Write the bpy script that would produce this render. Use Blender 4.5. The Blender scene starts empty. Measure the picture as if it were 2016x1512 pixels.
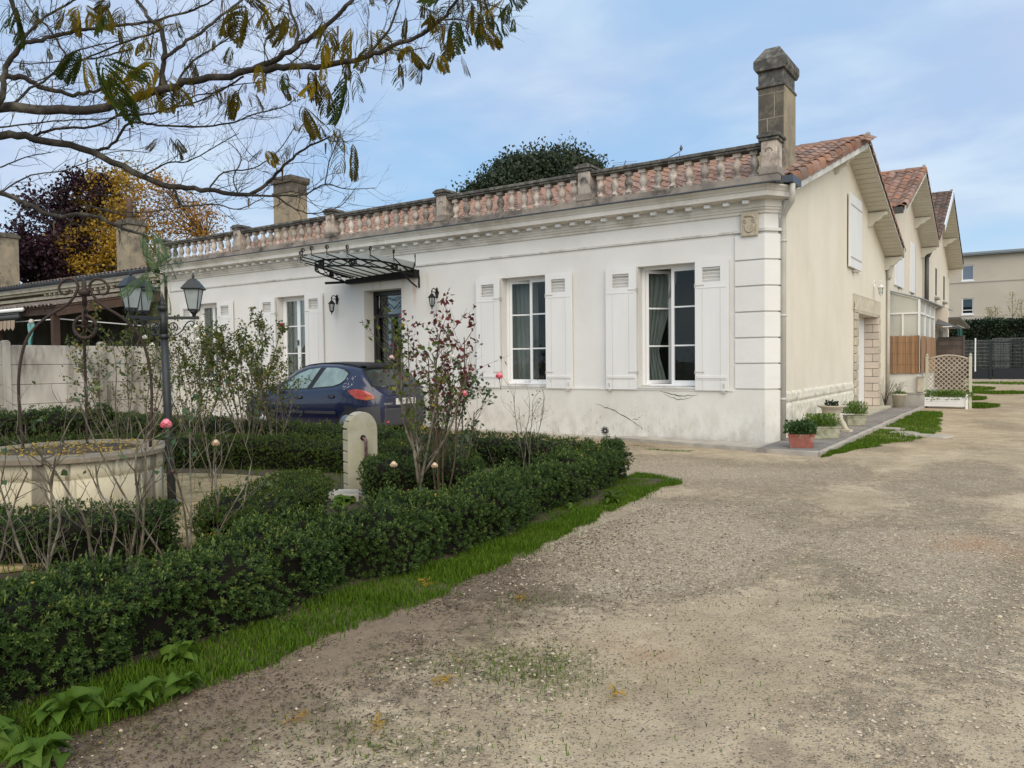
import bpy, math, random
import numpy as np
from mathutils import Vector, Matrix
random.seed(7); RNG=np.random.default_rng(7)
S=bpy.context.scene; COL=S.collection
PI=math.pi; R=math.radians; cos=math.cos; sin=math.sin
# ---------------- camera
cam=bpy.data.cameras.new('camera'); co=bpy.data.objects.new('camera',cam); COL.objects.link(co)
co.matrix_world=Matrix(((0.82505,-0.00872,0.56499,3.4558),(0.56496,0.03106,-0.82453,-12.4847),(-0.01036,0.99948,0.03056,1.42),(0,0,0,1)))
cam.sensor_width=36; cam.lens=1509.7/2016*36; cam.clip_start=.05; cam.clip_end=2000
S.camera=co
# ---------------- node helpers
class NT:
    def __init__(s,nt): s.t=nt; s.n=nt.nodes; s.l=nt.links
    def add(s,kind,**kw):
        n=s.n.new(kind)
        for k,v in kw.items():
            if k.startswith('i_'):
                n.inputs[k[2:].replace('_',' ')].default_value=v
            else: setattr(n,k,v)
        return n
    def set(s,sock,v):
        if isinstance(v,(int,float,tuple,list)): sock.default_value=v
        else: s.l.new(v,sock)
    def math(s,op,a,b=0,c=0,clamp=False):
        n=s.n.new('ShaderNodeMath'); n.operation=op; n.use_clamp=clamp
        s.set(n.inputs[0],a); s.set(n.inputs[1],b); s.set(n.inputs[2],c)
        return n.outputs[0]
    def vmath(s,op,a,b=(0,0,0)):
        n=s.n.new('ShaderNodeVectorMath'); n.operation=op; s.set(n.inputs[0],a); s.set(n.inputs[1],b)
        return n.outputs[0]
    def noise(s,vec,scale,detail=3,rough=.55,out=0,dist=0):
        n=s.n.new('ShaderNodeTexNoise'); s.set(n.inputs['Vector'],vec); n.inputs['Scale'].default_value=scale
        n.inputs['Detail'].default_value=detail; n.inputs['Roughness'].default_value=rough; n.inputs['Distortion'].default_value=dist
        return n.outputs[out]
    def voro(s,vec,scale,out='Distance',feature='F1'):
        n=s.n.new('ShaderNodeTexVoronoi'); n.feature=feature; s.set(n.inputs['Vector'],vec); n.inputs['Scale'].default_value=scale
        return n.outputs[out]
    def rng(s,v,a,b,c=0.,d=1.,smooth=False):
        n=s.n.new('ShaderNodeMapRange'); s.set(n.inputs[0],v)
        for i,x in enumerate((a,b,c,d)): n.inputs[i+1].default_value=x
        if smooth: n.interpolation_type='SMOOTHSTEP'
        return n.outputs[0]
    def mix(s,f,a,b):
        n=s.n.new('ShaderNodeMix'); n.data_type='RGBA'; s.set(n.inputs[0],f)
        s.set(n.inputs[6],a if not isinstance(a,tuple) else (*a,1)[:4]); s.set(n.inputs[7],b if not isinstance(b,tuple) else (*b,1)[:4])
        return n.outputs[2]
    def xyz(s,v):
        n=s.n.new('ShaderNodeSeparateXYZ'); s.set(n.inputs[0],v); return n.outputs
    def comb(s,x,y,z):
        n=s.n.new('ShaderNodeCombineXYZ'); s.set(n.inputs[0],x); s.set(n.inputs[1],y); s.set(n.inputs[2],z); return n.outputs[0]
# ---------------- sky
SUN_EL=R(41); SUN_DIR=Vector((cos(SUN_EL)*sin(R(134)),cos(SUN_EL)*cos(R(134)),sin(SUN_EL)))  # towards the sun: right, behind the camera
W=bpy.data.worlds.new('World'); S.world=W; W.use_nodes=True
w=NT(W.node_tree); w.n.clear()
sky=w.add('ShaderNodeTexSky'); sky.sky_type='NISHITA'; sky.sun_disc=False; sky.sun_elevation=SUN_EL; sky.sun_rotation=R(134)
sky.air_density=1.0; sky.dust_density=1.0; sky.ozone_density=2.0
tc=w.add('ShaderNodeTexCoord').outputs['Generated']
X_,Y_,Z_=w.xyz(tc)[:3]
zz=w.math('MAXIMUM',Z_,0.0)
den=w.math('ADD',zz,.22)
pl=w.comb(w.math('DIVIDE',X_,den),w.math('DIVIDE',Y_,den),0.0)
n1=w.noise(pl,.8,4,.45,dist=.3); n2=w.noise(w.vmath('MULTIPLY',pl,(1,1.3,1)),2.3,5,.52,dist=.25)
m=w.math('ADD',w.math('MULTIPLY',n1,.74),w.math('MULTIPLY',n2,.26))
cl=w.rng(m,.36,.62,.10,.92,True)
cloudc=w.mix(w.rng(n2,.38,.68,0,1,True),(4.7,5.5,7.4),(5.7,6.8,8.1))
skyc=w.mix(cl,w.mix(.82,sky.outputs[0],(3.0,5.3,8.0)),cloudc)
hz=w.rng(zz,0.02,.26,1.0,0.0,True)
skyc=w.mix(w.math('MULTIPLY',hz,w.rng(n1,.35,.6,.25,.85)),skyc,(6.9,8.1,8.5))
bg=w.add('ShaderNodeBackground'); w.set(bg.inputs[0],skyc); bg.inputs[1].default_value=.055
wo=w.add('ShaderNodeOutputWorld'); w.l.new(bg.outputs[0],wo.inputs[0])
sl=bpy.data.lights.new('sun','SUN'); sl.energy=1.5; sl.angle=R(75); sl.color=(1,.88,.70)
so=bpy.data.objects.new('sun',sl); COL.objects.link(so); so.rotation_euler=SUN_DIR.to_track_quat('Z','Y').to_euler()
S.view_settings.view_transform='Standard'; S.view_settings.look='None'; S.view_settings.gamma=1; S.view_settings.use_curve_mapping=False
S.view_settings.exposure=1.10
# ---------------- materials
MATS={}
def newmat(name):
    m=bpy.data.materials.new(name); m.use_nodes=True; MATS[name]=m
    t=NT(m.node_tree); b=m.node_tree.nodes['Principled BSDF']; return m,t,b
def pm(name,c1,c2=None,scale=4,rough=.8,bump=0,bscale=60,spec=.3,metal=0,c3=None,s3=1,lo=.35,hi=.65,coat=0,detail=4,objvar=0,stretch=None):
    m,t,b=newmat(name); b.inputs['Roughness'].default_value=rough; b.inputs['Metallic'].default_value=metal
    b.inputs['Specular IOR Level'].default_value=spec; b.inputs['Coat Weight'].default_value=coat
    pos=t.add('ShaderNodeNewGeometry').outputs['Position']
    if stretch: pos=t.vmath('MULTIPLY',pos,stretch)
    c=c1
    if c2: c=t.mix(t.rng(t.noise(pos,scale,detail),lo,hi),c1,c2)
    if c3: c=t.mix(t.rng(t.noise(pos,s3,5,.65),.5,.68),c,c3)
    if objvar:
        r=t.add('ShaderNodeObjectInfo').outputs['Random']
        h=t.add('ShaderNodeHueSaturation'); t.set(h.inputs['Color'],c if not isinstance(c,tuple) else (*c,1)); 
        t.set(h.inputs['Value'],t.rng(r,0,1,1-objvar,1+objvar)); t.set(h.inputs['Saturation'],t.rng(t.math('FRACT',t.math('MULTIPLY',r,7.3)),0,1,1-objvar*.8,1+objvar*.5)); c=h.outputs[0]
    if isinstance(c,tuple): b.inputs['Base Color'].default_value=(*c,1)
    else: t.l.new(c,b.inputs['Base Color'])
    if bump:
        bn=t.add('ShaderNodeBump'); bn.inputs['Strength'].default_value=min(1,bump); bn.inputs['Distance'].default_value=.01
        t.l.new(t.noise(pos,bscale,5,.6),bn.inputs['Height']); t.l.new(bn.outputs[0],b.inputs['Normal'])
    return m
def leafmat(name,ca,cb,cc=None,rough=.5,trans=.25,spec=.35):
    m,t,b=newmat(name); b.inputs['Roughness'].default_value=rough; b.inputs['Specular IOR Level'].default_value=spec
    a=t.add('ShaderNodeAttribute',attribute_name='rnd').outputs['Fac']
    c=t.mix(a,ca,cb)
    if cc: c=t.mix(t.rng(a,.86,.97),c,cc)
    t.l.new(c,b.inputs['Base Color'])
    tr=t.add('ShaderNodeBsdfTranslucent'); t.l.new(c,tr.inputs[0])
    mx=t.add('ShaderNodeMixShader'); mx.inputs[0].default_value=trans
    t.l.new(b.outputs[0],mx.inputs[1]); t.l.new(tr.outputs[0],mx.inputs[2]); t.l.new(mx.outputs[0],t.n['Material Output'].inputs[0])
    return m
def glassmat(name,tint=(.75,.8,.8),ior=1.5,boost=1.0,rough=.02):
    m=bpy.data.materials.new(name); m.use_nodes=True; MATS[name]=m; t=NT(m.node_tree); t.n.clear()
    o=t.add('ShaderNodeOutputMaterial'); tr=t.add('ShaderNodeBsdfTransparent'); tr.inputs[0].default_value=(*tint,1)
    gl=t.add('ShaderNodeBsdfGlossy'); gl.inputs['Roughness'].default_value=rough
    fr=t.add('ShaderNodeFresnel'); fr.inputs[0].default_value=ior
    mx=t.add('ShaderNodeMixShader'); t.set(mx.inputs[0],t.math('MULTIPLY',fr.outputs[0],boost,clamp=True)); t.l.new(tr.outputs[0],mx.inputs[1]); t.l.new(gl.outputs[0],mx.inputs[2]); t.l.new(mx.outputs[0],o.inputs[0])
    return m
def box_mask(t,X,Z,x0,w,z0,z1,nz):   # soft vertical streak centred x0, from z1 (top) fading to z0
    dx=t.math('ABSOLUTE',t.math('SUBTRACT',X,x0))
    a=t.rng(dx,w*.3,w,1,0,True); b=t.rng(Z,z0,z1,0,1); c=t.rng(Z,z1,z1+.02,1,0)
    return t.math('MULTIPLY',t.math('MULTIPLY',a,b),t.math('MULTIPLY',c,nz))
def wallmat(name,base,base2,grime,gz,gamt,rust=False,bump=.25,dark=(.2,.2,.18)):
    m,t,b=newmat(name); b.inputs['Roughness'].default_value=.85; b.inputs['Specular IOR Level'].default_value=.2
    pos=t.add('ShaderNodeNewGeometry').outputs['Position']; X,Y,Z=t.xyz(pos)[:3]
    c=t.mix(t.rng(t.noise(pos,.9,5,.6),.35,.65),base,base2)
    st=t.noise(t.vmath('MULTIPLY',pos,(1.3,1.3,.4)),1.2,5,.6)
    c=t.mix(t.math('MULTIPLY',t.rng(st,.54,.75),.13),c,grime)
    # dirt towards the foot, in blotches
    low=t.rng(Z,0.0,gz,1,0); bl=t.rng(t.noise(t.vmath('MULTIPLY',pos,(1,1,.6)),5.5,6,.7),.42,.62)
    c=t.mix(t.math('MULTIPLY',t.math('MULTIPLY',low,bl),gamt),c,grime)
    spk=t.rng(t.noise(t.vmath('MULTIPLY',pos,(1,1,.35)),26,4,.7),.60,.68)
    c=t.mix(t.math('MULTIPLY',t.math('MULTIPLY',t.math('MULTIPLY',low,spk),t.rng(t.noise(pos,1.1,3),.42,.55)),.95),c,dark)
    if rust:
        nz=t.rng(t.noise(t.vmath('MULTIPLY',pos,(14,14,2)),2,4,.6),.3,.6)
        c=t.mix(t.math('MULTIPLY',box_mask(t,X,Z,-7.62,.07,2.55,3.28,nz),.9),c,(.50,.20,.06))
        for x0,zb,cc,am in ((-8.62,2.95,(.42,.38,.12),.7),(-8.84,2.9,(.42,.36,.2),.5),(-7.95,2.6,(.5,.42,.28),.5),(-7.25,2.3,(.45,.36,.22),.35)):
            c=t.mix(t.math('MULTIPLY',box_mask(t,X,Z,x0,.06,zb,3.28,nz),am),c,cc)
    t.l.new(c,b.inputs['Base Color'])
    bn=t.add('ShaderNodeBump'); bn.inputs['Strength'].default_value=bump; bn.inputs['Distance'].default_value=.012
    t.l.new(t.math('ADD',t.noise(pos,38,5,.6),t.math('MULTIPLY',t.noise(pos,5,4,.5),1.5)),bn.inputs['Height']); t.l.new(bn.outputs[0],b.inputs['Normal'])
    return m
def gravelmat(name):
    m,t,b=newmat(name); b.inputs['Roughness'].default_value=.93; b.inputs['Specular IOR Level'].default_value=.15
    pos=t.add('ShaderNodeNewGeometry').outputs['Position']; A=lambda n:t.add('ShaderNodeAttribute',attribute_name=n).outputs['Fac']
    grit,mudv,moss,rust=A('grit'),A('mud'),A('moss'),A('rust')
    p2=t.vmath('MULTIPLY',pos,(1,1,0))
    big=t.noise(p2,.7,5,.65,dist=.6); mid=t.noise(p2,3.1,5,.65); fine=t.noise(p2,75,3,.65); cs=t.noise(p2,11,5,.78); cs2=t.noise(p2,24,4,.8)
    c=t.mix(t.rng(big,.36,.64),(.46,.36,.235),(.66,.535,.365))
    c=t.mix(t.rng(mid,.42,.66,0,.6),c,(.32,.25,.165))
    g=t.rng(t.math('ADD',grit,t.math('MULTIPLY',t.math('SUBTRACT',cs,.5),1.6)),.35,.75,0,1,True)
    # gritty patches: mottled darker bed with pale stones
    c=t.mix(t.math('MULTIPLY',g,.50),c,(.34,.26,.165))
    c=t.mix(t.math('MULTIPLY',g,t.rng(cs2,.48,.60,0,.85)),c,(.66,.57,.43))
    c=t.mix(t.math('MULTIPLY',g,t.rng(t.noise(p2,46,3,.8),.46,.36,0,.6)),c,(.21,.155,.10))
    for sc,lo,amt,col in ((30,.80,.9,(.72,.65,.53)),(58,.66,.9,(.66,.57,.44)),(105,.70,.7,(.70,.62,.50))):
        vv=t.voro(p2,sc,'Color'); r=t.xyz(vv)[0]; d=t.voro(p2,sc)
        pk=t.math('MULTIPLY',t.rng(r,lo,lo+.04),t.rng(d,.44,.30)); c=t.mix(t.math('MULTIPLY',pk,t.math('ADD',t.math('MULTIPLY',g,amt*.85),amt*.10)),c,t.mix(t.rng(t.xyz(vv)[1],0,1),col,(.42,.34,.25)))
    vv=t.voro(p2,88,'Color'); c=t.mix(t.math('MULTIPLY',t.math('MULTIPLY',t.rng(t.xyz(vv)[2],.80,.84),t.rng(t.voro(p2,88),.5,.3)),.75),c,(.10,.078,.055))
    md=t.rng(t.math('ADD',mudv,t.math('MULTIPLY',t.math('SUBTRACT',mid,.5),1.1)),.30,.80,0,1,True)
    c=t.mix(t.math('MULTIPLY',md,.80),c,t.mix(t.rng(cs,.4,.62),(.215,.155,.11),(.125,.088,.062)))
    c=t.mix(t.rng(fine,.3,.7,0,.4),c,(.23,.175,.12))
    gp=t.math('MULTIPLY',moss,t.rng(t.noise(p2,26,4,.75),.42,.58)); c=t.mix(t.math('MULTIPLY',gp,.8),c,(.13,.14,.03))
    c=t.mix(t.math('MULTIPLY',rust,t.rng(mid,.4,.6,.1,.6)),c,(.46,.24,.12))
    t.l.new(c,b.inputs['Base Color'])
    h=t.math('ADD',t.math('MULTIPLY',fine,.5),t.math('ADD',t.math('MULTIPLY',cs,1.6),t.math('MULTIPLY',t.math('MULTIPLY',cs2,g),1.6)))
    bn=t.add('ShaderNodeBump'); bn.inputs['Strength'].default_value=1; bn.inputs['Distance'].default_value=.014
    t.l.new(h,bn.inputs['Height']); t.l.new(bn.outputs[0],b.inputs['Normal'])
    return m
wallmat('white_wall',(.735,.72,.69),(.68,.665,.635),(.46,.43,.38),1.0,.35,rust=True)
wallmat('plinth_wall',(.72,.70,.65),(.65,.63,.57),(.42,.39,.32),.8,.6)
wallmat('cream_wall',(.76,.70,.58),(.70,.64,.52),(.45,.39,.29),1.4,.3)
wallmat('rear_wall',(.70,.63,.52),(.65,.58,.47),(.42,.38,.30),1.0,.3)
pm('white_paint',(.76,.75,.73),(.71,.70,.68),3,.5,.06,30,.4,stretch=(1,1,.2))
pm('pvc_white',(.80,.80,.80),None,rough=.3,spec=.5)
pm('trim_white',(.66,.65,.62),(.56,.55,.51),2.2,.8,.2,40,c3=(.38,.36,.31),s3=3)
pm('cornice_paint',(.68,.655,.61),(.58,.55,.50),1.5,.8,.15,40,c3=(.42,.39,.33),s3=1.3)
pm('weathered_stone',(.33,.285,.24),(.20,.175,.155),3,.95,.5,45,c3=(.075,.068,.058),s3=2.4)
pm('black_stone',(.13,.125,.115),(.065,.062,.056),7,.95,.5,50,c3=(.24,.22,.18),s3=9)
pm('baluster_stone',(.56,.48,.41),(.40,.34,.29),5,.9,.35,60,c3=(.10,.09,.08),s3=3.4,objvar=.25)
pm('pale_stone',(.50,.45,.35),(.42,.375,.285),4,.9,.35,50,c3=(.30,.28,.2),s3=3)
pm('stele_stone',(.47,.43,.31),(.38,.36,.25),3,.9,.35,60,c3=(.50,.48,.42),s3=2)
pm('reveal_stone',(.58,.50,.42),(.50,.43,.36),3,.85,.2,40,objvar=.08)
pm('rough_stone',(.55,.49,.38),(.44,.39,.30),6,.95,.6,40,objvar=.15)
pm('carved_stone',(.50,.44,.34),(.42,.36,.27),8,.9,.3,70)
pm('roof_tile',(.32,.165,.105),(.21,.115,.08),6,.85,.3,60,c3=(.22,.16,.12),s3=5,objvar=.3)
pm('roof_tile_light',(.32,.185,.13),(.19,.12,.09),6,.85,.3,60,c3=(.22,.175,.15),s3=5,objvar=.3)
pm('roof_tile_dark',(.17,.10,.075),(.11,.075,.06),5,.9,.35,50,c3=(.09,.08,.06),s3=4,objvar=.25)
pm('old_tile',(.17,.13,.10),(.11,.09,.075),5,.95,.4,50,c3=(.30,.27,.23),s3=11)
pm('mortar',(.34,.31,.27),(.22,.2,.17),5,.95,.4,40)
pm('chimney_stone',(.135,.118,.092),(.085,.075,.062),2.2,.95,.6,40,c3=(.20,.175,.135),s3=3.6)
pm('chimney_tan',(.36,.295,.20),(.26,.22,.16),3,.95,.5,40,c3=(.13,.115,.09),s3=2.2)
pm('zinc',(.13,.15,.17),(.09,.10,.12),3,.5,.05,20,.5,metal=.6)
pm('pipe_grey',(.52,.50,.45),(.44,.42,.37),2,.55,.05,20)
pm('dark_pipe',(.10,.095,.09),None,rough=.5)
pm('soffit_paint',(.60,.57,.49),(.54,.51,.43),3,.75,.1,30)
pm('beam_brown',(.085,.052,.038),(.055,.036,.028),4,.85,.3,30)
pm('iron_black',(.010,.010,.010),None,rough=.6,spec=.25)
pm('iron_rust',(.060,.036,.026),(.035,.024,.02),14,.75,.3,60,spec=.4)
pm('post_green',(.030,.034,.034),(.022,.025,.025),10,.5,.1,60,spec=.5)
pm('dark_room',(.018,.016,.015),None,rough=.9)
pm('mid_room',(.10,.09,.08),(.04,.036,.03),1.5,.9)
pm('curtain',(.38,.38,.37),(.26,.27,.26),6,.9,stretch=(6,1,.3))
pm('net_curtain',(.40,.42,.39),(.32,.335,.315),3,.9,stretch=(5,1,.3))
pm('door_black',(.022,.020,.022),(.014,.013,.014),4,.35,spec=.5)
pm('concrete',(.47,.45,.41),(.30,.285,.255),2.2,.95,.4,40,c3=(.13,.12,.10),s3=1.9,stretch=(1,1,.3))
pm('pavement_stone',(.26,.235,.21),(.18,.165,.15),2.5,.9,.4,40,objvar=.08)
pm('kerb_stone',(.46,.42,.36),(.34,.31,.26),4,.9,.4,50)
pm('soil',(.10,.075,.052),(.065,.05,.036),6,1,.8,30)
pm('gravel_bed',(.46,.36,.20),(.26,.19,.10),22,.95,1,70,c3=(.13,.12,.035),s3=4)
pm('far_ground',(.12,.13,.06),(.18,.16,.1),.4,1,.3,8)
gravelmat('gravel')
pm('pebble_light',(.60,.50,.36),(.47,.38,.27),30,.85,.2,90)
pm('pebble_dark',(.30,.235,.165),(.19,.15,.11),30,.85)
pm('litter',(.11,.075,.05),(.055,.04,.03),30,.9)
pm('terracotta',(.34,.12,.085),(.27,.10,.075),8,.85,.3,50,c3=(.45,.30,.25),s3=7)
pm('trough_stone',(.42,.40,.31),(.30,.30,.21),9,.95,.5,60,c3=(.16,.17,.09),s3=5)
pm('urn_stone',(.52,.47,.37),(.43,.39,.30),6,.9,.3,50)
pm('reed',(.36,.21,.11),(.24,.135,.07),3,.85,.3,50,stretch=(9,9,.3),objvar=.22)
pm('brown_board',(.13,.10,.085),(.09,.07,.06),3,.85,.3,30,objvar=.2)
pm('trellis_wood',(.52,.45,.36),(.42,.36,.28),3,.8,.2,40)
pm('trellis_post',(.56,.54,.42),(.48,.47,.36),3,.7)
pm('apartment_wall',(.52,.46,.38),(.48,.425,.35),.6,.9,.05,10)
pm('apartment_band',(.44,.40,.34),None,rough=.9)
pm('roof_metal',(.25,.27,.28),None,rough=.5,metal=.3)
pm('blue_blind',(.16,.20,.26),None,rough=.5)
pm('galv',(.42,.44,.44),None,rough=.4,metal=.5)
pm('gate_dark',(.016,.019,.024),None,rough=.45,spec=.4)
pm('bark_dark',(.045,.037,.03),(.028,.024,.02),20,.95,.6,60,stretch=(1,1,1),c3=(.12,.11,.085),s3=6)
pm('bark_rose',(.15,.125,.085),(.075,.062,.040),14,.85,.3,60,c3=(.26,.24,.20),s3=8)
pm('bark_rose_red',(.11,.07,.04),(.07,.055,.03),14,.7,.2,60)
pm('bark_tree',(.10,.08,.06),(.06,.05,.04),8,.95,.5,30)
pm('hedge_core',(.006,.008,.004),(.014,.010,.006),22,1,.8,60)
pm('car_paint',(.0035,.006,.038),(.003,.005,.032),4,.3,spec=.5,coat=.8)
pm('car_black',(.016,.016,.018),None,rough=.55,spec=.4)
pm('car_bumper',(.045,.045,.052),None,rough=.5,spec=.4)
pm('car_roof_bar',(.02,.02,.022),None,rough=.4)
pm('rubber',(.016,.016,.016),None,rough=.9)
pm('rim_metal',(.35,.35,.36),None,rough=.35,metal=.8)
pm('lamp_red',(.42,.07,.055),(.33,.045,.035),20,.2,spec=.6,coat=.6)
pm('lamp_amber',(.40,.12,.03),None,rough=.2,coat=.5)
pm('plate_white',(.62,.62,.60),None,rough=.4)
pm('plate_black',(.012,.012,.012),None,rough=.4)
pm('chrome_text',(.6,.6,.62),None,rough=.25,metal=.9)
pm('petal_pink',(.80,.16,.24),(.85,.36,.40),18,.6)
pm('petal_pale',(.78,.52,.55),(.82,.66,.64),30,.6)
pm('petal_white',(.75,.74,.66),None,rough=.6)
pm('petal_red',(.45,.02,.04),None,rough=.5)
pm('petal_cream',(.72,.52,.36),(.70,.60,.45),30,.6)
pm('rosehip',(.07,.035,.03),None,rough=.5)
pm('awning_cloth',(.42,.33,.24),(.30,.22,.16),3,.9,stretch=(9,1,1))
pm('turquoise',(.16,.36,.34),(.10,.28,.27),10,.8)
pm('green_cloth',(.03,.10,.085),None,rough=.8)
pm('copper_pipe',(.11,.06,.05),(.20,.12,.13),20,.4,metal=.3)
pm('seedpod',(.13,.07,.04),None,rough=.8)
glassmat('window_glass',(.86,.90,.89),1.45,.75)
glassmat('car_glass',(.50,.62,.60),1.55,2.6)
glassmat('lantern_glass',(.86,.90,.90),1.45,1.4)
glassmat('porch_glass',(.72,.76,.74),1.5,1.6,.08)
pm('frosted_pane',(.50,.50,.45),(.42,.42,.38),1.5,.35,spec=.5)
leafmat('leaf_box',(.016,.040,.009),(.080,.130,.028),(.16,.20,.04),.5,.14,.25)
leafmat('leaf_box_light',(.024,.050,.008),(.085,.130,.022),(.12,.13,.02),.5,.15,.25)
leafmat('leaf_grass',(.048,.105,.007),(.130,.215,.015),(.24,.20,.06),.65,.3,.15)
leafmat('leaf_weed',(.035,.080,.008),(.105,.18,.022),None,.55,.3,.18)
leafmat('leaf_rose',(.040,.065,.012),(.12,.15,.028),(.30,.22,.03),.55,.28,.2)
leafmat('leaf_rose_blue',(.045,.085,.035),(.10,.15,.065),(.22,.22,.05),.5,.2,.25)
leafmat('leaf_red',(.10,.018,.022),(.19,.035,.03),(.07,.08,.02),.45,.25)
leafmat('leaf_purple',(.018,.008,.012),(.055,.018,.03),(.09,.03,.04),.6,.2)
leafmat('leaf_yellow',(.34,.19,.02),(.52,.34,.045),(.22,.10,.03),.6,.35)
leafmat('leaf_orange',(.36,.16,.02),(.48,.26,.04),(.2,.08,.03),.6,.35)
leafmat('leaf_evergreen',(.020,.034,.018),(.055,.072,.034),(.09,.085,.04),.6,.15)
leafmat('leaf_dark',(.012,.028,.012),(.03,.05,.02),None,.5,.1)
leafmat('leaf_sapling',(.30,.28,.08),(.36,.26,.1),None,.6,.3)
leafmat('mimosa_olive',(.040,.038,.005),(.105,.076,.008),(.15,.08,.01),.8,.25,.05)
leafmat('mimosa_yellow',(.11,.09,.006),(.22,.15,.01),None,.8,.3,.05)
leafmat('mimosa_green',(.015,.028,.004),(.045,.06,.008),None,.8,.25,.05)
leafmat('mimosa_frond',(.03,.07,.02),(.07,.13,.04),None,.55,.3)
leafmat('leaf_litter',(.36,.24,.03),(.52,.38,.06),(.28,.16,.05),.7,.2)
leafmat('pot_green',(.06,.13,.015),(.17,.27,.045),None,.5,.3)
leafmat('pot_dark',(.02,.06,.015),(.06,.11,.03),None,.45,.2)
pm('leaf_stem',(.07,.12,.03),None,rough=.6)
pm('headlight_glass',(.10,.11,.12),None,rough=.2,spec=.6)
pm('frost_window',(.26,.35,.33),(.17,.235,.225),5,.12,spec=.7)
pm('dark_glass',(.035,.045,.042),(.02,.026,.024),3,.08,spec=.8)
pm('lamp_pane',(.40,.44,.44),(.33,.37,.37),9,.25,spec=.6)
pm('cladding_stone',(.74,.70,.60),(.64,.60,.50),4,.9,.3,60,c3=(.48,.44,.35),s3=5)
m,t,b=newmat('well_stone'); b.inputs['Roughness'].default_value=.9
pos=t.add('ShaderNodeNewGeometry').outputs['Position']; c=t.mix(t.rng(t.noise(pos,3,5,.6),.35,.65),(.72,.65,.47),(.60,.53,.38))
st=t.noise(t.vmath('MULTIPLY',pos,(5,5,.6)),1.1,4,.6); c=t.mix(t.math('MULTIPLY',t.rng(st,.53,.60),.8),c,(.13,.11,.09)); t.l.new(c,b.inputs['Base Color'])
bn=t.add('ShaderNodeBump'); bn.inputs['Strength'].default_value=.5; bn.inputs['Distance'].default_value=.01; t.l.new(t.noise(pos,40,5,.6),bn.inputs['Height']); t.l.new(bn.outputs[0],b.inputs['Normal'])
pm('cap_stone',(.27,.225,.165),(.18,.15,.115),5,.95,.5,40,c3=(.34,.30,.22),s3=5)
m_=leafmat('canopy_glass',(.50,.52,.48),(.5,.52,.48),None,.3,.5)
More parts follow.
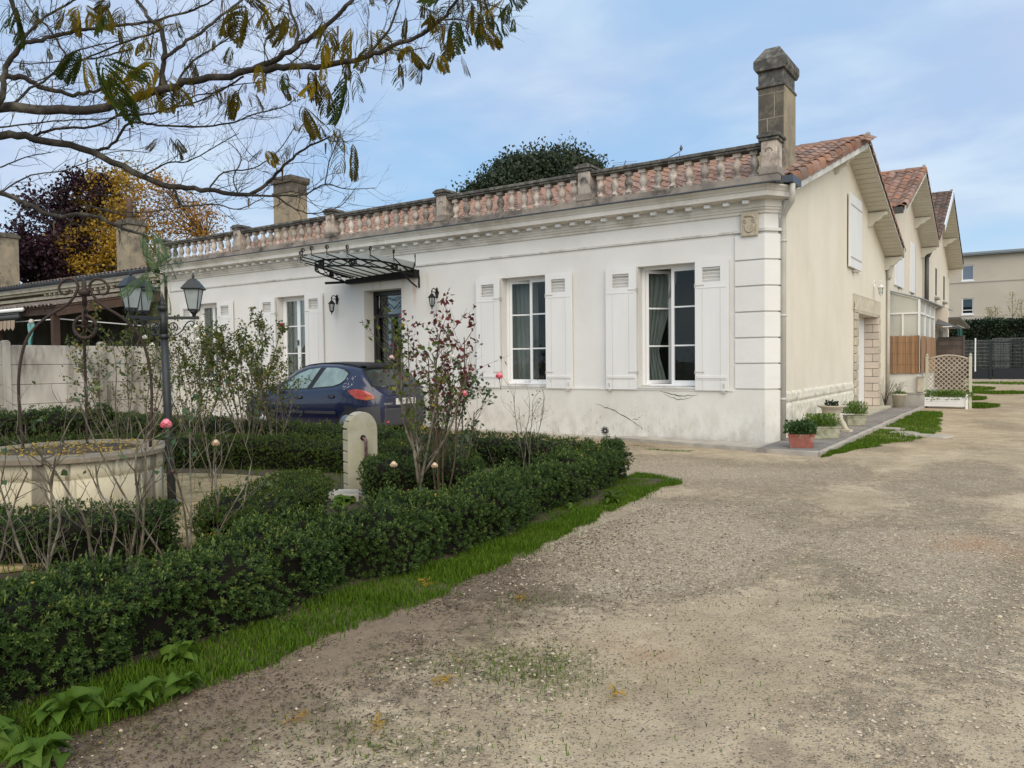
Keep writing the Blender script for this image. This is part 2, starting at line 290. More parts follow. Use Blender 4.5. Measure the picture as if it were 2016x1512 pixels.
# ---------------- mesh builder
def rotz(a): return Matrix.Rotation(a,3,'Z')
class B:
    def __init__(s): s.v=[]; s.f=[]; s.smooth=set(); s.mi={}
    def add(s,vs,fs,sm=False,mi=0):
        n=len(s.v); s.v.extend([tuple(x) for x in vs]); k=len(s.f)
        s.f.extend([tuple(i+n for i in f) for f in fs])
        if sm: s.smooth.update(range(k,len(s.f)))
        if mi: 
            for q in range(k,len(s.f)): s.mi[q]=mi
        return s
    def box(s,x0,x1,y0,y1,z0,z1,mi=0):
        if x0>x1:x0,x1=x1,x0
        if y0>y1:y0,y1=y1,y0
        if z0>z1:z0,z1=z1,z0
        return s.add([(x0,y0,z0),(x1,y0,z0),(x1,y1,z0),(x0,y1,z0),(x0,y0,z1),(x1,y0,z1),(x1,y1,z1),(x0,y1,z1)],
         [(0,3,2,1),(4,5,6,7),(0,1,5,4),(1,2,6,5),(2,3,7,6),(3,0,4,7)],mi=mi)
    def mbox(s,m,sx,sy,sz,mi=0):
        vs=[m@Vector((a*sx/2,b*sy/2,c*sz/2)) for c in(-1,1) for a,b in((-1,-1),(1,-1),(1,1),(-1,1))]
        return s.add(vs,[(0,3,2,1),(4,5,6,7),(0,1,5,4),(1,2,6,5),(2,3,7,6),(3,0,4,7)],mi=mi)
    def beam(s,p,q,w,h,up=(0,0,1)):
        p=Vector(p);q=Vector(q);d=(q-p);L=d.length;d.normalize();u=Vector(up); r=d.cross(u)
        if r.length<1e-4: r=d.cross(Vector((1,0,0)))
        r.normalize();u=r.cross(d)
        m=Matrix.Translation((p+q)/2)@Matrix((r,d,u)).transposed().to_4x4()
        return s.mbox(m,w,L,h)
    def prism(s,poly,a0,a1,axis='z',mi=0):
        n=len(poly)
        def P(u,v,a): return {'z':(u,v,a),'x':(a,u,v),'y':(u,a,v)}[axis]
        vs=[P(u,v,a0) for u,v in poly]+[P(u,v,a1) for u,v in poly]
        fs=[tuple(range(n-1,-1,-1)),tuple(range(n,2*n))]+[(i,(i+1)%n,n+(i+1)%n,n+i) for i in range(n)]
        return s.add(vs,fs,mi=mi)
    def tube(s,pts,r,n=8,cap=True,sm=True):
        pts=[Vector(p) for p in pts]
        rs=r if isinstance(r,(list,tuple)) else [r]*len(pts)
        vs=[];fs=[];prev=None
        for i,p in enumerate(pts):
            d=(pts[min(i+1,len(pts)-1)]-pts[max(i-1,0)])
            if d.length<1e-9: d=Vector((0,0,1))
            d.normalize()
            if prev is None:
                a=Vector((0,0,1)) if abs(d.z)<.9 else Vector((1,0,0)); u=d.cross(a).normalized()
            else:
                u=prev-d*prev.dot(d)
                u=u.normalized() if u.length>1e-6 else d.orthogonal().normalized()
            prev=u; v=d.cross(u)
            for k in range(n):
                t=2*PI*k/n; vs.append(p+(u*cos(t)+v*sin(t))*rs[i])
        for i in range(len(pts)-1):
            for k in range(n):
                a=i*n+k;b=i*n+(k+1)%n; fs.append((a,b,b+n,a+n))
        if cap: fs.append(tuple(range(n-1,-1,-1))); fs.append(tuple(range(len(vs)-n,len(vs))))
        return s.add(vs,fs,sm)
    def lathe(s,prof,c=(0,0,0),n=16,sm=True,a0=0,sx=1,sy=1):
        vs=[];fs=[]
        for r,z in prof:
            for k in range(n):
                t=a0+2*PI*k/n; vs.append((c[0]+r*cos(t)*sx,c[1]+r*sin(t)*sy,c[2]+z))
        for i in range(len(prof)-1):
            for k in range(n):
                a=i*n+k;b=i*n+(k+1)%n; fs.append((a,b,b+n,a+n))
        fs.append(tuple(range(n-1,-1,-1))); fs.append(tuple(range(len(vs)-n,len(vs))))
        return s.add(vs,fs,sm)
    def ball(s,c,r,n=8,sq=1):
        return s.lathe([(max(.001,r*sin(PI*i/6)),-r*cos(PI*i/6)*sq) for i in range(7)],c,n)
    def grid(s,P,sm=True,mi=0,flip=False):
        nr=len(P);nc=len(P[0]); vs=[p for row in P for p in row]
        fs=[(i*nc+j,i*nc+j+1,(i+1)*nc+j+1,(i+1)*nc+j) for i in range(nr-1) for j in range(nc-1)]
        if flip: fs=[f[::-1] for f in fs]
        return s.add(vs,fs,sm,mi)
OFF={}
def link(o,parent=None):
    COL.objects.link(o)
    if parent: o.parent=parent; OFF[o.name]=OFF.get(parent.name,Vector((0,0,0)))
    return o
def mk(name,b,mat,parent=None,mesh_only=False,off=None,bevel=0):
    me=bpy.data.meshes.new(name)
    o_=Vector(off) if off is not None else (OFF.get(parent.name,Vector()) if parent else Vector())
    me.from_pydata([(x-o_.x,y-o_.y,z-o_.z) for x,y,z in b.v],[],b.f)
    mats=mat if isinstance(mat,(list,tuple)) else [mat]
    for m in mats: me.materials.append(MATS[m])
    if b.smooth: me.polygons.foreach_set('use_smooth',[i in b.smooth for i in range(len(b.f))])
    if b.mi: me.polygons.foreach_set('material_index',[b.mi.get(i,0) for i in range(len(b.f))])
    me.update()
    if mesh_only: return me
    o=bpy.data.objects.new(name,me)
    if bevel:
        md=o.modifiers.new('bevel','BEVEL'); md.width=bevel; md.segments=2; md.limit_method='ANGLE'
    return link(o,parent)
def npmesh(name,V,F,mat,parent=None,rnd=None,smooth=False,off=None):
    V=np.asarray(V,np.float32);F=np.asarray(F,np.int32); k=F.shape[1]
    o_=Vector(off) if off is not None else (OFF.get(parent.name,Vector()) if parent else Vector())
    V=V-np.array(o_,np.float32)
    me=bpy.data.meshes.new(name); me.vertices.add(len(V)); me.vertices.foreach_set('co',V.ravel())
    me.loops.add(F.size); me.loops.foreach_set('vertex_index',F.ravel()); me.polygons.add(len(F))
    me.polygons.foreach_set('loop_start',np.arange(0,F.size,k,dtype=np.int32))
    if smooth: me.polygons.foreach_set('use_smooth',np.ones(len(F),bool))
    me.update(calc_edges=True)
    if rnd is not None:
        a=me.attributes.new('rnd','FLOAT','POINT'); a.data.foreach_set('value',np.asarray(rnd,np.float32))
    me.materials.append(MATS[mat]); o=bpy.data.objects.new(name,me); return link(o,parent)
def thing(name,label,cat,loc=(0,0,0),group=None,rz=0,local=False):
    o=bpy.data.objects.new(name,None); COL.objects.link(o); o.location=loc; o.rotation_euler=(0,0,rz)
    o.empty_display_size=.1
    OFF[o.name]=Vector((0,0,0)) if local else Vector(loc)
    o['label']=label; o['category']=cat
    if group: o['group']=group
    return o
def tag(o,label=None,cat=None,group=None,kind=None):
    if label:o['label']=label
    if cat:o['category']=cat
    if group:o['group']=group
    if kind:o['kind']=kind
    return o
def inst(me,name,parent,loc,rot=None,scale=None):
    o=bpy.data.objects.new(name,me); COL.objects.link(o); o.parent=parent
    po=OFF.get(parent.name,Vector()); o.location=Vector(loc)-po
    if rot is not None: o.rotation_euler=rot
    if scale is not None: o.scale=scale
    OFF[o.name]=po
    return o
def holed(b,x0,x1,z0,z1,holes,y0,y1,axis='y'):
    """slab in the x-z plane with rectangular holes and proper reveals"""
    xs=sorted({x0,x1,*[h[0] for h in holes],*[h[1] for h in holes]}); zs=sorted({z0,z1,*[h[2] for h in holes],*[h[3] for h in holes]})
    solid=lambda i,j: 0<=i<len(xs)-1 and 0<=j<len(zs)-1 and not any(h[0]<=(xs[i]+xs[i+1])/2<=h[1] and h[2]<=(zs[j]+zs[j+1])/2<=h[3] for h in holes)
    P=(lambda x,y,z:(x,y,z)) if axis=='y' else (lambda x,y,z:(y,x,z))
    fl=axis!='y'
    def q(*p):
        b.add([P(*a) for a in p],[(3,2,1,0) if fl else (0,1,2,3)])
    for i in range(len(xs)-1):
        for j in range(len(zs)-1):
            if not solid(i,j): continue
            a,c,d,e=xs[i],xs[i+1],zs[j],zs[j+1]
            q((a,y0,d),(c,y0,d),(c,y0,e),(a,y0,e)); q((c,y1,d),(a,y1,d),(a,y1,e),(c,y1,e))
            if not solid(i-1,j): q((a,y1,d),(a,y0,d),(a,y0,e),(a,y1,e))
            if not solid(i+1,j): q((c,y0,d),(c,y1,d),(c,y1,e),(c,y0,e))
            if not solid(i,j-1): q((a,y1,d),(c,y1,d),(c,y0,d),(a,y0,d))
            if not solid(i,j+1): q((a,y0,e),(c,y0,e),(c,y1,e),(a,y1,e))
    return b
def unit(a): return a/np.maximum(1e-9,np.linalg.norm(a,axis=-1,keepdims=True))
def leafV(P,D,L,Wd,rnd,fold=.15,N=None,rng=RNG):
    """diamond leaves: base P, direction D; returns V,F,rnd"""
    n=len(P); D=unit(D); A=N if N is not None else rng.normal(size=(n,3)); Sd=unit(np.cross(D,A)); Nn=np.cross(Sd,D)
    L=np.broadcast_to(L,(n,))[:,None]; Wd=np.broadcast_to(Wd,(n,))[:,None]
    V=np.stack([P,P+D*L*.48+Sd*Wd*.5+Nn*Wd*fold,P+D*L-Nn*L*.08,P+D*L*.48-Sd*Wd*.5+Nn*Wd*fold],1).reshape(-1,3)
    F=(np.arange(n)[:,None]*4+np.array([[0,1,2,3]])).astype(np.int32)
    return V,F,np.repeat(rnd,4)
def n3(P,s=1.0,seed=0):
    """cheap smooth pseudo noise -1..1"""
    P=np.asarray(P)*s; o=0
    for k,(a,b,c,p) in enumerate(((1,.7,.4,.3),(-.8,1.3,.6,1.7),(.5,-1.1,1.4,4.1),(1.9,.8,-1.2,2.2),(-2.3,1.9,1.1,5.0))):
        o=o+np.sin(P[...,0]*a*2.1+P[...,1]*b*2.3+P[...,2]*c*2.7+p+seed*1.37)*(1/(1+k*.35))
    return o/3
# ================= GROUND =================
def ground_maps(X,Y):
    P=np.stack([X,Y,0*X],-1); G=lambda x,y,a,b_:np.exp(-((X-x)/a)**2-((Y-y)/b_)**2)
    rut=np.exp(-((X-2.05-.15*np.sin(Y*.5))/.30)**2)+np.exp(-((X-3.55-.15*np.sin(Y*.5+.4))/.32)**2)
    grit=.33+.30*n3(P,.55,4)+.22*n3(P,1.5,6)-.30*rut+.55*G(3.1,-6.2,1.0,1.3)+.5*G(.9,-7.0,.7,1.6)+.5*G(-.9,-2.8,2.2,1.0)+.45*G(1.2,-7.2,1.5,1.8)+.25*G(2.5,-3.5,2.5,2.0)+.4*G(3.0,-8.2,.5,.35)+.3*G(4.6,-3.5,1.6,1.2)+.4*G(2.6,-10.6,.7,.3)-.5*G(2.2,-8.6,.6,.9)
    mud=np.clip(1.15-(X-.45)/(1.15+.25*n3(P,1.3,8)),0,1)*np.clip((-7.0-Y)/1.6,0,1)+.55*G(2.7,-9.7,.35,.25)+.45*G(3.0,-10.7,.3,.15)+.30*G(1.9,-10.9,.9,.4)
    nz=np.clip(.5+.8*n3(P,2.4,13),0,1)
    moss=nz*(1.0*G(1.5,-9.55,.28,.3)+.9*G(1.40,-10.35,.32,.25)+.6*G(1.05,-9.6,.25,.4)+.8*G(-.95,-2.5,1.1,.28)+.5*G(1.0,-8.7,.2,.25)+.35*G(1.9,-9.6,.5,.5)+.4*G(.75,-10.9,.3,.5)+.3*G(2.4,-7.8,.4,.3))
    return grit,mud,moss,G(3.25,-5.8,.55,.35)+.4*G(1.9,-9.1,.3,.2)
def ground():
    b=B(); b.add([(-400,-300,-.03),(400,-300,-.03),(400,500,-.03),(-400,500,-.03)],[(0,1,2,3)])
    tag(mk('ground',b,'far_ground'),kind='structure')
    def ax(segs):
        o=[]
        for a,b_,d in segs: o+=list(np.arange(a,b_,d))
        return np.array(o+[segs[-1][1]])
    xs=ax([(-18,-1,.8),(-1,6.5,.06),(6.5,14,.5)]); ys=ax([(-17,-12.3,.5),(-12.3,-3,.06),(-3,2,.15),(2,44,.8)])
    X,Y=np.meshgrid(xs,ys); P=np.stack([X,Y,0*X],-1)
    Z=.010*n3(P,.9,1)+.005*n3(P,3.1,2)+.0025*n3(P,11,3)
    # tyre ruts running up the drive
    Z-=.012*np.exp(-((X-2.1-.12*np.sin(Y*.6))/.22)**2)+.012*np.exp(-((X-3.6-.12*np.sin(Y*.6+.4))/.24)**2)
    fade=np.clip((np.hypot(X-0,np.maximum(0,np.abs(Y-(-.3))-.0))-.0)/1.2,0,1); Z*=np.where(Y>-1.2,np.clip((X-.9)/.8,0,1),1)
    Z[(X<0)&(Y>-1.5)]=0
    P[...,2]=Z; nr,nc=X.shape; i=np.arange((nr-1)*nc).reshape(nr-1,nc)[:,:-1].ravel()
    F=np.stack([i,i+1,i+nc+1,i+nc],1)
    o=tag(npmesh('driveway',P.reshape(-1,3),F,'gravel',smooth=True),kind='structure')
    for nm,v in zip(('grit','mud','moss','rust'),ground_maps(P[...,0],P[...,1])):
        a=o.data.attributes.new(nm,'FLOAT','POINT'); a.data.foreach_set('value',np.clip(v,0,1).astype(np.float32).ravel())
    # planting bed inside the hedges
    xs=np.arange(-13,.20,.15); ys=np.arange(-12.2,-3.95,.15); X,Y=np.meshgrid(xs,ys); P=np.stack([X,Y,0*X],-1)
    P[...,2]=.03+.015*n3(P,2.5,5); P[0,:,2]=P[-1,:,2]=-.02; P[:,0,2]=P[:,-1,2]=-.02
    nr,nc=X.shape; i=np.arange((nr-1)*nc).reshape(nr-1,nc)[:,:-1].ravel()
    tag(npmesh('garden_bed',P.reshape(-1,3),np.stack([i,i+1,i+nc+1,i+nc],1),'soil',smooth=True),kind='structure')
    b=B(); b.lathe([(0.01,.062),(2.25,.058),(2.3,.03)],(-4.12,-8.85,0),40); tag(mk('garden_path',b,'gravel_bed'),kind='structure')
    # pavement slabs along the side wall, kerb strip along both walls
    pv=tag(mk('pavement',B().box(.0,.84,-.95,10.8,-.02,.068),'pavement_stone'),kind='structure')
    y=-.95; k=0
    while y<10.7:
        y2=min(y+1.15,10.75)
        for x0,x1 in ((.02,.42),(.435,.83)):
            bb=B().box(x0,x1,y+.008,y2-.008,.0,.08+.004*((k*7)%3)); mk('slab',bb,'pavement_stone',pv,bevel=.006); k+=1
        y=y2
    kb=tag(mk('kerb',B().box(-3.6,.9,-1.02,-.96,-.03,.04),'kerb_stone'),kind='structure')
    kb.data=mk('kerb',B().add([(-2.7,-.30,.045),(.02,-.93,.07),(.9,-1.08,.07),(.9,-.95,.075),(.0,-.2,.075),(-2.7,-.0,.05),
        (-2.7,-.30,-.05),(.02,-.93,-.05),(.9,-1.08,-.05)],[(0,1,4,5),(1,2,3,4),(6,7,1,0),(7,8,2,1)]),'kerb_stone',mesh_only=True)
    y=-1.0
    while y<10.5:
        L=.9+.2*random.random(); mk('kerb_block',B().box(.845,.925,y+.006,min(y+L,10.8)-.006,-.03,.075+random.uniform(-.008,.006)),'kerb_stone',kb,bevel=.01); y+=L
    b=B().box(-16.8,-2.7,-.32,0,-.03,.03); mk('strip',b,'kerb_stone',kb)
ground()
# ================= HOUSE =================
house=thing('house','long single storey white house with balustrade above the cornice and cream gable end','house',(-8,5,0))
ZT=4.08
WIN=[(-2.39,-1.30),(-5.34,-4.26),(-12.17,-11.06),(-15.62,-14.52)]
DOOR=(-9.14,-8.0)
holes=[(a,c,.9,3.05) for a,c in WIN]+[(DOOR[0],DOOR[1],.9,3.03)]
b=holed(B(),-16.75,-.60,.9,3.80,[h for h in holes],0,.34)
mk('facade_wall',b,'white_wall',house)
b=holed(B(),-16.75,-.60,-.1,.9,[(DOOR[0],DOOR[1],.12,.9)],-.03,.34)
mk('plinth',b,'plinth_wall',house)
# corner core, quoin blocks
core=[(-.60,0),(-.17,0),(.0,.17),(.0,.34),(-.60,.34)]
mk('corner_pier',B().prism([(-.60,.0),(-.17,.0),(.0,.165),(.0,.34),(-.6,.34)],.9,3.80),'white_wall',house)
mk('corner_plinth',B().prism([(-.60,-.03),(-.155,-.03),(.03,.155),(.03,.30),(0,.34),(-.6,.34)],-.1,.9),'plinth_wall',house)
zq=.905
for k in range(6):
    z2=zq+.418
    mk('quoin',B().prism([(-.64,-.032),(-.155,-.032),(.032,.155),(.032,.30),(.001,.30),(.001,.166),(-.168,-.001),(-.64,-.001)],zq+.018,z2-.006),'white_wall',house,bevel=.006)
    zq=z2
# string course
mk('string_course',B().box(-16.75,-.665,-.028,0.002,3.455,3.49).prism([(-.66,-.05),(-.15,-.05),(.05,.15),(.05,.30),(-.66,.30)],3.455,3.50),'trim_white',house)
mk('sill_band',B().box(-16.75,-.665,-.045,-.002,.875,.905),'white_wall',house)
# side gable wall
RY,RZ=5.3,5.93; E0=(.34,4.12); E1=(10.9,4.02)
gw=B(); 
# wall with door recess : polygon split
holed(gw,.34,10.9,-.1,4.0,[(6.7,9.5,.12,2.5)],-.34,0,axis='x')
gw.prism([(.34,4.0),(10.9,4.0),(10.9,4.08),(RY,RZ-.04),(.34,4.13)],-.34,0,'x')
mk('gable_wall',gw,'cream_wall',house)
mk('rear_wall',B().box(-16.75,-.34,10.6,10.9,-.1,4.0),'cream_wall',house)
mk('inner_wall',B().box(-16.7,-.4,2.6,2.7,0,4.0).box(-16.7,-.4,.4,2.7,-.05,.0).box(-16.7,-.4,.36,2.7,3.3,3.34),'mid_room',house)
mk('end_wall',B().box(-16.9,-16.76,0,10.9,-.1,4.1),'white_wall',house)
# ---- cornice (stepped mouldings, mitred at the corner)
def mould(b,prof,x0):
    """sweep (out,z) profile along facade and round the chamfered corner"""
    path=[((x0,0),(0,-1)),((-.165,0),(.38,-.92)),((.0,.165),(.92,-.38)),((.0,.36),(1,0))]
    rows=[]
    for (x,y),(nx,ny) in path:
        k=1.0 if (nx==0 or ny==0) else 1.06
        k*=(1,1,.66,.55)[len(rows)] if x0<-1 else 1; rows.append([(x+nx*o*k,y+ny*o*k,z) for o,z in prof])
    b.grid(rows,sm=False)
    b.add(rows[-1],[tuple(range(len(prof)))]); 
    return b
prof=[(0,3.74),(.03,3.745),(.035,3.78),(.06,3.80),(.065,3.83),(.085,3.835),(.085,3.945),(.20,3.955),(.21,3.96),(.30,3.965),(.30,4.045),(.315,4.05),(.33,4.075),(.37,4.105),(.385,4.12),(.385,4.135),(.0,4.15)]
mk('cornice',mould(B(),prof,-16.75),'cornice_paint',house)
me=mk('modillion',B().box(-.048,.048,-.19,-.08,-.012,.042),'pvc_white',mesh_only=True)
x=-.42
while x>-16.7:
    inst(me,'modillion',house,(x,0,3.905)); x-=.318
mk('modillion',B().box(.085,.19,.2,.3,3.86,3.945),'trim_white',house)
# gutter lip : dark line + zinc sheet edge
mk('cornice_flashing',B().box(-16.75,.10,-.415,-.30,4.138,4.150).box(.08,.22,-.36,-.22,4.138,4.150),'zinc',house)
# blocking course below the balusters
mk('balustrade_base',B().box(-16.85,.12,-.30,.05,4.15,4.275).box(-16.85,.14,-.33,.08,4.15,4.185),'weathered_stone',house)
mk('gutter_end',B().box(.13,.30,-.1,.42,4.16,4.27),'zinc',house)
# piers, rail, balusters
PX=[-.02,-3.30,-6.62,-9.92,-13.33,-16.85]
def pier(x,tall=0):
    b=B(); y0,y1=-.285,.02; w=.122
    b.box(x-w-.03,x+w+.03,y0-.03,y1+.03,4.276,4.40)
    mk('pier_base',b,'weathered_stone',house,bevel=.012)
    mk('pier',B().box(x-w,x+w,y0,y1,4.40,4.80),'baluster_stone',house,bevel=.01)
    b=B()
    b.tube([(x-.055,y0-.002,4.63),(x-.042,y0-.002,4.67),(x,y0-.002,4.69),(x+.042,y0-.002,4.67),(x+.055,y0-.002,4.63)],.006,5)
    mk('pier_arch',b,'black_stone',house)
    b=B().box(x-w-.03,x+w+.03,y0-.03,y1+.03,4.80,4.845).box(x-w-.055,x+w+.055,y0-.055,y1+.055,4.85,4.895)
    b.prism([(x-w-.04,4.897),(x+w+.04,4.897),(x+w-.02,4.93),(x-w+.02,4.93)],y0-.04,y1+.04,'y')
    mk('pier_cap',b,'black_stone',house,bevel=.008)
for x in PX: pier(x)
bal=B().lathe([(.06,.0),(.066,.045),(.052,.05),(.038,.07),(.036,.085),(.055,.12),(.073,.165),(.074,.195),(.060,.25),(.040,.29),(.037,.305),(.052,.315),(.052,.33)],n=10)
bal.box(-.062,.062,-.062,.062,.33,.395).box(-.068,.068,-.068,.068,-.035,.012)
bme=mk('baluster',bal,'baluster_stone',mesh_only=True)
foot=mk('baluster_foot',B().lathe([(.088,0),(.094,.03),(.08,.06),(.05,.085)],n=8),'weathered_stone',mesh_only=True)
for i in range(5):
    xa,xb=PX[i]-.125,PX[i+1]+.125
    mk('rail',B().box(xb-.03,xa+.03,-.235,.0,4.71,4.745).box(xb-.03,xa+.03,-.26,.025,4.745,4.80),'black_stone',house,bevel=.01)
    for k in range(11):
        x=xa+(xb-xa)*(k+.5)/11
        inst(bme,'baluster',house,(x+random.uniform(-.006,.006),-.12,4.315),(random.uniform(-.02,.02),random.uniform(-.02,.02),0))
        inst(foot,'baluster_foot',house,(x,-.12,4.27),(0,0,random.random()))
# ---- downpipe at the corner
b=B().tube([(.27,-.02,4.14),(.27,-.02,3.98),(.25,.02,3.88),(.10,.17,3.74),(.065,.225,3.66),(.065,.235,3.5),(.065,.235,.02)],.045,10)
for z in (.75,2.1,3.3): b.tube([(.065,.235,z-.02),(.065,.235,z+.02)],.053,10)
mk('downpipe',b,'pipe_grey',house)
# carved plaque
b=B().box(-.53,-.255,-.075,-.03,3.385,3.775)
mk_=mk('carved_plaque',b,'carved_stone',house,bevel=.01)
b=B().tube([(-.46,-.078,3.70),(-.40,-.08,3.715),(-.33,-.08,3.70),(-.30,-.08,3.66)],.018,6).tube([(-.48,-.08,3.63),(-.455,-.085,3.655),(-.43,-.08,3.63),(-.45,-.08,3.60),(-.48,-.08,3.63)],.014,6)
b.tube([(-.34,-.08,3.63),(-.315,-.085,3.655),(-.29,-.08,3.63),(-.31,-.08,3.60),(-.34,-.08,3.63)],.014,6)
b.tube([(-.455,-.08,3.57),(-.45,-.082,3.50),(-.42,-.085,3.46),(-.385,-.085,3.45),(-.35,-.085,3.465),(-.325,-.082,3.51),(-.32,-.08,3.57)],.013,6)
for i in range(7): b.ball((-.50+.002*i,-.072,3.42+.024*i),.012,5); b.ball((-.285,-.072,3.42+.024*i),.012,5)
for i in range(8): b.ball((-.50+.031*i,-.072,3.405),.011,5)
mk('plaque_relief',b,'carved_stone',mk_)
# cracks & vents
def crack(pts,w,mat='iron_black',y=-.0325):
    b=B(); L=[];Rr=[]
    for i,(x,z) in enumerate(pts):
        ww=w*(1-.8*abs(i/(len(pts)-1)-.5)*2)*random.uniform(.6,1.3); L.append((x,y,z+ww));Rr.append((x,y,z-ww))
    b.grid([L,Rr],sm=False,flip=True); return b
def wig(pts,n=5,a=.012):
    o=[]
    for (x0,z0),(x1,z1) in zip(pts,pts[1:]):
        for k in range(n): t=k/n; o.append((x0+(x1-x0)*t+random.uniform(-a,a),z0+(z1-z0)*t+random.uniform(-a,a)))
    return o+[pts[-1]]
b=crack(wig([(-3.2,.60),(-3.0,.55),(-2.84,.50),(-2.55,.35),(-2.28,.19)]),.010)
b2=crack(wig([(-2.48,.33),(-2.42,.50),(-2.40,.65)]),.005); b.add(b2.v,b2.f)
b2=crack(wig([(-2.5,.345),(-2.38,.36),(-2.27,.43)]),.006); b.add(b2.v,b2.f)
b2=crack(wig([(-2.97,.55),(-2.95,.62)]),.004); b.add(b2.v,b2.f)
b2=crack(wig([(-1.95,.86),(-1.7,.80),(-1.5,.79),(-1.28,.81)]),.010,y=-.0475); b.add([(x,-.0325,z-.0) for x,_,z in b2.v],b2.f)
b2=crack(wig([(-1.9,.84),(-1.78,.76),(-1.6,.72),(-1.42,.75),(-1.35,.8)]),.006); b.add(b2.v,b2.f)
mk('crack',b,'mid_room',house)
for x,z in ((-3.03,.125),(-6.0,.17)):
    b=B(); 
    for k in range(12):
        t=2*PI*k/12; c=Vector((x,-.036,z)); d=Vector((cos(t),0,sin(t))); b.beam(c+d*.02,c+d*.078,.014,.006,up=(0,1,0))
    mk('wall_vent',b,'iron_black',house)
# ---- windows & shutters
def window(x0,x1,left_open,kind):
    z0,z1=.98,3.0; yf=.20
    fr=B(); t=.05
    fr.box(x0,x0+t,yf,yf+.07,z0-.03,z1+.05).box(x1-t,x1,yf,yf+.07,z0-.03,z1+.05).box(x0+t,x1-t,yf,yf+.07,z1,z1+.05).box(x0+t,x1-t,yf-.01,yf+.08,z0-.05,z0)
    w=mk('window',fr,'pvc_white',house,bevel=.004)
    mk('sill',B().box(x0-.0,x1+.0,-.06,yf+.0,.902,.935).box(x0+.002,x1-.002,yf-.03,yf+.08,.936,.955),'trim_white',w,bevel=.006)
    xm=(x0+x1)/2
    def sash(hx,dirn,ang):
        wd=(x1-x0)/2-t; nm=B(); s=.052
        m=Matrix.Translation((hx,yf+.035,0))@Matrix.Rotation(ang,4,'Z')
        def bx(a0,a1,c0,c1,y0=-.022,y1=.022):
            a0*=dirn;a1*=dirn
            nm.mbox(m@Matrix.Translation(((a0+a1)/2,(y0+y1)/2,(c0+c1)/2)),abs(a1-a0),y1-y0,c1-c0)
        bx(0,s,z0,z1);bx(wd-s,wd+.0,z0,z1);bx(s,wd-s,z0,z0+s+.01);bx(s,wd-s,z1-s,z1)
        for k in (1,2):
            zc=z0+(z1-z0)*k/3; bx(s,wd-s,zc-.013,zc+.013,-.012,.012)
        so=mk('sash',nm,'pvc_white',w)
        for k in range(3):
            g=B(); za=z0+(z1-z0)*k/3+.015; zb=z0+(z1-z0)*(k+1)/3-.015; a0,a1=s*dirn,(wd-s)*dirn
            g.mbox(m@Matrix.Translation(((a0+a1)/2,0,(za+zb)/2)),abs(a1-a0),.004,zb-za); mk('pane',g,'window_glass',w)
    sash(x0+t,1,left_open)
    sash(x1-t,-1,0.0)
    if not left_open: mk('handle',B().box(xm-.012,xm+.012,yf-.03,yf+.01,1.85,1.98),'dark_pipe',w)
    # curtains inside
    def curtain(xa,xb,amp,mat,tie=None,y=.52):
        rows=[]; nz=16; nx=26
        for j in range(nz+1):
            z=.9+(3.1-.9)*j/nz; row=[]
            for i in range(nx+1):
                u=i/nx; xx=xa+(xb-xa)*u
                if tie: 
                    k=tie(z); xx=xa+(xb-xa)*u*k
                row.append((xx,y+amp*sin(u*38+z*.7)+.01*sin(z*5+u*9),z))
            rows.append(row)
        mk('curtain',B().grid(rows),mat,w)
    if kind==0: curtain(x0-.1,x1+.1,.012,'net_curtain',y=.34)
    if kind==1:
        curtain(x0-.15,x0+.50,.03,'curtain',lambda z:.45+.55*min(1,max(0,abs(z-1.55)/1.3)) ,.56); curtain(x1+.1,x1-.12,.02,'curtain',None,.56)
    if kind==2: curtain(x0-.15,x0+.50,.028,'curtain',None,.56); curtain(x1+.1,x1-.1,.02,'curtain',None,.56)
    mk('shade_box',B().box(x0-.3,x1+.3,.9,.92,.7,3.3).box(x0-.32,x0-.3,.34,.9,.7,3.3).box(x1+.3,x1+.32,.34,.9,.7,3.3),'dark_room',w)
window(*WIN[0],R(48),1); window(*WIN[1],R(17),2); window(*WIN[2],0.,0); window(*WIN[3],0.,0)
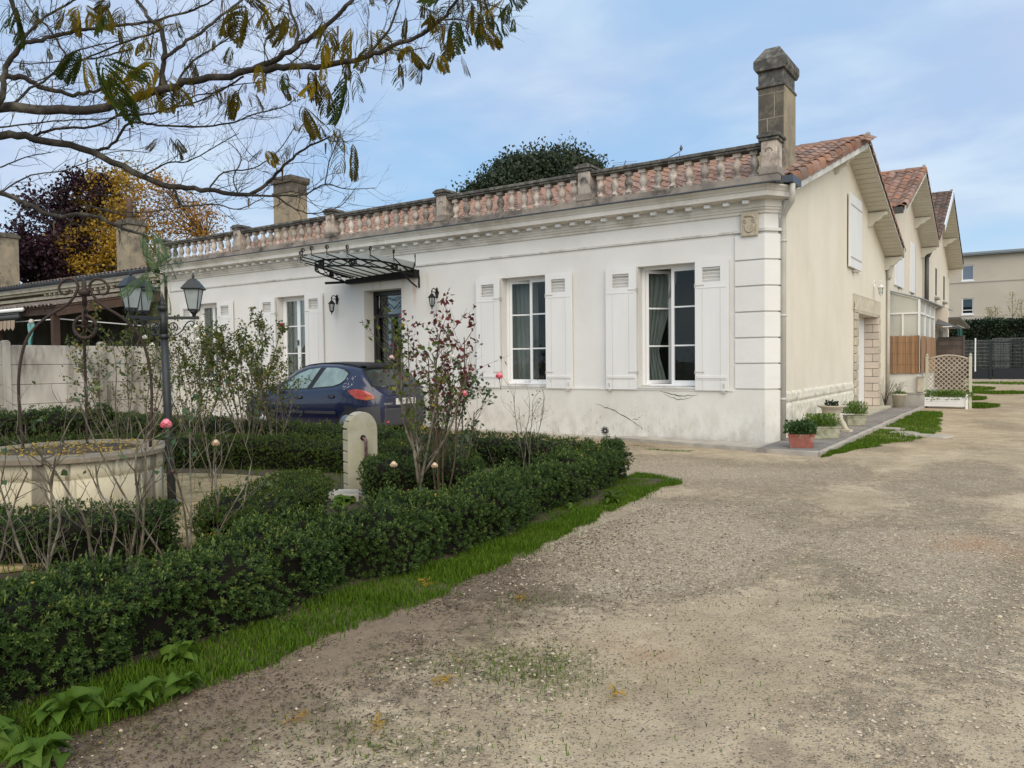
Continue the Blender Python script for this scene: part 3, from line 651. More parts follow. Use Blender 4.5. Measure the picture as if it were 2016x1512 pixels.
def shutter(xa,wd,dirn,z0=.885,z1=3.06,y=-.052,tip=0):
    """xa hinge edge, extends wd in dirn away from the opening"""
    x0,x1=sorted((xa,xa+dirn*wd)); b=B(); 
    holed(b,x0,x1,z0,z1,[(x0+wd*.22,x1-wd*.24,z1-.36,z1-.12)],y-.018,y+.018)
    s=mk('shutter',b,'white_paint',house,bevel=.003)
    for k in range(4):
        zc=z1-.345+.062*k; m=Matrix.Translation(((x0+x1)/2-.0*wd,y,zc+.012))@Matrix.Rotation(R(38),4,'X')
        bb=B(); bb.mbox(m,wd*.54,.009,.024); mk('louvre',bb,'white_paint',s)
    mk('batten',B().box(x0+.03,x1-.03,y-.030,y-.019,z0+.20,z0+.245),'white_paint',s,bevel=.003); mk('batten',B().box(x0+.03,x1-.03,y-.024,y-.019,z1-.465,z1-.445),'white_paint',s)
    g=B(); gx=x0+wd*.22
    for xx in (gx,x1-wd*.24): g.box(xx-.003,xx+.003,y-.0195,y-.0182,z0+.01,z1-.48)
    g.box(x0+.02,x1-.02,y-.0195,y-.0182,z0+.17,z0+.175); mk('board_joint',g,'pipe_grey',s)
    h=B(); far=x1 if dirn>0 else x0
    h.box(far-.07*dirn-.008,far-.07*dirn+.008,y-.04,y-.019,z0+.06,z0+.12).box(far-.08*dirn-.02,far-.08*dirn+.02,y-.05,y+.03,z0-.035,z0-.005)
    hx=xa; h.box(hx-.012,hx+.012,y-.02,y+.05,z0+.28,z0+.33).box(hx-.012,hx+.012,y-.02,y+.05,z1-.45,z1-.38)
    h.box(hx-dirn*-.0,hx+dirn*.16,y-.023,y-.0185,z0+.295,z0+.315).box(hx,hx+dirn*.16,y-.023,y-.0185,z1-.425,z1-.405); mk('shutter_hardware',h,'pipe_grey',s)
for (x0,x1),wl,wr in zip(WIN,(.60,.58,.62,.60),(.57,.57,.62,.66)):
    shutter(x0+.005,wl,-1); shutter(x1-.005,wr,1)
# ---- front door
x0,x1=DOOR
b=B(); b.box(x0,x0+.07,.30,.40,.12,3.03).box(x1-.07,x1,.30,.40,.12,3.03).box(x0+.07,x1-.07,.30,.40,2.93,3.03).box(x0+.07,x1-.07,.30,.40,2.42,2.50)
d=mk('front_door',b,'door_black',house)
b=B().box(x0+.07,x0+.14,.32,.37,.12,2.42).box(x1-.14,x1-.07,.32,.37,.12,2.42).box(x0+.14,x1-.14,.32,.37,.12,.8).box((x0+x1)/2-.04,(x0+x1)/2+.04,.315,.375,.8,2.42)
mk('door_leaf',b,'door_black',d)
mk('door_pane',B().box(x0+.1,x1-.1,.385,.39,.8,2.42).box(x0+.1,x1-.1,.385,.39,2.5,2.93),'window_glass',d)
b=B(); xm=(x0+x1)/2
for k in range(9):
    z=.75+.19*k
    for sx in (-1,1):
        b.tube([(xm+sx*.04,.335,z),(xm+sx*.18,.33,z+.045),(xm+sx*.30,.33,z+.12),(xm+sx*.42,.335,z+.22)],.008,5)
for sx in (-1,1):
    b.tube([(xm+sx*.45,.335,2.52),(xm+sx*.38,.33,2.68),(xm+sx*.2,.33,2.74),(xm+sx*.05,.335,2.62)],.01,5); b.tube([(xm+sx*.2,.33,2.74),(xm+sx*.3,.33,2.84),(xm+sx*.15,.33,2.88),(xm,.335,2.80)],.008,5)
mk('ironwork',b,'iron_black',d)
mk('threshold',B().box(x0-.05,x1+.05,-.35,.34,-.02,.12),'pale_stone',house,bevel=.01)
# ---- glass canopy (marquise)
cx_,rb,ra=-8.55,1.62,1.06
can=mk('door_canopy',B().prism([(cx_-ra+.05,3.20),(cx_+ra+.02,3.22),(cx_+ra+.02,3.38),(cx_-ra+.05,3.30)],-.16,-.002,'y').beam((cx_-ra-.30,-.45,3.22),(cx_-ra+.10,-.08,3.25),.05,.05),'iron_black',house)
def ell(t,k=1.0): return cx_+ra*k*cos(t),-.06-rb*k*sin(t)
b=B(); N=30
up=[(*ell(PI*i/N),3.51-.15*(1-sin(PI*i/N))**2) for i in range(N+1)]; lo=[(*ell(PI*i/N,1.0),3.375-.13*(1-sin(PI*i/N))**2) for i in range(N+1)]
b.tube(up,.019,6).tube(lo,.019,6); mk('canopy_ring',b,'iron_black',can)
b=B()
for i in range(0,10):
    ta=PI*(i)/10; tb=PI*(i+1)/10; 
    def P(t,f): 
        x,y=ell(t); s=(1-sin(t))**2; zu=3.51-.15*s; zl=3.375-.13*s; return (x,y,zl+(zu-zl)*f)
    seq=[P(ta+(tb-ta)*k/8,.5+.5*cos(PI*(k/8)+(PI if i%2 else 0))) for k in range(9)]; b.tube(seq,.011,5)
    seq=[P(ta+(tb-ta)*k/8,.5-.5*cos(PI*(k/8)+(PI if i%2 else 0))) for k in range(9)]; b.tube(seq,.011,5)
for t in (.12*PI,.32*PI,.52*PI,.72*PI,.9*PI):
    x,y=ell(t); s=(1-sin(t))**2; zc=3.443-.14*s; tx,ty=-ra*sin(t),-rb*cos(t); l=math.hypot(tx,ty); tx/=l;ty/=l
    sp=[]
    for k in range(22):
        a=k*.62; r=.062*(1-k/26); sp.append((x+tx*r*cos(a),y+ty*r*cos(a)-.012,zc+r*sin(a)))
    b.tube(sp,.012,5)
    b.tube([(x+tx*.075*cos(q*PI/6),y+ty*.075*cos(q*PI/6)-.012,zc+.075*sin(q*PI/6)) for q in range(13)],.012,5)
mk('canopy_scroll',b,'iron_black',can)
gp=[]
for k in range(11):
    t=PI*(k+.5)/11 ; ex,ey=ell(t,1.20); xa=cx_+ra*.93*cos(t)*.95; p0=(xa,-.06,3.33); p1=(ex,ey,3.57-.12*(1-sin(t))**2)
    b=B().tube([p0,p1],.013,5)
    d=Vector((ex-xa,ey+.06,0)).normalized(); curl=[]
    for q in range(20):
        a=-PI/2+q*.5; r=.052*(1-q/26); curl.append((p1[0]+d.x*(r*cos(a)-.0),p1[1]+d.y*(r*cos(a)),p1[2]+.14+r*sin(a)))
    b.tube([p1,(p1[0]+d.x*.02,p1[1]+d.y*.02,p1[2]+.05)]+curl,.010,5)
    dn=[(p1[0]-d.x*.03*cos(q*.7),p1[1]-d.y*.03*cos(q*.7),p1[2]-.03-.03*sin(q*.7)) for q in range(7)]; b.tube(dn,.006,4)
    mk('canopy_rib',b,'iron_black',can); gp.append((p0,p1))
for (a,c),(e,f) in zip(gp,gp[1:]):
    b=B().add([(a[0],a[1],a[2]+.014),(c[0],c[1],c[2]+.014),(f[0],f[1],f[2]+.014),(e[0],e[1],e[2]+.014)],[(0,1,2,3)]); 
    mk('canopy_pane',b,'canopy_glass',can)
b=B().tube([(cx_+ra-.02,-.05,3.02),(cx_+ra-.0,-.25,3.10),(cx_+ra-.05,-.45,3.28),(ell(.3)[0],ell(.3)[1],3.36)],.018,6).tube([(cx_+ra+.02,-.02,3.24),(cx_+ra+.02,-.02,3.0)],.02,6)
mk('canopy_bracket',b,'iron_black',can)
# ---- wall lamps
def wall_lamp(x,z,mat='iron_black',axis=0):
    base=Matrix.Translation((x,0,z)) if axis==0 else Matrix.Translation((0,x,z))@Matrix.Rotation(R(90),4,'Z')
    T=lambda p: tuple(base@Vector(p))
    b=B(); n=10
    b.tube([T((0,-.002,.02)),T((0,-.022,.02))],.05,10); b.tube([T((0,-.01,.02)),T((0,-.02,.11)),T((0,-.01,.14))],[.03,.02,.004],8); b.tube([T((0,-.01,.02)),T((0,-.02,-.07)),T((0,-.01,-.10))],[.035,.025,.004],8)
    arm=[T((0,-.02,.02)),T((0,-.06,.09)),T((0,-.12,.11)),T((0,-.17,.08)),T((0,-.18,.03)),T((0,-.18,.0))]; b.tube(arm,.010,6)
    b.tube([T((0,-.17,.03)),T((0,-.05,.03))],.008,6); b.tube([T((0,-.18,.02)),T((0,-.18,.06))],.016,6)
    w=mk('wall_lamp',b,mat,house)
    c=T((0,-.18,0)); b=B()
    b.lathe([(.012,.0),(.03,-.02),(.075,-.075),(.088,-.082),(.088,-.088),(.07,-.09)],c,8)
    for k in range(6):
        t=2*PI*k/6; b.tube([(c[0]+.066*cos(t),c[1]+.066*sin(t),c[2]-.09),(c[0]+.042*cos(t),c[1]+.042*sin(t),c[2]-.255)],.0065,5)
    b.lathe([(.046,-.25),(.044,-.265),(.02,-.285),(.010,-.30),(.014,-.315),(.003,-.345)],c,8)
    mk('lantern_frame',b,mat,w)
    mk('lantern_glass',B().lathe([(.060,-.09),(.037,-.252)],c,6,sm=False),'lantern_glass',w)
wall_lamp(-10.0,2.86); wall_lamp(-6.98,2.84)
wall_lamp(8.82,3.25,'white_paint',1)
# ---- side : embossed cladding, gable shutter, door surround
rows_=[(.0,.245),(.25,.665),(.67,.86)]
for z0,z1 in rows_:
    ys=np.arange(.30,6.18,.026); zs=np.linspace(z0,z1,max(5,int((z1-z0)/.026))); Yg,Zg=np.meshgrid(ys,zs); Pn=np.stack([Yg*0,Yg,Zg],-1)
    def vn(k):
        g=RNG.random((int(Yg.shape[0]/k)+3,int(Yg.shape[1]/k)+3)); a=np.arange(Yg.shape[0])/k; c=np.arange(Yg.shape[1])/k; ia=a.astype(int);ic=c.astype(int); fa=(a-ia)[:,None];fc=(c-ic)[None]
        return (g[ia][:,ic]*(1-fa)+g[ia+1][:,ic]*fa)*(1-fc)+(g[ia][:,ic+1]*(1-fa)+g[ia+1][:,ic+1]*fa)*fc
    h=.004+.022*vn(3.1)+.018*vn(1.3)+.012*vn(7)
    edge=np.minimum(Zg-z0,z1-Zg); h=np.where(edge<.004,.002,h); jy=(np.abs(((Yg+ (z0*2.1))%1.15)-.575)<.012); h=np.where(jy,.004,h)
    Pn[...,0]=np.clip(h,.002,.06); nr,nc=Yg.shape; i=np.arange((nr-1)*nc).reshape(nr-1,nc)[:,:-1].ravel()
    npmesh('cladding_course',Pn.reshape(-1,3),np.stack([i,i+1,i+nc+1,i+nc],1),'cladding_stone',house,smooth=False)
gs=B(); holed(gs,5.55,6.88,3.40,5.0,[],.03,.075,axis='x')
s=mk('gable_shutter',B().box(.03,.075,5.55,6.2,3.40,5.0).box(.03,.075,6.215,6.88,3.40,5.0),'white_paint',house,bevel=.004)
mk('shutter_hardware',B().box(.01,.10,6.1,6.3,3.33,3.37).box(.076,.084,5.6,6.85,3.6,3.63).box(.076,.084,5.6,6.85,4.75,4.78),'pipe_grey',s)
# side door surround
mk('side_door',B().box(-.34,-.30,6.7,9.5,.12,2.5).box(-.31,-.27,7.3,7.36,.12,2.5),'white_paint',house)
b=B(); Yg=np.arange(6.2,9.78,.05); zs=np.arange(2.5,2.86,.045); Y2,Z2=np.meshgrid(Yg,zs); Pn=np.stack([.035+.012*n3(np.stack([Y2*0,Y2,Z2],-1),8),Y2,Z2],-1)
nr,nc=Y2.shape; i=np.arange((nr-1)*nc).reshape(nr-1,nc)[:,:-1].ravel(); npmesh('door_lintel_face',Pn.reshape(-1,3),np.stack([i,i+1,i+nc+1,i+nc],1),'rough_stone',house,smooth=True)
mk('door_lintel',B().box(.0,.028,6.2,9.75,2.501,2.86).box(-.30,.03,6.72,9.48,2.44,2.499),'rough_stone',house)
z=.14; k=0
while z<2.48:
    h=.178 if k%2 else .205; z2=min(z+h,2.49); 
    def rb_(y0,y1,x1=.05):
        bb=B().box(-.0,x1+random.uniform(-.012,.012),y0,y1,z+.006,z2-.006); mk('surround_stone',bb,'rough_stone',house,bevel=.016)
    rb_(6.32+.0*(k%2),6.69); rb_(9.51,9.72+.03*(k%2))
    cuts=[-.30,-.10,.0] if k%2==0 else [-.30,-.0]
    for a,c in zip(cuts,cuts[1:]): mk('reveal_stone',B().box(a+.005,c-.005 if c<0 else .03,9.40,9.498,z+.006,z2-.006),'reveal_stone',house,bevel=.004)
    z=z2; k+=1
mk('reveal_joint',B().box(-.30,.015,9.44,9.4995,.13,2.49),'mid_room',house)
mk('side_threshold',B().box(-.3,.30,6.6,9.75,.06,.135),'pale_stone',house,bevel=.01)
# back downpipe with hopper
b=B().tube([(.06,10.82,3.85),(.06,10.82,.05)],.045,8)
mk('downpipe',b,'pipe_grey',house)
mk('hopper',B().lathe([(.05,3.55),(.06,3.65),(.13,3.95),(.14,4.0)],(.09,10.78,0),8),'pipe_grey',house)
# ---- roofs : S tiles one by one
def s_tile(w,l,r=.042,th=.014):
    b=B(); n=8; A=[];C=[]
    for j,(v,zo) in enumerate(((0,.018),(l,0))):
        top=[];
        for i in range(n+1):
            u=i/n; z=r*(sin(u*2*PI-PI/2)*.5+.5)*1.15; top.append((u*w*1.06,v,z+zo+th))
        A.append(top)
    b.grid(A,sm=True)
    bot=[(x,y,z-th) for x,y,z in A[0]]; b.grid([bot,A[0]],sm=False)
    side=[(x,y,z-th) for x,y,z in A[1]]; 
    b.add([A[0][-1],A[1][-1],side[-1],bot[-1]],[(0,1,2,3)]); b.grid([bot,side],sm=True,flip=True)
    return b
def tile_roof(root,name,org,du,dv,nu,nv,mat,cam_pt,limit=300,skipfn=None,w=.24,l=.42,r=.042):
    """org eave corner; du horizontal unit along the ridge; dv up the slope"""
    u=Vector((1,0,0));v=Vector(dv);n=u.cross(v)
    M=Matrix((u,v,n)).transposed()
    eul=M.to_euler(); me=mk(name,s_tile(w,l*1.12,r),mat,mesh_only=True); st=s_tile(w,l*1.12,r)
    cells=[]
    for i in range(nu):
        for j in range(nv):
            if skipfn and skipfn(i,j): continue
            p=Vector(org)-u*(i*w)+v*(j*l); cells.append(((p-cam_pt).length,p))
    cells.sort(key=lambda c:c[0])
    for d,p in cells[:limit]:
        e=eul.copy(); inst(me,name,root,p+n*random.uniform(0,.006),(e.x+random.uniform(-.012,.012),e.y+random.uniform(-.02,.02),e.z))
    if len(cells)>limit:
        bv=np.array(st.v); V=[];F=[];k=0; Mn=np.array(M)
        fa=[f for f in st.f]
        for d,p in cells[limit:]:
            V.append(bv@Mn.T+np.array(p)+np.array(n)*random.uniform(0,.006)); F+= [tuple(q+k for q in f) for f in fa]; k+=len(bv)
        V=np.concatenate(V); bb=B(); bb.v=[tuple(x) for x in V]; bb.f=F; o=mk(name+'_field',bb,mat,root); o['kind']='stuff'
CP=Vector((3.46,-12.48,1.42))
def gable_roof(root,x_left,x_right,eave_f,ridge,eave_b,mat,xs_front=None,w=.24,l=.40,limit=300,ridge_tiles=True,back=True,nulimit=None):
    yf,zf=eave_f; yr,zr=ridge; yb,zb=eave_b
    vf=Vector((0,yr-yf,zr-zf)); nvf=int(round(vf.length/l)); vf.normalize(); vb=Vector((0,yr-yb,zr-zb)); Lb=vb.length; vb.normalize()
    nu=int((x_right-x_left)/w); 
    if nulimit: nu=min(nu,nulimit)
    lf=(Vector((0,yr-yf,zr-zf)).length)/nvf
    tile_roof(root,'roof_tile',(x_right-w*1.03,yf,zf),(-1,0,0),vf,nu,nvf,mat,CP,limit,None,w,lf)
# main house roof deck + tiles
def deck(root,x0,x1,ef,rg,eb,t=.05,mat='mortar'):
    b=B().prism([(ef[0],ef[1]),(rg[0],rg[1]),(rg[0],rg[1]-t),(ef[0],ef[1]-t)],x0,x1,'x').prism([(rg[0],rg[1]),(eb[0],eb[1]),(eb[0],eb[1]-t),(rg[0],rg[1]-t)],x0,x1,'x')
    return mk('roof_deck',b,mat,root)
EF=(.22,4.24);RG=(5.3,6.03);EB=(10.75,4.25)
deck(house,-16.8,.0,EF,RG,EB)
vf=Vector((0,RG[0]-EF[0],RG[1]-EF[1])); L=vf.length; vf.normalize(); nv=14
def skip(i,j): return False
def su(j): return 0
w_=.245; me_u=Vector((-1,0,0))
tile_roof(house,'roof_tile',(-.09,EF[0],EF[1]+.005),(-1,0,0),vf,69,nv,'roof_tile_light',CP,299,lambda i,j:(i in (1,2,3) and 2<=j<=4 and False),w_,L/nv)
# verge : flared wedge deck beyond the wall, verge tiles, barge board
def verge(root,xw,xf0,xr,ef,rg,eb,xb,n,mat,board='soffit_paint',w=.2,nb=14,frontflare=True):
    # soffit planes
    b=B(); t=.03
    def pl(p): return p
    dz=.16
    b.add([(xw,ef[0],ef[1]-dz+.08),(xf0,ef[0],ef[1]-dz+.08),(xr,rg[0],rg[1]-dz),(xw,rg[0],rg[1]-dz)],[(0,1,2,3)])
    mk('soffit',b,board,root)
    # rear soffit built from boards
    nbd=26
    bb_=B().add([(xw,rg[0],rg[1]-dz+.012),(xr,rg[0],rg[1]-dz+.012),(xb,eb[0],eb[1]-dz+.012),(xw,eb[0],eb[1]-dz+.012)],[(0,1,2,3)]); mk('soffit_backing',bb_,'mid_room',root)
    for k in range(nbd):
        a,c=k/nbd+.002,(k+1)/nbd-.002
        f=lambda t_:(rg[0]+(eb[0]-rg[0])*t_,rg[1]+(eb[1]-rg[1])*t_-dz)
        y0,z0=f(a);y1,z1=f(c); x0=xr+(xb-xr)*a; x1=xr+(xb-xr)*c
        mk('soffit_board',B().add([(xw,y0,z0),(x0,y0,z0),(x1,y1,z1),(xw,y1,z1),(xw,y0,z0+.01),(x0,y0,z0+.01),(x1,y1,z1+.01),(xw,y1,z1+.01)],[(0,1,2,3),(0,4,5,1),(3,2,6,7),(1,5,6,2)]),board,root)
    # barge boards
    def barge(p,q,h=.17,th=.035):
        b=B(); v=[]
        for (x,y,z) in (p,q):
            v+=[(x-th,y,z),(x,y,z),(x,y,z-h),(x-th,y,z-h)]
        b.add(v,[(0,1,5,4),(1,2,6,5),(2,3,7,6),(3,0,4,7),(0,3,2,1),(4,5,6,7)]); return b
    mk('barge_board',barge((xf0+.012,ef[0]-.05,ef[1]+.0),(xr+.012,rg[0]-.0,rg[1]+.0),.20),'trim_white',root)
    mk('barge_board',barge((xr,rg[0]+.002,rg[1]+.03),(xb,eb[0],eb[1]+.03),.13),board,root)
    mk('eave_board',B().box(xw+.002,xb,eb[0],eb[0]+.03,eb[1]-.16,eb[1]+.02),board,root)
    # verge tiles (front slope) : half-barrels with a dropped side
    for k in range(n):
        t0=k/n;t1=(k+1.12)/n
        def at(t): return Vector((xf0+(xr-xf0)*t,ef[0]+(rg[0]-ef[0])*t,ef[1]+(rg[1]-ef[1])*t))
        p,q=at(t0),at(min(1,t1)); rows=[]
        for pt,lift in ((p,.045),(q,.012)):
            row=[]
            for (dx,dz_) in ((.035,-.10),(.04,-.03),(.035,.03),(.015,.075),(-.03,.10),(-.08,.095),(-.125,.06),(-.15,.015)):
                row.append((pt.x+dx*w/.2,pt.y,pt.z+dz_+lift))
            rows.append(row)
        b=B().grid(rows,sm=True,flip=True); fr=rows[0]; ins=[(x-.012*(1 if x>pt.x-.05 else -1),y+.004,z-.014) for x,y,z in fr]; b.grid([fr,ins],sm=False,flip=True)
        mk('verge_tile',b,mat,root)
    for k in range(nb):
        t0=k/nb;t1=(k+1.1)/nb
        def at(t): return Vector((xr+(xb-xr)*t,rg[0]+(eb[0]-rg[0])*t,rg[1]+(eb[1]-rg[1])*t))
        p,q=at(t0),at(min(1.02,t1)); rows=[]
        for pt,lift in ((p,.0),(q,.03)):
            rows.append([(pt.x+dx,pt.y,pt.z+dz_+lift) for dx,dz_ in ((.035,-.04),(.035,.05),(0,.09),(-.06,.10),(-.12,.05))])
        mk('verge_tile',B().grid(rows,sm=True),mat,root)
verge(house,.002,.20,.45,EF,RG,EB,.46,14,'roof_tile')
# fill between tile field and verge
mk('roof_deck_edge',B().add([(0,EF[0],EF[1]),(.18,EF[0],EF[1]),(.42,RG[0],RG[1]),(0,RG[0],RG[1]),(.43,EB[0],EB[1]),(0,EB[0],EB[1])],[(0,1,2,3),(3,2,4,5)]),'mortar',house)
tv=Vector((0,RG[0]-EF[0],RG[1]-EF[1])).normalized()
me=mk('roof_tile',s_tile(.235,L/nv*1.12),'roof_tile_light',mesh_only=True)
nn=Vector((0,-tv.z,tv.y)); Mx=Matrix((Vector((1,0,0)),tv,nn)).transposed()
for j in range(5,nv):
    for q in range(1 if j<12 else 2):
        if .20+.25*(j/nv)-.16>.10: inst(me,'roof_tile',house,Vector((-.09+.235*(q+1),EF[0],EF[1]))+tv*(j*L/nv),Mx.to_euler())
# ridge tiles
def ridge(root,x0,x1,y,z,mat,r=.10,L=.42):
    me=mk('ridge_tile',B().grid([[(xx,-rr*cos(PI*i/6)*1.1,rr*sin(PI*i/6)) for i in range(7)] for xx,rr in ((0,r),(L*1.08,r*.86))]),mat,mesh_only=True)
    x=x1-L*1.08
    while x>x0: inst(me,'ridge_tile',root,(x,y,z-.01)); x-=L
ridge(house,-16.8,.38,RG[0],RG[1]+.02,'roof_tile')
b=B().prism([(RG[0]-.14,RG[1]-.05),(RG[0]+.14,RG[1]-.05),(RG[0]+.11,RG[1]+.08),(RG[0],RG[1]+.145),(RG[0]-.11,RG[1]+.08)],.42,.50,'x'); mk('ridge_end',b,'mortar',house,bevel=.01)
# purlin bracket under rear eaves
def bracket(root,xw,y,z,sx=.42,m='soffit_paint'):
    b=B(); P=[(xw,z-.02),(xw+sx,z-.02),(xw+sx,z-.09),(xw+sx*.8,z-.12),(xw+sx*.65,z-.20),(xw+sx*.35,z-.25),(xw+sx*.2,z-.34),(xw,z-.36)]
    b.prism(P,y-.06,y+.06,'y'); mk('bracket',b,m,root)
f=lambda y:RG[1]+(EB[1]-RG[1])*(y-RG[0])/(EB[0]-RG[0])-.16
for y in (8.1,10.62): bracket(house,.002,y,f(y))
g=lambda y:RG[1]-(RG[0]-y)*(RG[1]-EF[1])/(RG[0]-EF[0])-.16
bracket(house,.002,4.3,g(4.3),.36)
# ---- chimneys
def chimney(x0,x1,y0,y1,z0,zs,zc,mat,matd,cap=True,label=None,sc=1):
    c=mk('chimney',B().box(x0,x1,y0,y1,z0,zs),mat,house,bevel=.012)
    if label:c['label']=label
    b=B().box(x0-.05*sc,x1+.05*sc,y0-.05*sc,y1+.05*sc,zs,zs+.05); 
    b.box(x0,x1,y0,y1,zs+.05,zs+.29)
    zz=zs+.29
    b.prism([(x0-.03,zz),(x1+.03,zz),(x1+.11*sc,zz+.07),(x1+.11*sc,zz+.19),(x0-.11*sc,zz+.19),(x0-.11*sc,zz+.07)],y0-.10*sc,y1+.10*sc,'y')
    zz+=.19
    k=len(b.v); X0,X1,Y0,Y1=x0-.11*sc,x1+.11*sc,y0-.10*sc,y1+.10*sc; mx=(x1-x0)*.22
    b.add([(X0,Y0,zz),(X1,Y0,zz),(X1,Y1,zz),(X0,Y1,zz),(x0+mx,y0+.1,zc),(x1-mx,y0+.1,zc),(x1-mx,y1-.1,zc),(x0+mx,y1-.1,zc)],[(0,1,5,4),(1,2,6,5),(2,3,7,6),(3,0,4,7),(4,5,6,7)])
    mk('chimney_cap',b,matd,c,bevel=.012)
    return c
c=chimney(-.66,-.22,1.31,2.06,4.4,6.16,6.88,'chimney_stone','black_stone',sc=.62)
mk('chimney_lit_face',B().box(-.2195,-.205,1.315,2.055,4.5,6.17),'chimney_tan',c)  # paler sheet: stronger light on the right side put into its colour
mk('chimney_flashing',B().prism([(-.70,4.5),(-.15,4.5),(-.20,5.05),(-.67,5.05)],1.27,2.12,'y'),'chimney_tan',c)
g_=B()
for z in (5.15,5.62,6.05): g_.box(-.662,-.218,1.308,1.3095,z,z+.006)
for x,z0,z1 in ((-.5,5.15,5.62),(-.38,5.62,6.05),(-.45,4.8,5.15)): g_.box(x,x+.007,1.308,1.3095,z0,z1)
mk('mortar_joint',g_,'pale_stone',c)
c=chimney(-15.36,-14.56,2.5,3.1,4.6,6.42,6.95,'chimney_tan','chimney_stone',sc=.6)
# tv aerials beyond the ridge
b=B().tube([(-5.3,5.2,6.0),(-5.12,5.2,6.42)],.012,5)
for k in range(6):
    z=6.12+.05*k; xk=-5.25+.02*k; b.tube([(xk-.32,5.15,z+.02),(xk+.32,5.25,z)],.004,4)
mk('tv_aerial',b,'dark_pipe',house)
b=B().tube([(-4.65,5.3,6.12),(-3.72,5.3,6.44)],.010,5).tube([(-3.74,5.3,6.40),(-3.74,5.3,6.05)],.010,5)
for k in range(9): x=-4.55+.1*k; b.tube([(x,5.24,6.15+.034*k),(x+.0,5.36,6.17+.034*k)],.005,4)
b.lathe([(.01,0),(.045,.06),(.01,.15)],(-3.70,5.3,6.44),6); mk('tv_aerial',b,'dark_pipe',house)
# ================= REAR HOUSES =================
def rear_house(name,label,y0,y1,ze,yr,zr,xl,win,loc,tilemat,ov=.55,plain_board=False,zef=None):
    h=thing(name,label,'house',loc)
    zef=zef or ze
    b=B().prism([(y0,-.1),(y1,-.1),(y1,ze-.1),(yr,zr-.14),(y0,ze-.1)],xl,0,'x'); mk('wall',b,'rear_wall',h)
    ef=(y0-.25,zef); rg=(yr,zr); eb=(y1-.3,ze-.02)
    deck(h,xl,ov-.15,ef,rg,eb)
    v=Vector((0,rg[0]-ef[0],rg[1]-ef[1])); L=v.length; v.normalize(); nv=int(round(L/.38)); n=int((ov+2.6)/.24)
    tile_roof(h,'roof_tile',(ov-.32,ef[0],ef[1]+.005),(1,0,0),v,n,nv,tilemat,CP,300,None,.245,L/nv)
    verge(h,.002,ov-.05,ov,ef,rg,eb,ov+.01,nv,tilemat,nb=12)
    ridge(h,xl,ov-.1,yr,zr+.02,tilemat)
    mk('ridge_end',B().prism([(yr-.12,zr-.04),(yr+.12,zr-.04),(yr,zr+.15)],ov-.08,ov+.0,'x'),'mortar',h)
    mk('gutter',B().prism([(y0-.40,zef-.17),(y0-.28,zef-.17),(y0-.24,zef-.02),(y0-.44,zef-.02)],xl,ov-.1,'x'),'dark_pipe',h)
    f=lambda y:rg[1]+(eb[1]-rg[1])*(y-rg[0])/(eb[0]-rg[0])-.16
    for y in (yr+(y1-yr)*.5,y1-.35): bracket(h,.002,y,f(y),ov-.08)
    return h
h2=rear_house('rear_house','cream middle house of the row with red tiled gable rising behind the glazed porch',10.92,18.85,5.45,14.5,7.2,-8,None,(-4,15,0),'roof_tile')
def flat_shutter(h,y0,y1,z0,z1):
    s=mk('shutter',B().box(.003,.05,y0,(y0+y1)/2-.006,z0,z1).box(.003,.05,(y0+y1)/2+.006,y1,z0,z1),'white_paint',h,bevel=.004); mk('shutter_hardware',B().box(.0,.08,(y0+y1)/2-.06,(y0+y1)/2+.08,z0-.05,z0-.02),'dark_pipe',s)
flat_shutter(h2,12.2,13.9,3.50,4.75)
flat_shutter(h2,15.4,16.5,3.52,5.15)
mk('wall_joint',B().box(.002,.006,16.9,16.92,3.3,5.2),'mid_room',h2)
b=B().tube([(.25,18.75,5.75),(.25,18.9,5.45),(.18,19.0,5.25)],.05,8).tube([(.12,19.05,5.2),(.12,19.05,3.3)],.075,8).lathe([(.07,5.0),(.16,5.22),(.2,5.25)],(.15,19.05,0),8); mk('downpipe',b,'dark_pipe',h2)
h3=rear_house('rear_house','pale farthest house of the row with weathered dark tiles and open board soffit',19.0,29.0,5.6,23.3,8.0,-8,None,(-4,24,0),'roof_tile_dark',.58)
mk('verge_board',B().add([(.62,19.9,6.25),(.62,23.2,8.06),(.62,23.2,7.78),(.62,19.9,5.97),(.585,19.9,6.25),(.585,23.2,8.06)],[(0,1,2,3),(0,4,5,1)]),'pvc_white',h3)
for y0,y1,z0,z1 in ((22.9,23.55,3.85,5.05),(26.1,26.8,3.85,5.0)):
    w=mk('window',B().box(-.02,.012,y0,y1,z0,z1),'white_paint',h3); mk('pane',B().box(.013,.018,y0+.05,y1-.05,z0+.05,z1-.05),'mid_room',w); mk('sill',B().box(.0,.14,y0-.1,y1+.1,z0-.12,z0-.04),'concrete',w)
mk('door',B().box(.004,.05,26.0,27.2,.1,2.5),'white_paint',h3)
mk('porch_awning',B().prism([(19.6,2.75),(24.5,2.55),(24.5,2.62),(19.6,2.83)],.0,1.15,'x'),'dark_pipe',h3)
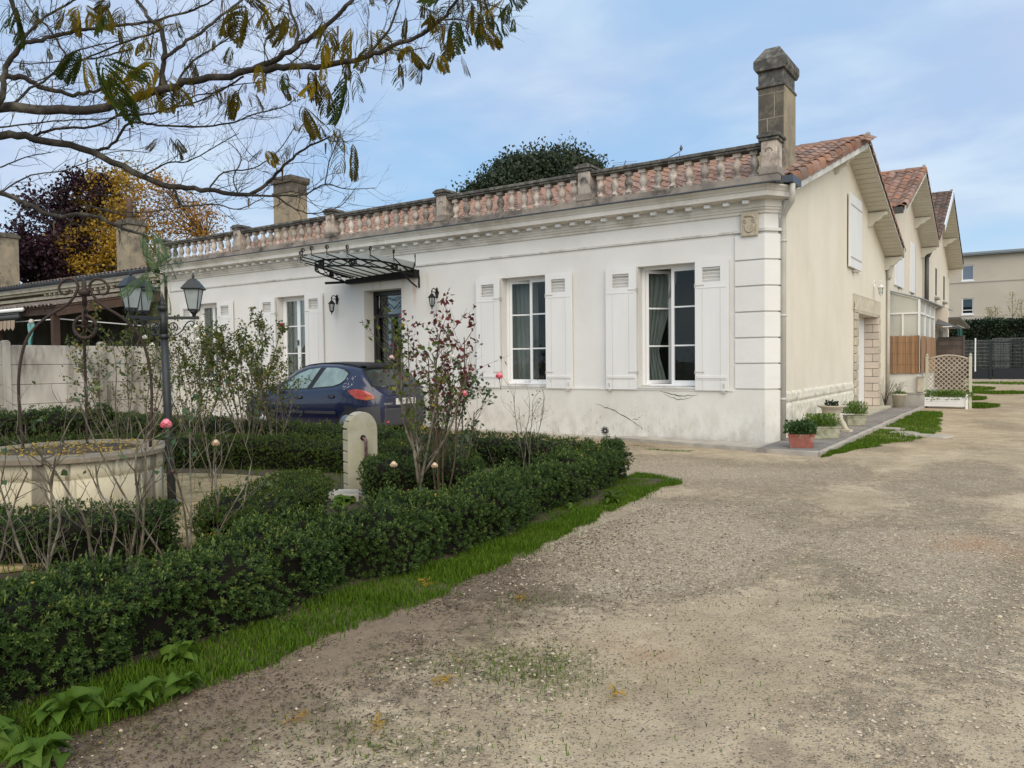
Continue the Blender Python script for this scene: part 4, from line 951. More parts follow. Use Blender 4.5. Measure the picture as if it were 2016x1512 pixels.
# ================= GLAZED PORCH =================
pc=thing('glazed_porch','lean-to porch of white frames and frosted panes above a reed screen','porch',(.4,12.5,0))
YF,XR,YB=10.97,.80,14.6
mk('base_wall',B().box(.0,XR,YF,YB,.42,.98),'plinth_wall',pc,bevel=.01)
mk('base_step',B().box(.0,XR+.12,YF-.12,YB,-.05,.42).box(-.0,XR+.15,YF-.14,YB,.40,.44),'concrete',pc,bevel=.01)
def bar(b,p,q,w=.045): b.beam(p,q,w,w)
b=B()
for p,q in (((.03,YF,.98),(.03,YF,3.2)),((XR,YF,.98),(XR,YF,2.98)),((XR,YB,.98),(XR,YB,2.98)),((.03,YF,2.6),(XR,YF,2.6)),((XR,YF,2.6),(XR,YB,2.6)),((.40,YF,1.0),(.40,YF,2.58)),((XR,12.2,.98),(XR,12.2,2.98)),((XR,13.4,.98),(XR,13.4,2.98)),((XR,YF,2.98),(XR,YB,2.98)),((.03,YF,3.22),(XR,YF,2.98))): bar(b,p,q,.055 if p[0]==XR else .045)
mk('frame',b,'white_paint',pc)
for x0,x1,z0,z1,dz in ((.05,.38,1.0,2.57,0),(.42,XR-.03,1.0,2.57,0),(.05,XR-.03,2.62,3.18,-.2)):
    mk('pane',B().add([(x0,YF+.01,z0),(x1,YF+.01,z0),(x1,YF+.01,z1+dz),(x0,YF+.01,z1)],[(0,1,2,3)]),'frosted_pane',pc)
for y0,y1 in ((YF+.03,12.17),(12.23,13.37),(13.43,YB-.03)):
    for z0,z1 in ((1.0,2.57),(2.63,2.95)): mk('pane',B().add([(XR-.005,y0,z0),(XR-.005,y1,z0),(XR-.005,y1,z1),(XR-.005,y0,z1)],[(0,1,2,3)]),'frosted_pane',pc)
mk('porch_roof',B().add([(0,YF-.05,3.27),(XR+.1,YF-.05,2.99),(XR+.25,YB+3.3,2.99),(0,YB+3.3,3.30),(0,YF-.05,3.24),(XR+.1,YF-.05,2.96),(XR+.25,YB+3.3,2.96),(0,YB+3.3,3.27)],[(0,1,2,3),(4,7,6,5),(0,4,5,1),(1,5,6,2),(2,6,7,3)]),'roof_metal',pc)
# reeds as individual strips
scr=thing('reed_screen','brown split reed screen tied along the porch railing','screen',(.4,10.9,.95))
x=.04
while x<XR+.02:
    w_=random.uniform(.016,.03); mk('reed',B().box(x,x+w_*.92,YF-.06+random.uniform(-.006,.006),YF-.045,.955+random.uniform(-.01,.01),1.985+random.uniform(-.015,.012)),'reed',scr); x+=w_
y=YF-.02
while y<14.4:
    w_=random.uniform(.05,.08)
    if not(11.95<y<12.2): mk('reed',B().box(XR+.05,XR+.065,y,y+w_*.94,.96,1.97+random.uniform(-.03,.02)),'reed',scr)
    y+=w_
b=B()
for z in (1.2,1.5,1.8): b.box(.04,XR+.02,YF-.069,YF-.066,z,z+.004)
mk('wire',b,'dark_pipe',scr)
bx=thing('meter_box','small cream utility box on the porch wall beside the trellis','box',(XR-.05,10.9,.5)); mk('body',B().box(XR-.02,XR+.13,YF-.16,YF-.02,.45,.85),'urn_stone',bx,bevel=.01); mk('lid',B().box(XR-.04,XR+.15,YF-.18,YF-.01,.85,.88),'concrete',bx)
# white link wall & small awning behind
lw=thing('rear_annex','white annex wall with a glazed door beyond the porch','building',(.5,17,0))
mk('wall',B().box(.0,1.12,15.2,15.35,0,2.95),'rear_wall',lw); dd=mk('door',B().box(.93,1.08,15.14,15.19,.1,2.3),'pvc_white',lw); mk('pane',B().box(.95,1.0,15.12,15.138,1.2,2.2),'frosted_pane',dd)
aw=thing('small_awning','small dark awning sticking out above the annex door','awning',(1.1,15,2.5)); mk('cover',B().add([(.85,14.6,2.42),(1.5,14.4,2.28),(1.5,15.1,2.28),(.85,15.1,2.60),(.85,14.6,2.39),(1.5,14.4,2.25),(1.5,15.1,2.25),(.85,15.1,2.57)],[(0,1,2,3),(4,7,6,5),(0,4,5,1),(1,5,6,2),(2,6,7,3),(3,7,4,0)]),'dark_pipe',aw); mk('strip_light',B().box(1.05,1.30,14.45,14.5,2.31,2.335),'pvc_white',aw)
gc=thing('green_banner','small green cloth banner hanging past the annex','banner',(1.5,15.5,2)); mk('cloth',B().grid([[(1.36+.02*i,15.6+.03*sin(i*1.3),2.38-.012*i-.30*j*(1+.1*sin(i))) for i in range(8)] for j in range(2)]),'green_cloth',gc); mk('rod',B().tube([(1.34,15.6,2.40),(1.54,15.6,2.30)],.012,6),'pipe_grey',gc)
wp=thing('wooden_panel','low weathered brown wooden fence panel between annex and wire fence','fence',(1.15,15,0))
for k in range(8): z=1.0+.127*k; mk('board',B().prism([(0,z),(.0,z+.12),(.02,z+.125),(.03,z)],.86,1.55,'x'),'brown_board',wp); wp.children[-1].data.transform(Matrix.Translation((0,15.0,0)))
for k in range(7): z=.1+.127*k; mk('board',B().box(.86,1.55,15.0,15.02,z,z+.12),'brown_board',wp)
mk('post',B().box(1.55,1.60,14.97,15.05,0,2.05),'brown_board',wp)
# ================= TRELLIS PLANTER =================
tp=thing('trellis_planter','white planter box with arched diamond trellis and trailing greenery','planter',(1.45,11.3,0))
x0,x1,y0=.86,1.93,11.22
bxp=mk('box',B().box(x0+.04,x1-.04,y0+.02,y0+.36,.05,.30),'pvc_white',tp)
for k in range(4): mk('board',B().box(x0+.05,x1-.05,y0,y0+.019,.06+.062*k,.06+.062*k+.055),'pvc_white',bxp,bevel=.004); mk('board',B().box(x1-.04,x1-.022,y0+.03,y0+.35,.06+.062*k,.06+.062*k+.055),'pvc_white',bxp)
for x in (x0,x1-.05):
    mk('foot_post',B().box(x,x+.06,y0-.02,y0+.04,-.03,.34).ball((x+.03,y0+.01,.36),.03,8),'pvc_white',tp,bevel=.004)
for x in (x0+.03,x1+.0): mk('trellis_post',B().box(x,x+.07,y0+.36,y0+.43,-.02,1.42).ball((x+.035,y0+.395,1.45),.036,8),'trellis_post',tp,bevel=.005)
arch=lambda x:1.33+.11*sin(PI*min(1,max(0,(x-x0-.08)/(x1-x0-.06))))
mk('trellis_arch',B().tube([(x0+.1+(x1-x0-.1)*k/12,y0+.395,arch(x0+.1+(x1-x0-.1)*k/12)) for k in range(13)],.026,6),'trellis_wood',tp)
xl_,xr_,zb_=x0+.10,x1,.34
for sgn in (1,-1):
    c=-1.4
    while c<2.6:
        pts=[]
        for k in range(81):
            x=xl_+(xr_-xl_)*k/80; z=c+ (x-xl_)*1.0 if sgn>0 else c-(x-xl_)
            if zb_<=z<=arch(x)-.01: pts.append((x,z))
        if len(pts)>2:
            p,q=pts[0],pts[-1]; yy=y0+.39+(.008 if sgn>0 else -.0)
            mk('trellis_slat',B().beam((p[0],yy,p[1]),(q[0],yy,q[1]),.022,.007,up=(0,1,0)),'trellis_wood',tp)
        c+=.125
def tuft(n,c,rad,h,L,Wd,mat,parent,name='foliage',up=.6,seed=0,flat=.6):
    P=np.array(c)+np.clip(RNG.normal(size=(n,3)),-1.7,1.7)*np.array([rad[0]*.27,rad[1]*.27,h*.33]); P[:,2]=np.maximum(P[:,2],c[2]-h*.3)
    D=unit(P-(np.array(c)-[0,0,h*.8]))+RNG.normal(size=(n,3))*.45; D[:,2]+=up*.3
    V,F,r=leafV(P,D,L*RNG.uniform(.6,1.2,n),Wd*RNG.uniform(.7,1.2,n),RNG.random(n))
    return npmesh(name,V,F,mat,parent,r)
pl_=[]
tuft(900,(1.40,y0+.18,.38),(1.3,.42),.15,.075,.033,'pot_green',tp)
tuft(60,(1.35,y0-.03,.29),(1.2,.08),.12,.06,.03,'pot_green',tp,up=-2)
# ================= POTS =================
def pot(name,label,cat,loc,rz,build):
    t=thing(name,label,cat,loc,None,rz,True); build(t); return t
def trough(w,d,h,mat,taper=.9,wall=.03):
    b=B(); W2,D2=w/2,d/2
    def ring(k,z,ins=0): return [(-W2*k+ins,-D2*k+ins,z),(W2*k-ins,-D2*k+ins,z),(W2*k-ins,D2*k-ins,z),(-W2*k+ins,D2*k-ins,z)]
    r=[ring(taper,0),ring(1,h*.85),ring(1.04,h*.86),ring(1.04,h),ring(1.04,h,wall),ring(1,h*.75,wall)]
    vs=[p for q in r for p in q]; fs=[(0,3,2,1)]
    for i in range(5):
        for k in range(4): a=i*4+k;c=i*4+(k+1)%4; fs.append((a,c,c+4,a+4))
    fs.append((20,21,22,23)); b.add(vs,fs); return b
def f_red(t):
    mk('bowl',trough(.36,.30,.20,'terracotta'),'terracotta',t,bevel=.012); mk('soil',B().box(-.14,.14,-.11,.11,.13,.165),'soil',t)
    tuft(800,(-.02,0,.26),(.42,.40),.18,.055,.036,'pot_dark',t)
pot('flower_pot','square terracotta red pot of dark green leaves nearest the house corner','flower pot',(.56,-.62,.085),R(12),f_red)
def f_tr(t):
    mk('basin',trough(.52,.34,.20,'trough_stone'),'trough_stone',t,bevel=.014); mk('soil',B().box(-.22,.22,-.13,.13,.14,.17),'soil',t)
    tuft(1300,(0,0,.27),(.50,.38),.19,.045,.024,'pot_green',t)
pot('stone_planter','grey stone trough of fresh green plants just behind the red pot','planter',(.50,.88,.085),R(35),f_tr)
def f_urn(t):
    mk('bowl',B().lathe([(.06,.16),(.10,.18),(.13,.24),(.15,.33),(.17,.42),(.24,.455),(.245,.475),(.20,.47),(.17,.43)],n=20),'urn_stone',t)
    mk('foot',B().lathe([(.13,0),(.13,.04),(.10,.06),(.06,.10),(.055,.16),(.08,.18)],n=16),'urn_stone',t)
    tuft(130,(0,0,.49),(.20,.20),.08,.05,.035,'leaf_dark',t)
pot('stone_urn','cream footed stone urn with a little dark plant in its wide bowl','urn',(.42,2.05,.085),0,f_urn)
def f_ft(t):
    b=B(); b.tube([(0,0,.22),(.09,-.02,.20),(.17,-.04,.13),(.22,-.05,.05),(.27,-.06,.035)],[.06,.06,.05,.045,.04],8); b.box(.17,.33,-.12,.0,0,.05); mk('body',b,'urn_stone',t,bevel=.01)
pot('stone_scroll','curved broken stone foot lying on the paving beside the urn','ornament',(.46,2.25,.085),R(-20),f_ft)
def f_t2(t):
    mk('basin',trough(.36,.32,.19,'trough_stone'),'trough_stone',t,bevel=.014)
    tuft(1300,(0,0,.29),(.40,.38),.24,.06,.013,'pot_green',t,up=1.5)
pot('stone_planter','small stone trough with bright grassy plants behind the urn','planter',(.50,3.75,.085),R(25),f_t2)
def f_tall(t):
    mk('tub',B().lathe([(.13,0),(.17,.30),(.195,.31),(.20,.35),(.18,.35),(.165,.29)],n=16),'urn_stone',t)
    tuft(90,(0,0,.37),(.28,.28),.06,.06,.03,'pot_green',t)
    b=B()
    for k in range(16):
        a=random.uniform(0,2*PI); r=random.uniform(.15,.5); z=random.uniform(.25,.45); b.tube([(0,0,.33),(r*.4*cos(a),r*.4*sin(a),.33+z*.8),(r*cos(a),r*sin(a),.33+z*random.uniform(.3,1.))],[.004,.003,.0015],4)
    mk('stem',b,'bark_rose',t)
pot('plant_pot','tall round cream pot with bare drooping stems beside the downpipe','flower pot',(.45,9.95,.085),0,f_tall)
def f_tw(t):
    b=B()
    for k in range(22): a=random.uniform(0,2*PI); b.tube([(0,0,0),(.1*cos(a),.1*sin(a),.35),(.28*cos(a),.25*sin(a),random.uniform(.3,.8)),(.4*cos(a),.3*sin(a),random.uniform(.2,.7))],[.006,.004,.003,.0015],4)
    mk('stem',b,'bark_rose',t)
pot('climbing_plant','tangle of dry bare stems growing beside the stone door surround','plant',(.12,9.95,.09),0,f_tw)
for i,(x,y,w_,l_,lab) in enumerate(((1.85,2.75,.42,.28,'larger flat white stepping stone in the grass by the drive'),(1.45,3.2,.26,.22,'small flat stone at the grass edge left of the larger slab'),(1.12,3.95,.25,.22,'little pale stone half hidden in the grass near the paving'))):
    s=B().prism([(x-w_,y-l_*.5),(x-w_*.4,y-l_),(x+w_*.7,y-l_*.8),(x+w_,y),(x+w_*.5,y+l_*.8),(x-w_*.6,y+l_)],-.01,.035); tag(mk('stepping_stone',s,'kerb_stone',bevel=.01),lab,'stone')
# ================= FAR FENCE, GATE, APARTMENTS =================
YG=40
wf=thing('wire_fence','green wire mesh fence with one bright steel post in front of the far hedge','fence',(-.2,YG,0))
b=B()
for k in range(0,46): x=-.6+.06*k; b.box(x,x+.006,YG,YG+.006,.62,2.32)
for k in range(9): z=.64+.21*k; b.box(-.6,2.2,YG-.003,YG+.004,z,z+.008)
o=mk('mesh_wire',b,'galv',wf)
mk('post',B().box(.42,.49,YG-.05,YG+.02,.5,2.45),'pvc_white',wf); mk('post',B().box(-.65,-.58,YG-.05,YG+.02,0,2.4),'galv',wf)
mk('lower_panel',B().box(-.6,1.12,YG-.02,YG+.02,.06,.66),'gate_dark',wf)
gt=thing('metal_gate','wide dark metal sliding gate with solid lower panel at the end of the drive','gate',(4,YG,0))
mk('lower_panel',B().box(1.35,8.2,YG-.03,YG+.02,.06,.62),'gate_dark',gt); mk('post',B().box(1.15,1.28,YG-.05,YG+.06,0,2.15),'gate_dark',gt)
for k in range(60): x=1.36+.115*k; mk('bar',B().box(x,x+.022,YG-.01,YG+.012,.62,2.2),'gate_dark',gt)
mk('rail',B().box(1.3,8.2,YG-.02,YG+.02,2.15,2.22).box(1.3,8.2,YG-.02,YG+.02,.62,.68).box(1.3,8.2,YG-.02,YG+.02,1.05,1.09),'gate_dark',gt)
wm=thing('wire_fence','fine pale wire mesh standing behind the dark sliding gate','fence',(4,YG+.5,0)); b=B()
for k in range(0,110): x=1.3+.065*k; b.box(x,x+.006,YG+.5,YG+.506,.1,2.45)
for k in range(12): z=.2+.2*k; b.box(1.3,8.4,YG+.498,YG+.505,z,z+.008)
mk('mesh_wire',b,'galv',wm)
sk=thing('street_curb','pale concrete threshold strip beneath the far gate','kerb',(4,39.5,0)); mk('strip',B().box(-1,9,39.3,39.6,-.03,.05),'kerb_stone',sk)
def far_car(x,y,mat,lab):
    t=thing('parked_car',lab,'car',(x,y,0),None,0,True)
    b=B().prism([(-2,.3),(-2,.75),(-1.3,.9),(-.7,1.35),(.7,1.38),(1.4,.95),(2,.8),(2.05,.3)],-.8,.8,'y'); mk('body',b,mat,t,bevel=.08)
    mk('window',B().prism([(-1.1,.92),(-.65,1.27),(.62,1.3),(1.15,.95)],-.81,.81,'y'),'dark_room',t)
    for sx in (-1.25,1.25): mk('wheel',B().tube([(sx,-.82,.3),(sx,.82,.3)],.3,14),'rubber',t)
far_car(1.5,46.6,'galv','silver car parked in the street seen through the gate bars')
ap=thing('apartment_building','flat roofed tan apartment block behind the far hedge','building',(5,60,0))
YA=56
wins=[(-1.0,-.62,4.75,5.95),(-1.35,-.60,7.35,8.45)]
hl=[(-1.40,-.60,7.2,8.38),(-1.38,-.62,4.62,5.85),(6.5,7.4,7.2,8.38),(6.5,7.4,4.62,5.85),(10.5,11.4,7.2,8.38),(10.5,11.4,4.62,5.85)]
mk('wall',holed(B(),-9,18,4.42,9.05,hl,YA,YA+.3),'apartment_wall',ap); mk('side_wall',B().box(-9,18,YA+.31,YA+12,0,9.0),'apartment_wall',ap)
mk('base_wall',B().box(-9,18,YA-.12,YA+.3,0,4.40),'apartment_band',ap); mk('band',B().box(-9,18,YA-.05,YA-.001,7.02,7.10),'apartment_band',ap)
mk('roof_edge',B().box(-9.3,18.3,YA-.45,YA+12,9.05,9.12).box(-9.3,18.3,YA-.5,YA+12,9.121,9.28),'roof_metal',ap)
for q,(a,c,z0,z1) in enumerate(hl):
    w=mk('window',B().box(a,a+.07,YA+.08,YA+.14,z0,z1).box(c-.07,c,YA+.08,YA+.14,z0,z1).box(a+.07,c-.07,YA+.08,YA+.14,z1-.08,z1).box(a+.07,c-.07,YA+.08,YA+.14,z0,z0+.08).box(a-.05,c+.05,YA-.08,YA+.07,z0-.10,z0-.002),'pvc_white',ap)
    if z0>7: mk('blind',B().box(a+.07,c-.07,YA+.10,YA+.12,z0+.08,z1-.08),'blue_blind',w)
    else:
        mk('pane',B().box(a+.07,c-.07,YA+.10,YA+.11,z0+.08,z1-.08),'window_glass',w); mk('blind',B().box(a+.07,c-.07,YA+.12,YA+.13,z0+.55,z1-.08),'blue_blind',w); mk('rail',B().box(a+.07,c-.07,YA+.02,YA+.05,z0+.28,z0+.33),'pvc_white',w); mk('shade_box',B().box(a,c,YA+.25,YA+.3,z0,z1),'dark_room',w)
# ================= CONCRETE PANEL FENCE =================
cf=thing('concrete_fence','grey concrete panel fence with stubby posts along the left side of the garden','fence',(-16.9,-4,0))
def XF(y): return -16.65
ys=[-.25,-2.05,-4.3,-6.55,-8.8]
for y in ys[1:]+[]:
    mk('post',B().box(-16.72,-16.55,y-.085,y+.085,-.05,1.98).prism([(y-.085,1.98),(y+.085,1.98),(y+.04,2.02),(y-.04,2.02)],-16.72,-16.55,'x'),'concrete',cf,bevel=.012)
for a,c in zip(ys,ys[1:]):
    for k in range(4): mk('panel',B().box(-16.66,-16.60,c+.08,a-.08,.02+.475*k,.02+.475*k+.465),'concrete',cf,bevel=.008)
mk('relief_disc',B().tube([(-16.6,-2.9,.58),(-16.57,-2.9,.58)],.09,12),'concrete',cf)
# ================= NEIGHBOUR =================
nb=thing('neighbour_house','older stone house joined on the left with grey gutter and dark tiled roof','house',(-26,5,0))
mk('wall',B().box(-40,-16.92,.06,.4,-.1,3.85),'chimney_tan',nb)
mk('cornice',mould(B(),[(0,3.6),(.03,3.61),(.06,3.70),(.10,3.72),(.10,3.80),(.22,3.82),(.22,3.88),(.30,3.93),(.30,3.98)],-40) if False else B().box(-40,-17.0,-.10,.06,3.62,3.72).box(-40,-17.0,-.22,.06,3.80,3.88).box(-40,-17.0,-.30,.06,3.881,3.98),'pale_stone',nb)
x=-17.3
me=mk('dentil',B().box(-.05,.05,-.19,-.10,3.73,3.798),'pale_stone',mesh_only=True)
while x>-24: inst(me,'dentil',nb,(x,0,0)); x-=.32
b=B(); rows=[]
for x in (-40,-17.15): rows.append([(x,-.36+.085*cos(PI+PI*i/8),4.10+.085*sin(PI+PI*i/8)) for i in range(9)])
b.grid(rows).tube([(-40,-.445,4.105),(-17.15,-.445,4.105)],.014,6); mk('gutter',b,'zinc',nb)
mk('fascia',B().box(-40,-17.1,-.315,-.25,3.985,4.08),'white_paint',nb)
deck(nb,-40,-16.95,(-.38,4.12),(5.3,5.35),(10.9,4.1),mat='old_tile')
b=B(); 
x=-17.05
tube_t=mk('roof_tile',B().grid([[(.09*cos(PI*i/5),y,.05*sin(PI*i/5)+.0) for i in range(6)] for y in (0,.5)]).grid([[(.09*cos(PI*i/5),0,.05*sin(PI*i/5)) for i in range(6)],[(.08*cos(PI*i/5),0,.04*sin(PI*i/5)-.01) for i in range(6)]]),'old_tile',mesh_only=True)
sl_=math.atan2(5.35-4.12,5.68)
cnt=0
for i in range(95):
    for j in range(3):
        xx=-17.1-.21*i; yy=-.44+.42*j
        inst(tube_t,'roof_tile',nb,(xx,yy,4.125+(yy+.38)*math.tan(sl_)+.01),(sl_,0,random.uniform(-.03,.03)))
b=B()
for i in range(95):
    xx=-17.1-.21*i; b.tube([(xx,.8,4.38),(xx,5.2,5.35)],.08,6,cap=False)
for k in range(9): b.box(-37,-17,1.0+.47*k,1.02+.47*k,4.46+.102*k,4.50+.102*k)
mk('roof_tile_field',b,'old_tile',nb)['kind']='stuff'
def nchim(x0,x1,y0,y1,z0,z1,m='chimney_tan'):
    c=mk('chimney',B().box(x0,x1,y0,y1,z0,z1),m,nb,bevel=.012); mk('chimney_cap',B().box(x0-.06,x1+.06,y0-.06,y1+.06,z1,z1+.12).box(x0+.0,x1-.0,y0,y1,z1+.121,z1+.2),'chimney_stone',c,bevel=.01); return c
c=nchim(-22.3,-21.55,1.5,2.1,4.2,6.1); mk('chimney_pot',B().lathe([(.11,6.3),(.09,7.0),(.11,7.05)],(-21.95,1.8,0),12),'roof_tile',c)
c=nchim(-33,-31.3,1.5,2.3,4.2,6.65)
mk('roof_end',B().add([(-16.93,-.3,4.1),(-16.93,5.3,5.4),(-16.93,10.9,4.1)],[(0,1,2)]),'old_tile',nb)
# lean-to with tiled roof
lt=thing('lean_to','open lean-to with mossy tile roof on brown timber beams against the left house','shed',(-21,-1.5,0))
LX1,LX0=-17.0,-30; yE,zE,yW,zW=-2.95,2.93,.05,3.52
mk('roof_deck',B().prism([(yE,zE),(yW,zW),(yW,zW-.04),(yE,zE-.04)],LX0,LX1,'x'),'beam_brown',lt)
sl2=math.atan2(zW-zE,yW-yE)
for i in range(42):
    for j in range(7):
        xx=LX1-.12-.205*i; yy=yE-.08+.44*j
        inst(tube_t,'roof_tile',lt,(xx+random.uniform(-.01,.01),yy,zE+(yy-yE)*math.tan(sl2)+.015+random.uniform(0,.012)),(sl2,0,random.uniform(-.05,.05)),(1.05,1,1.15))
mk('beam',B().box(-30,LX1+.0,yE+.03,yE+.13,zE-.20,zE-.045),'beam_brown',lt); mk('beam',B().beam((LX1-.02,yE+.0,zE-.16),(LX1-.02,yW,zW-.16),.06,.2),'beam_brown',lt)
for i in range(12): x=LX1-.7-.9*i; mk('rafter',B().beam((x,yE,zE-.09),(x,yW,zW-.09),.07,.09),'beam_brown',lt)
for x in (-17.35,-20.6,-24.2): mk('post',B().box(x-.075,x+.075,yE+.04,yE+.2,0,zE-.2),'beam_brown',lt)
b=B().tube([(-30,yE-.10,zE-.02),(-18.6,yE-.10,zE-.03)],.05,8); mk('gutter',b,'pvc_white',lt)
mk('back_window',B().box(-18.0,-17.2,-.0,.05,.9,2.6),'white_paint',lt); mk('back_window',B().box(-21.9,-20.2,-.0,.05,.9,2.4),'white_paint',lt)
for x0,x1 in ((-17.95,-17.25),(-21.8,-20.3)): mk('pane',B().box(x0,x1,-.012,-.002,1.0,2.5),'dark_room',lt)
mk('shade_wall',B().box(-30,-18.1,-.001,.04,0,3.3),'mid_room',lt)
ag=thing('rolled_awning','striped brown fabric awning rolled under the lean-to eaves with scalloped edge','awning',(-22,-3.3,2.6))
mk('roll',B().tube([(-30,yE-.16,2.70),(-18.7,yE-.16,2.70)],.075,10).tube([(-30,yE-.16,2.80),(-18.7,yE-.16,2.80)],.02,6),'post_green',ag)
for k in range(48):
    x=-18.75-.235*k; mk('scallop',B().add([(x,yE-.24,2.62),(x-.21,yE-.24,2.62),(x-.21,yE-.25,2.42),(x-.105,yE-.25,2.34+.02*(k%2)),(x,yE-.25,2.42)],[(0,1,2,3,4)]),'awning_cloth' ,ag)
st=thing('hanging_cloth','turquoise cloth hanging beside the brown post of the lean-to','cloth',(-18.4,-3.1,2.2))
mk('cloth',B().grid([[(-18.05-.04*i+.05*sin(j*1.1),yE-.12+.05*cos(i*1.7+j),2.52-.15*j) for i in range(6)] for j in range(7)]),'turquoise',st); mk('knob',B().ball((-18.1,yE-.12,2.56),.07),'pipe_grey',st)
cp=thing('clothes_pole','thin white pole stretched across the lean-to opening','pole',(-15,-2.6,2.4)); mk('pole',B().tube([(-17.3,yE+.1,2.62),(-17.2,-.6,2.50)],.018,6).tube([(-17.28,yE+.1,2.6),(-20.8,yE+.12,2.62)],.016,6),'pvc_white',cp)
b=B().tube([(-16.98,-.10,3.95),(-16.98,-.10,.05)],.055,8); mk('downpipe',b,'pipe_grey',house)
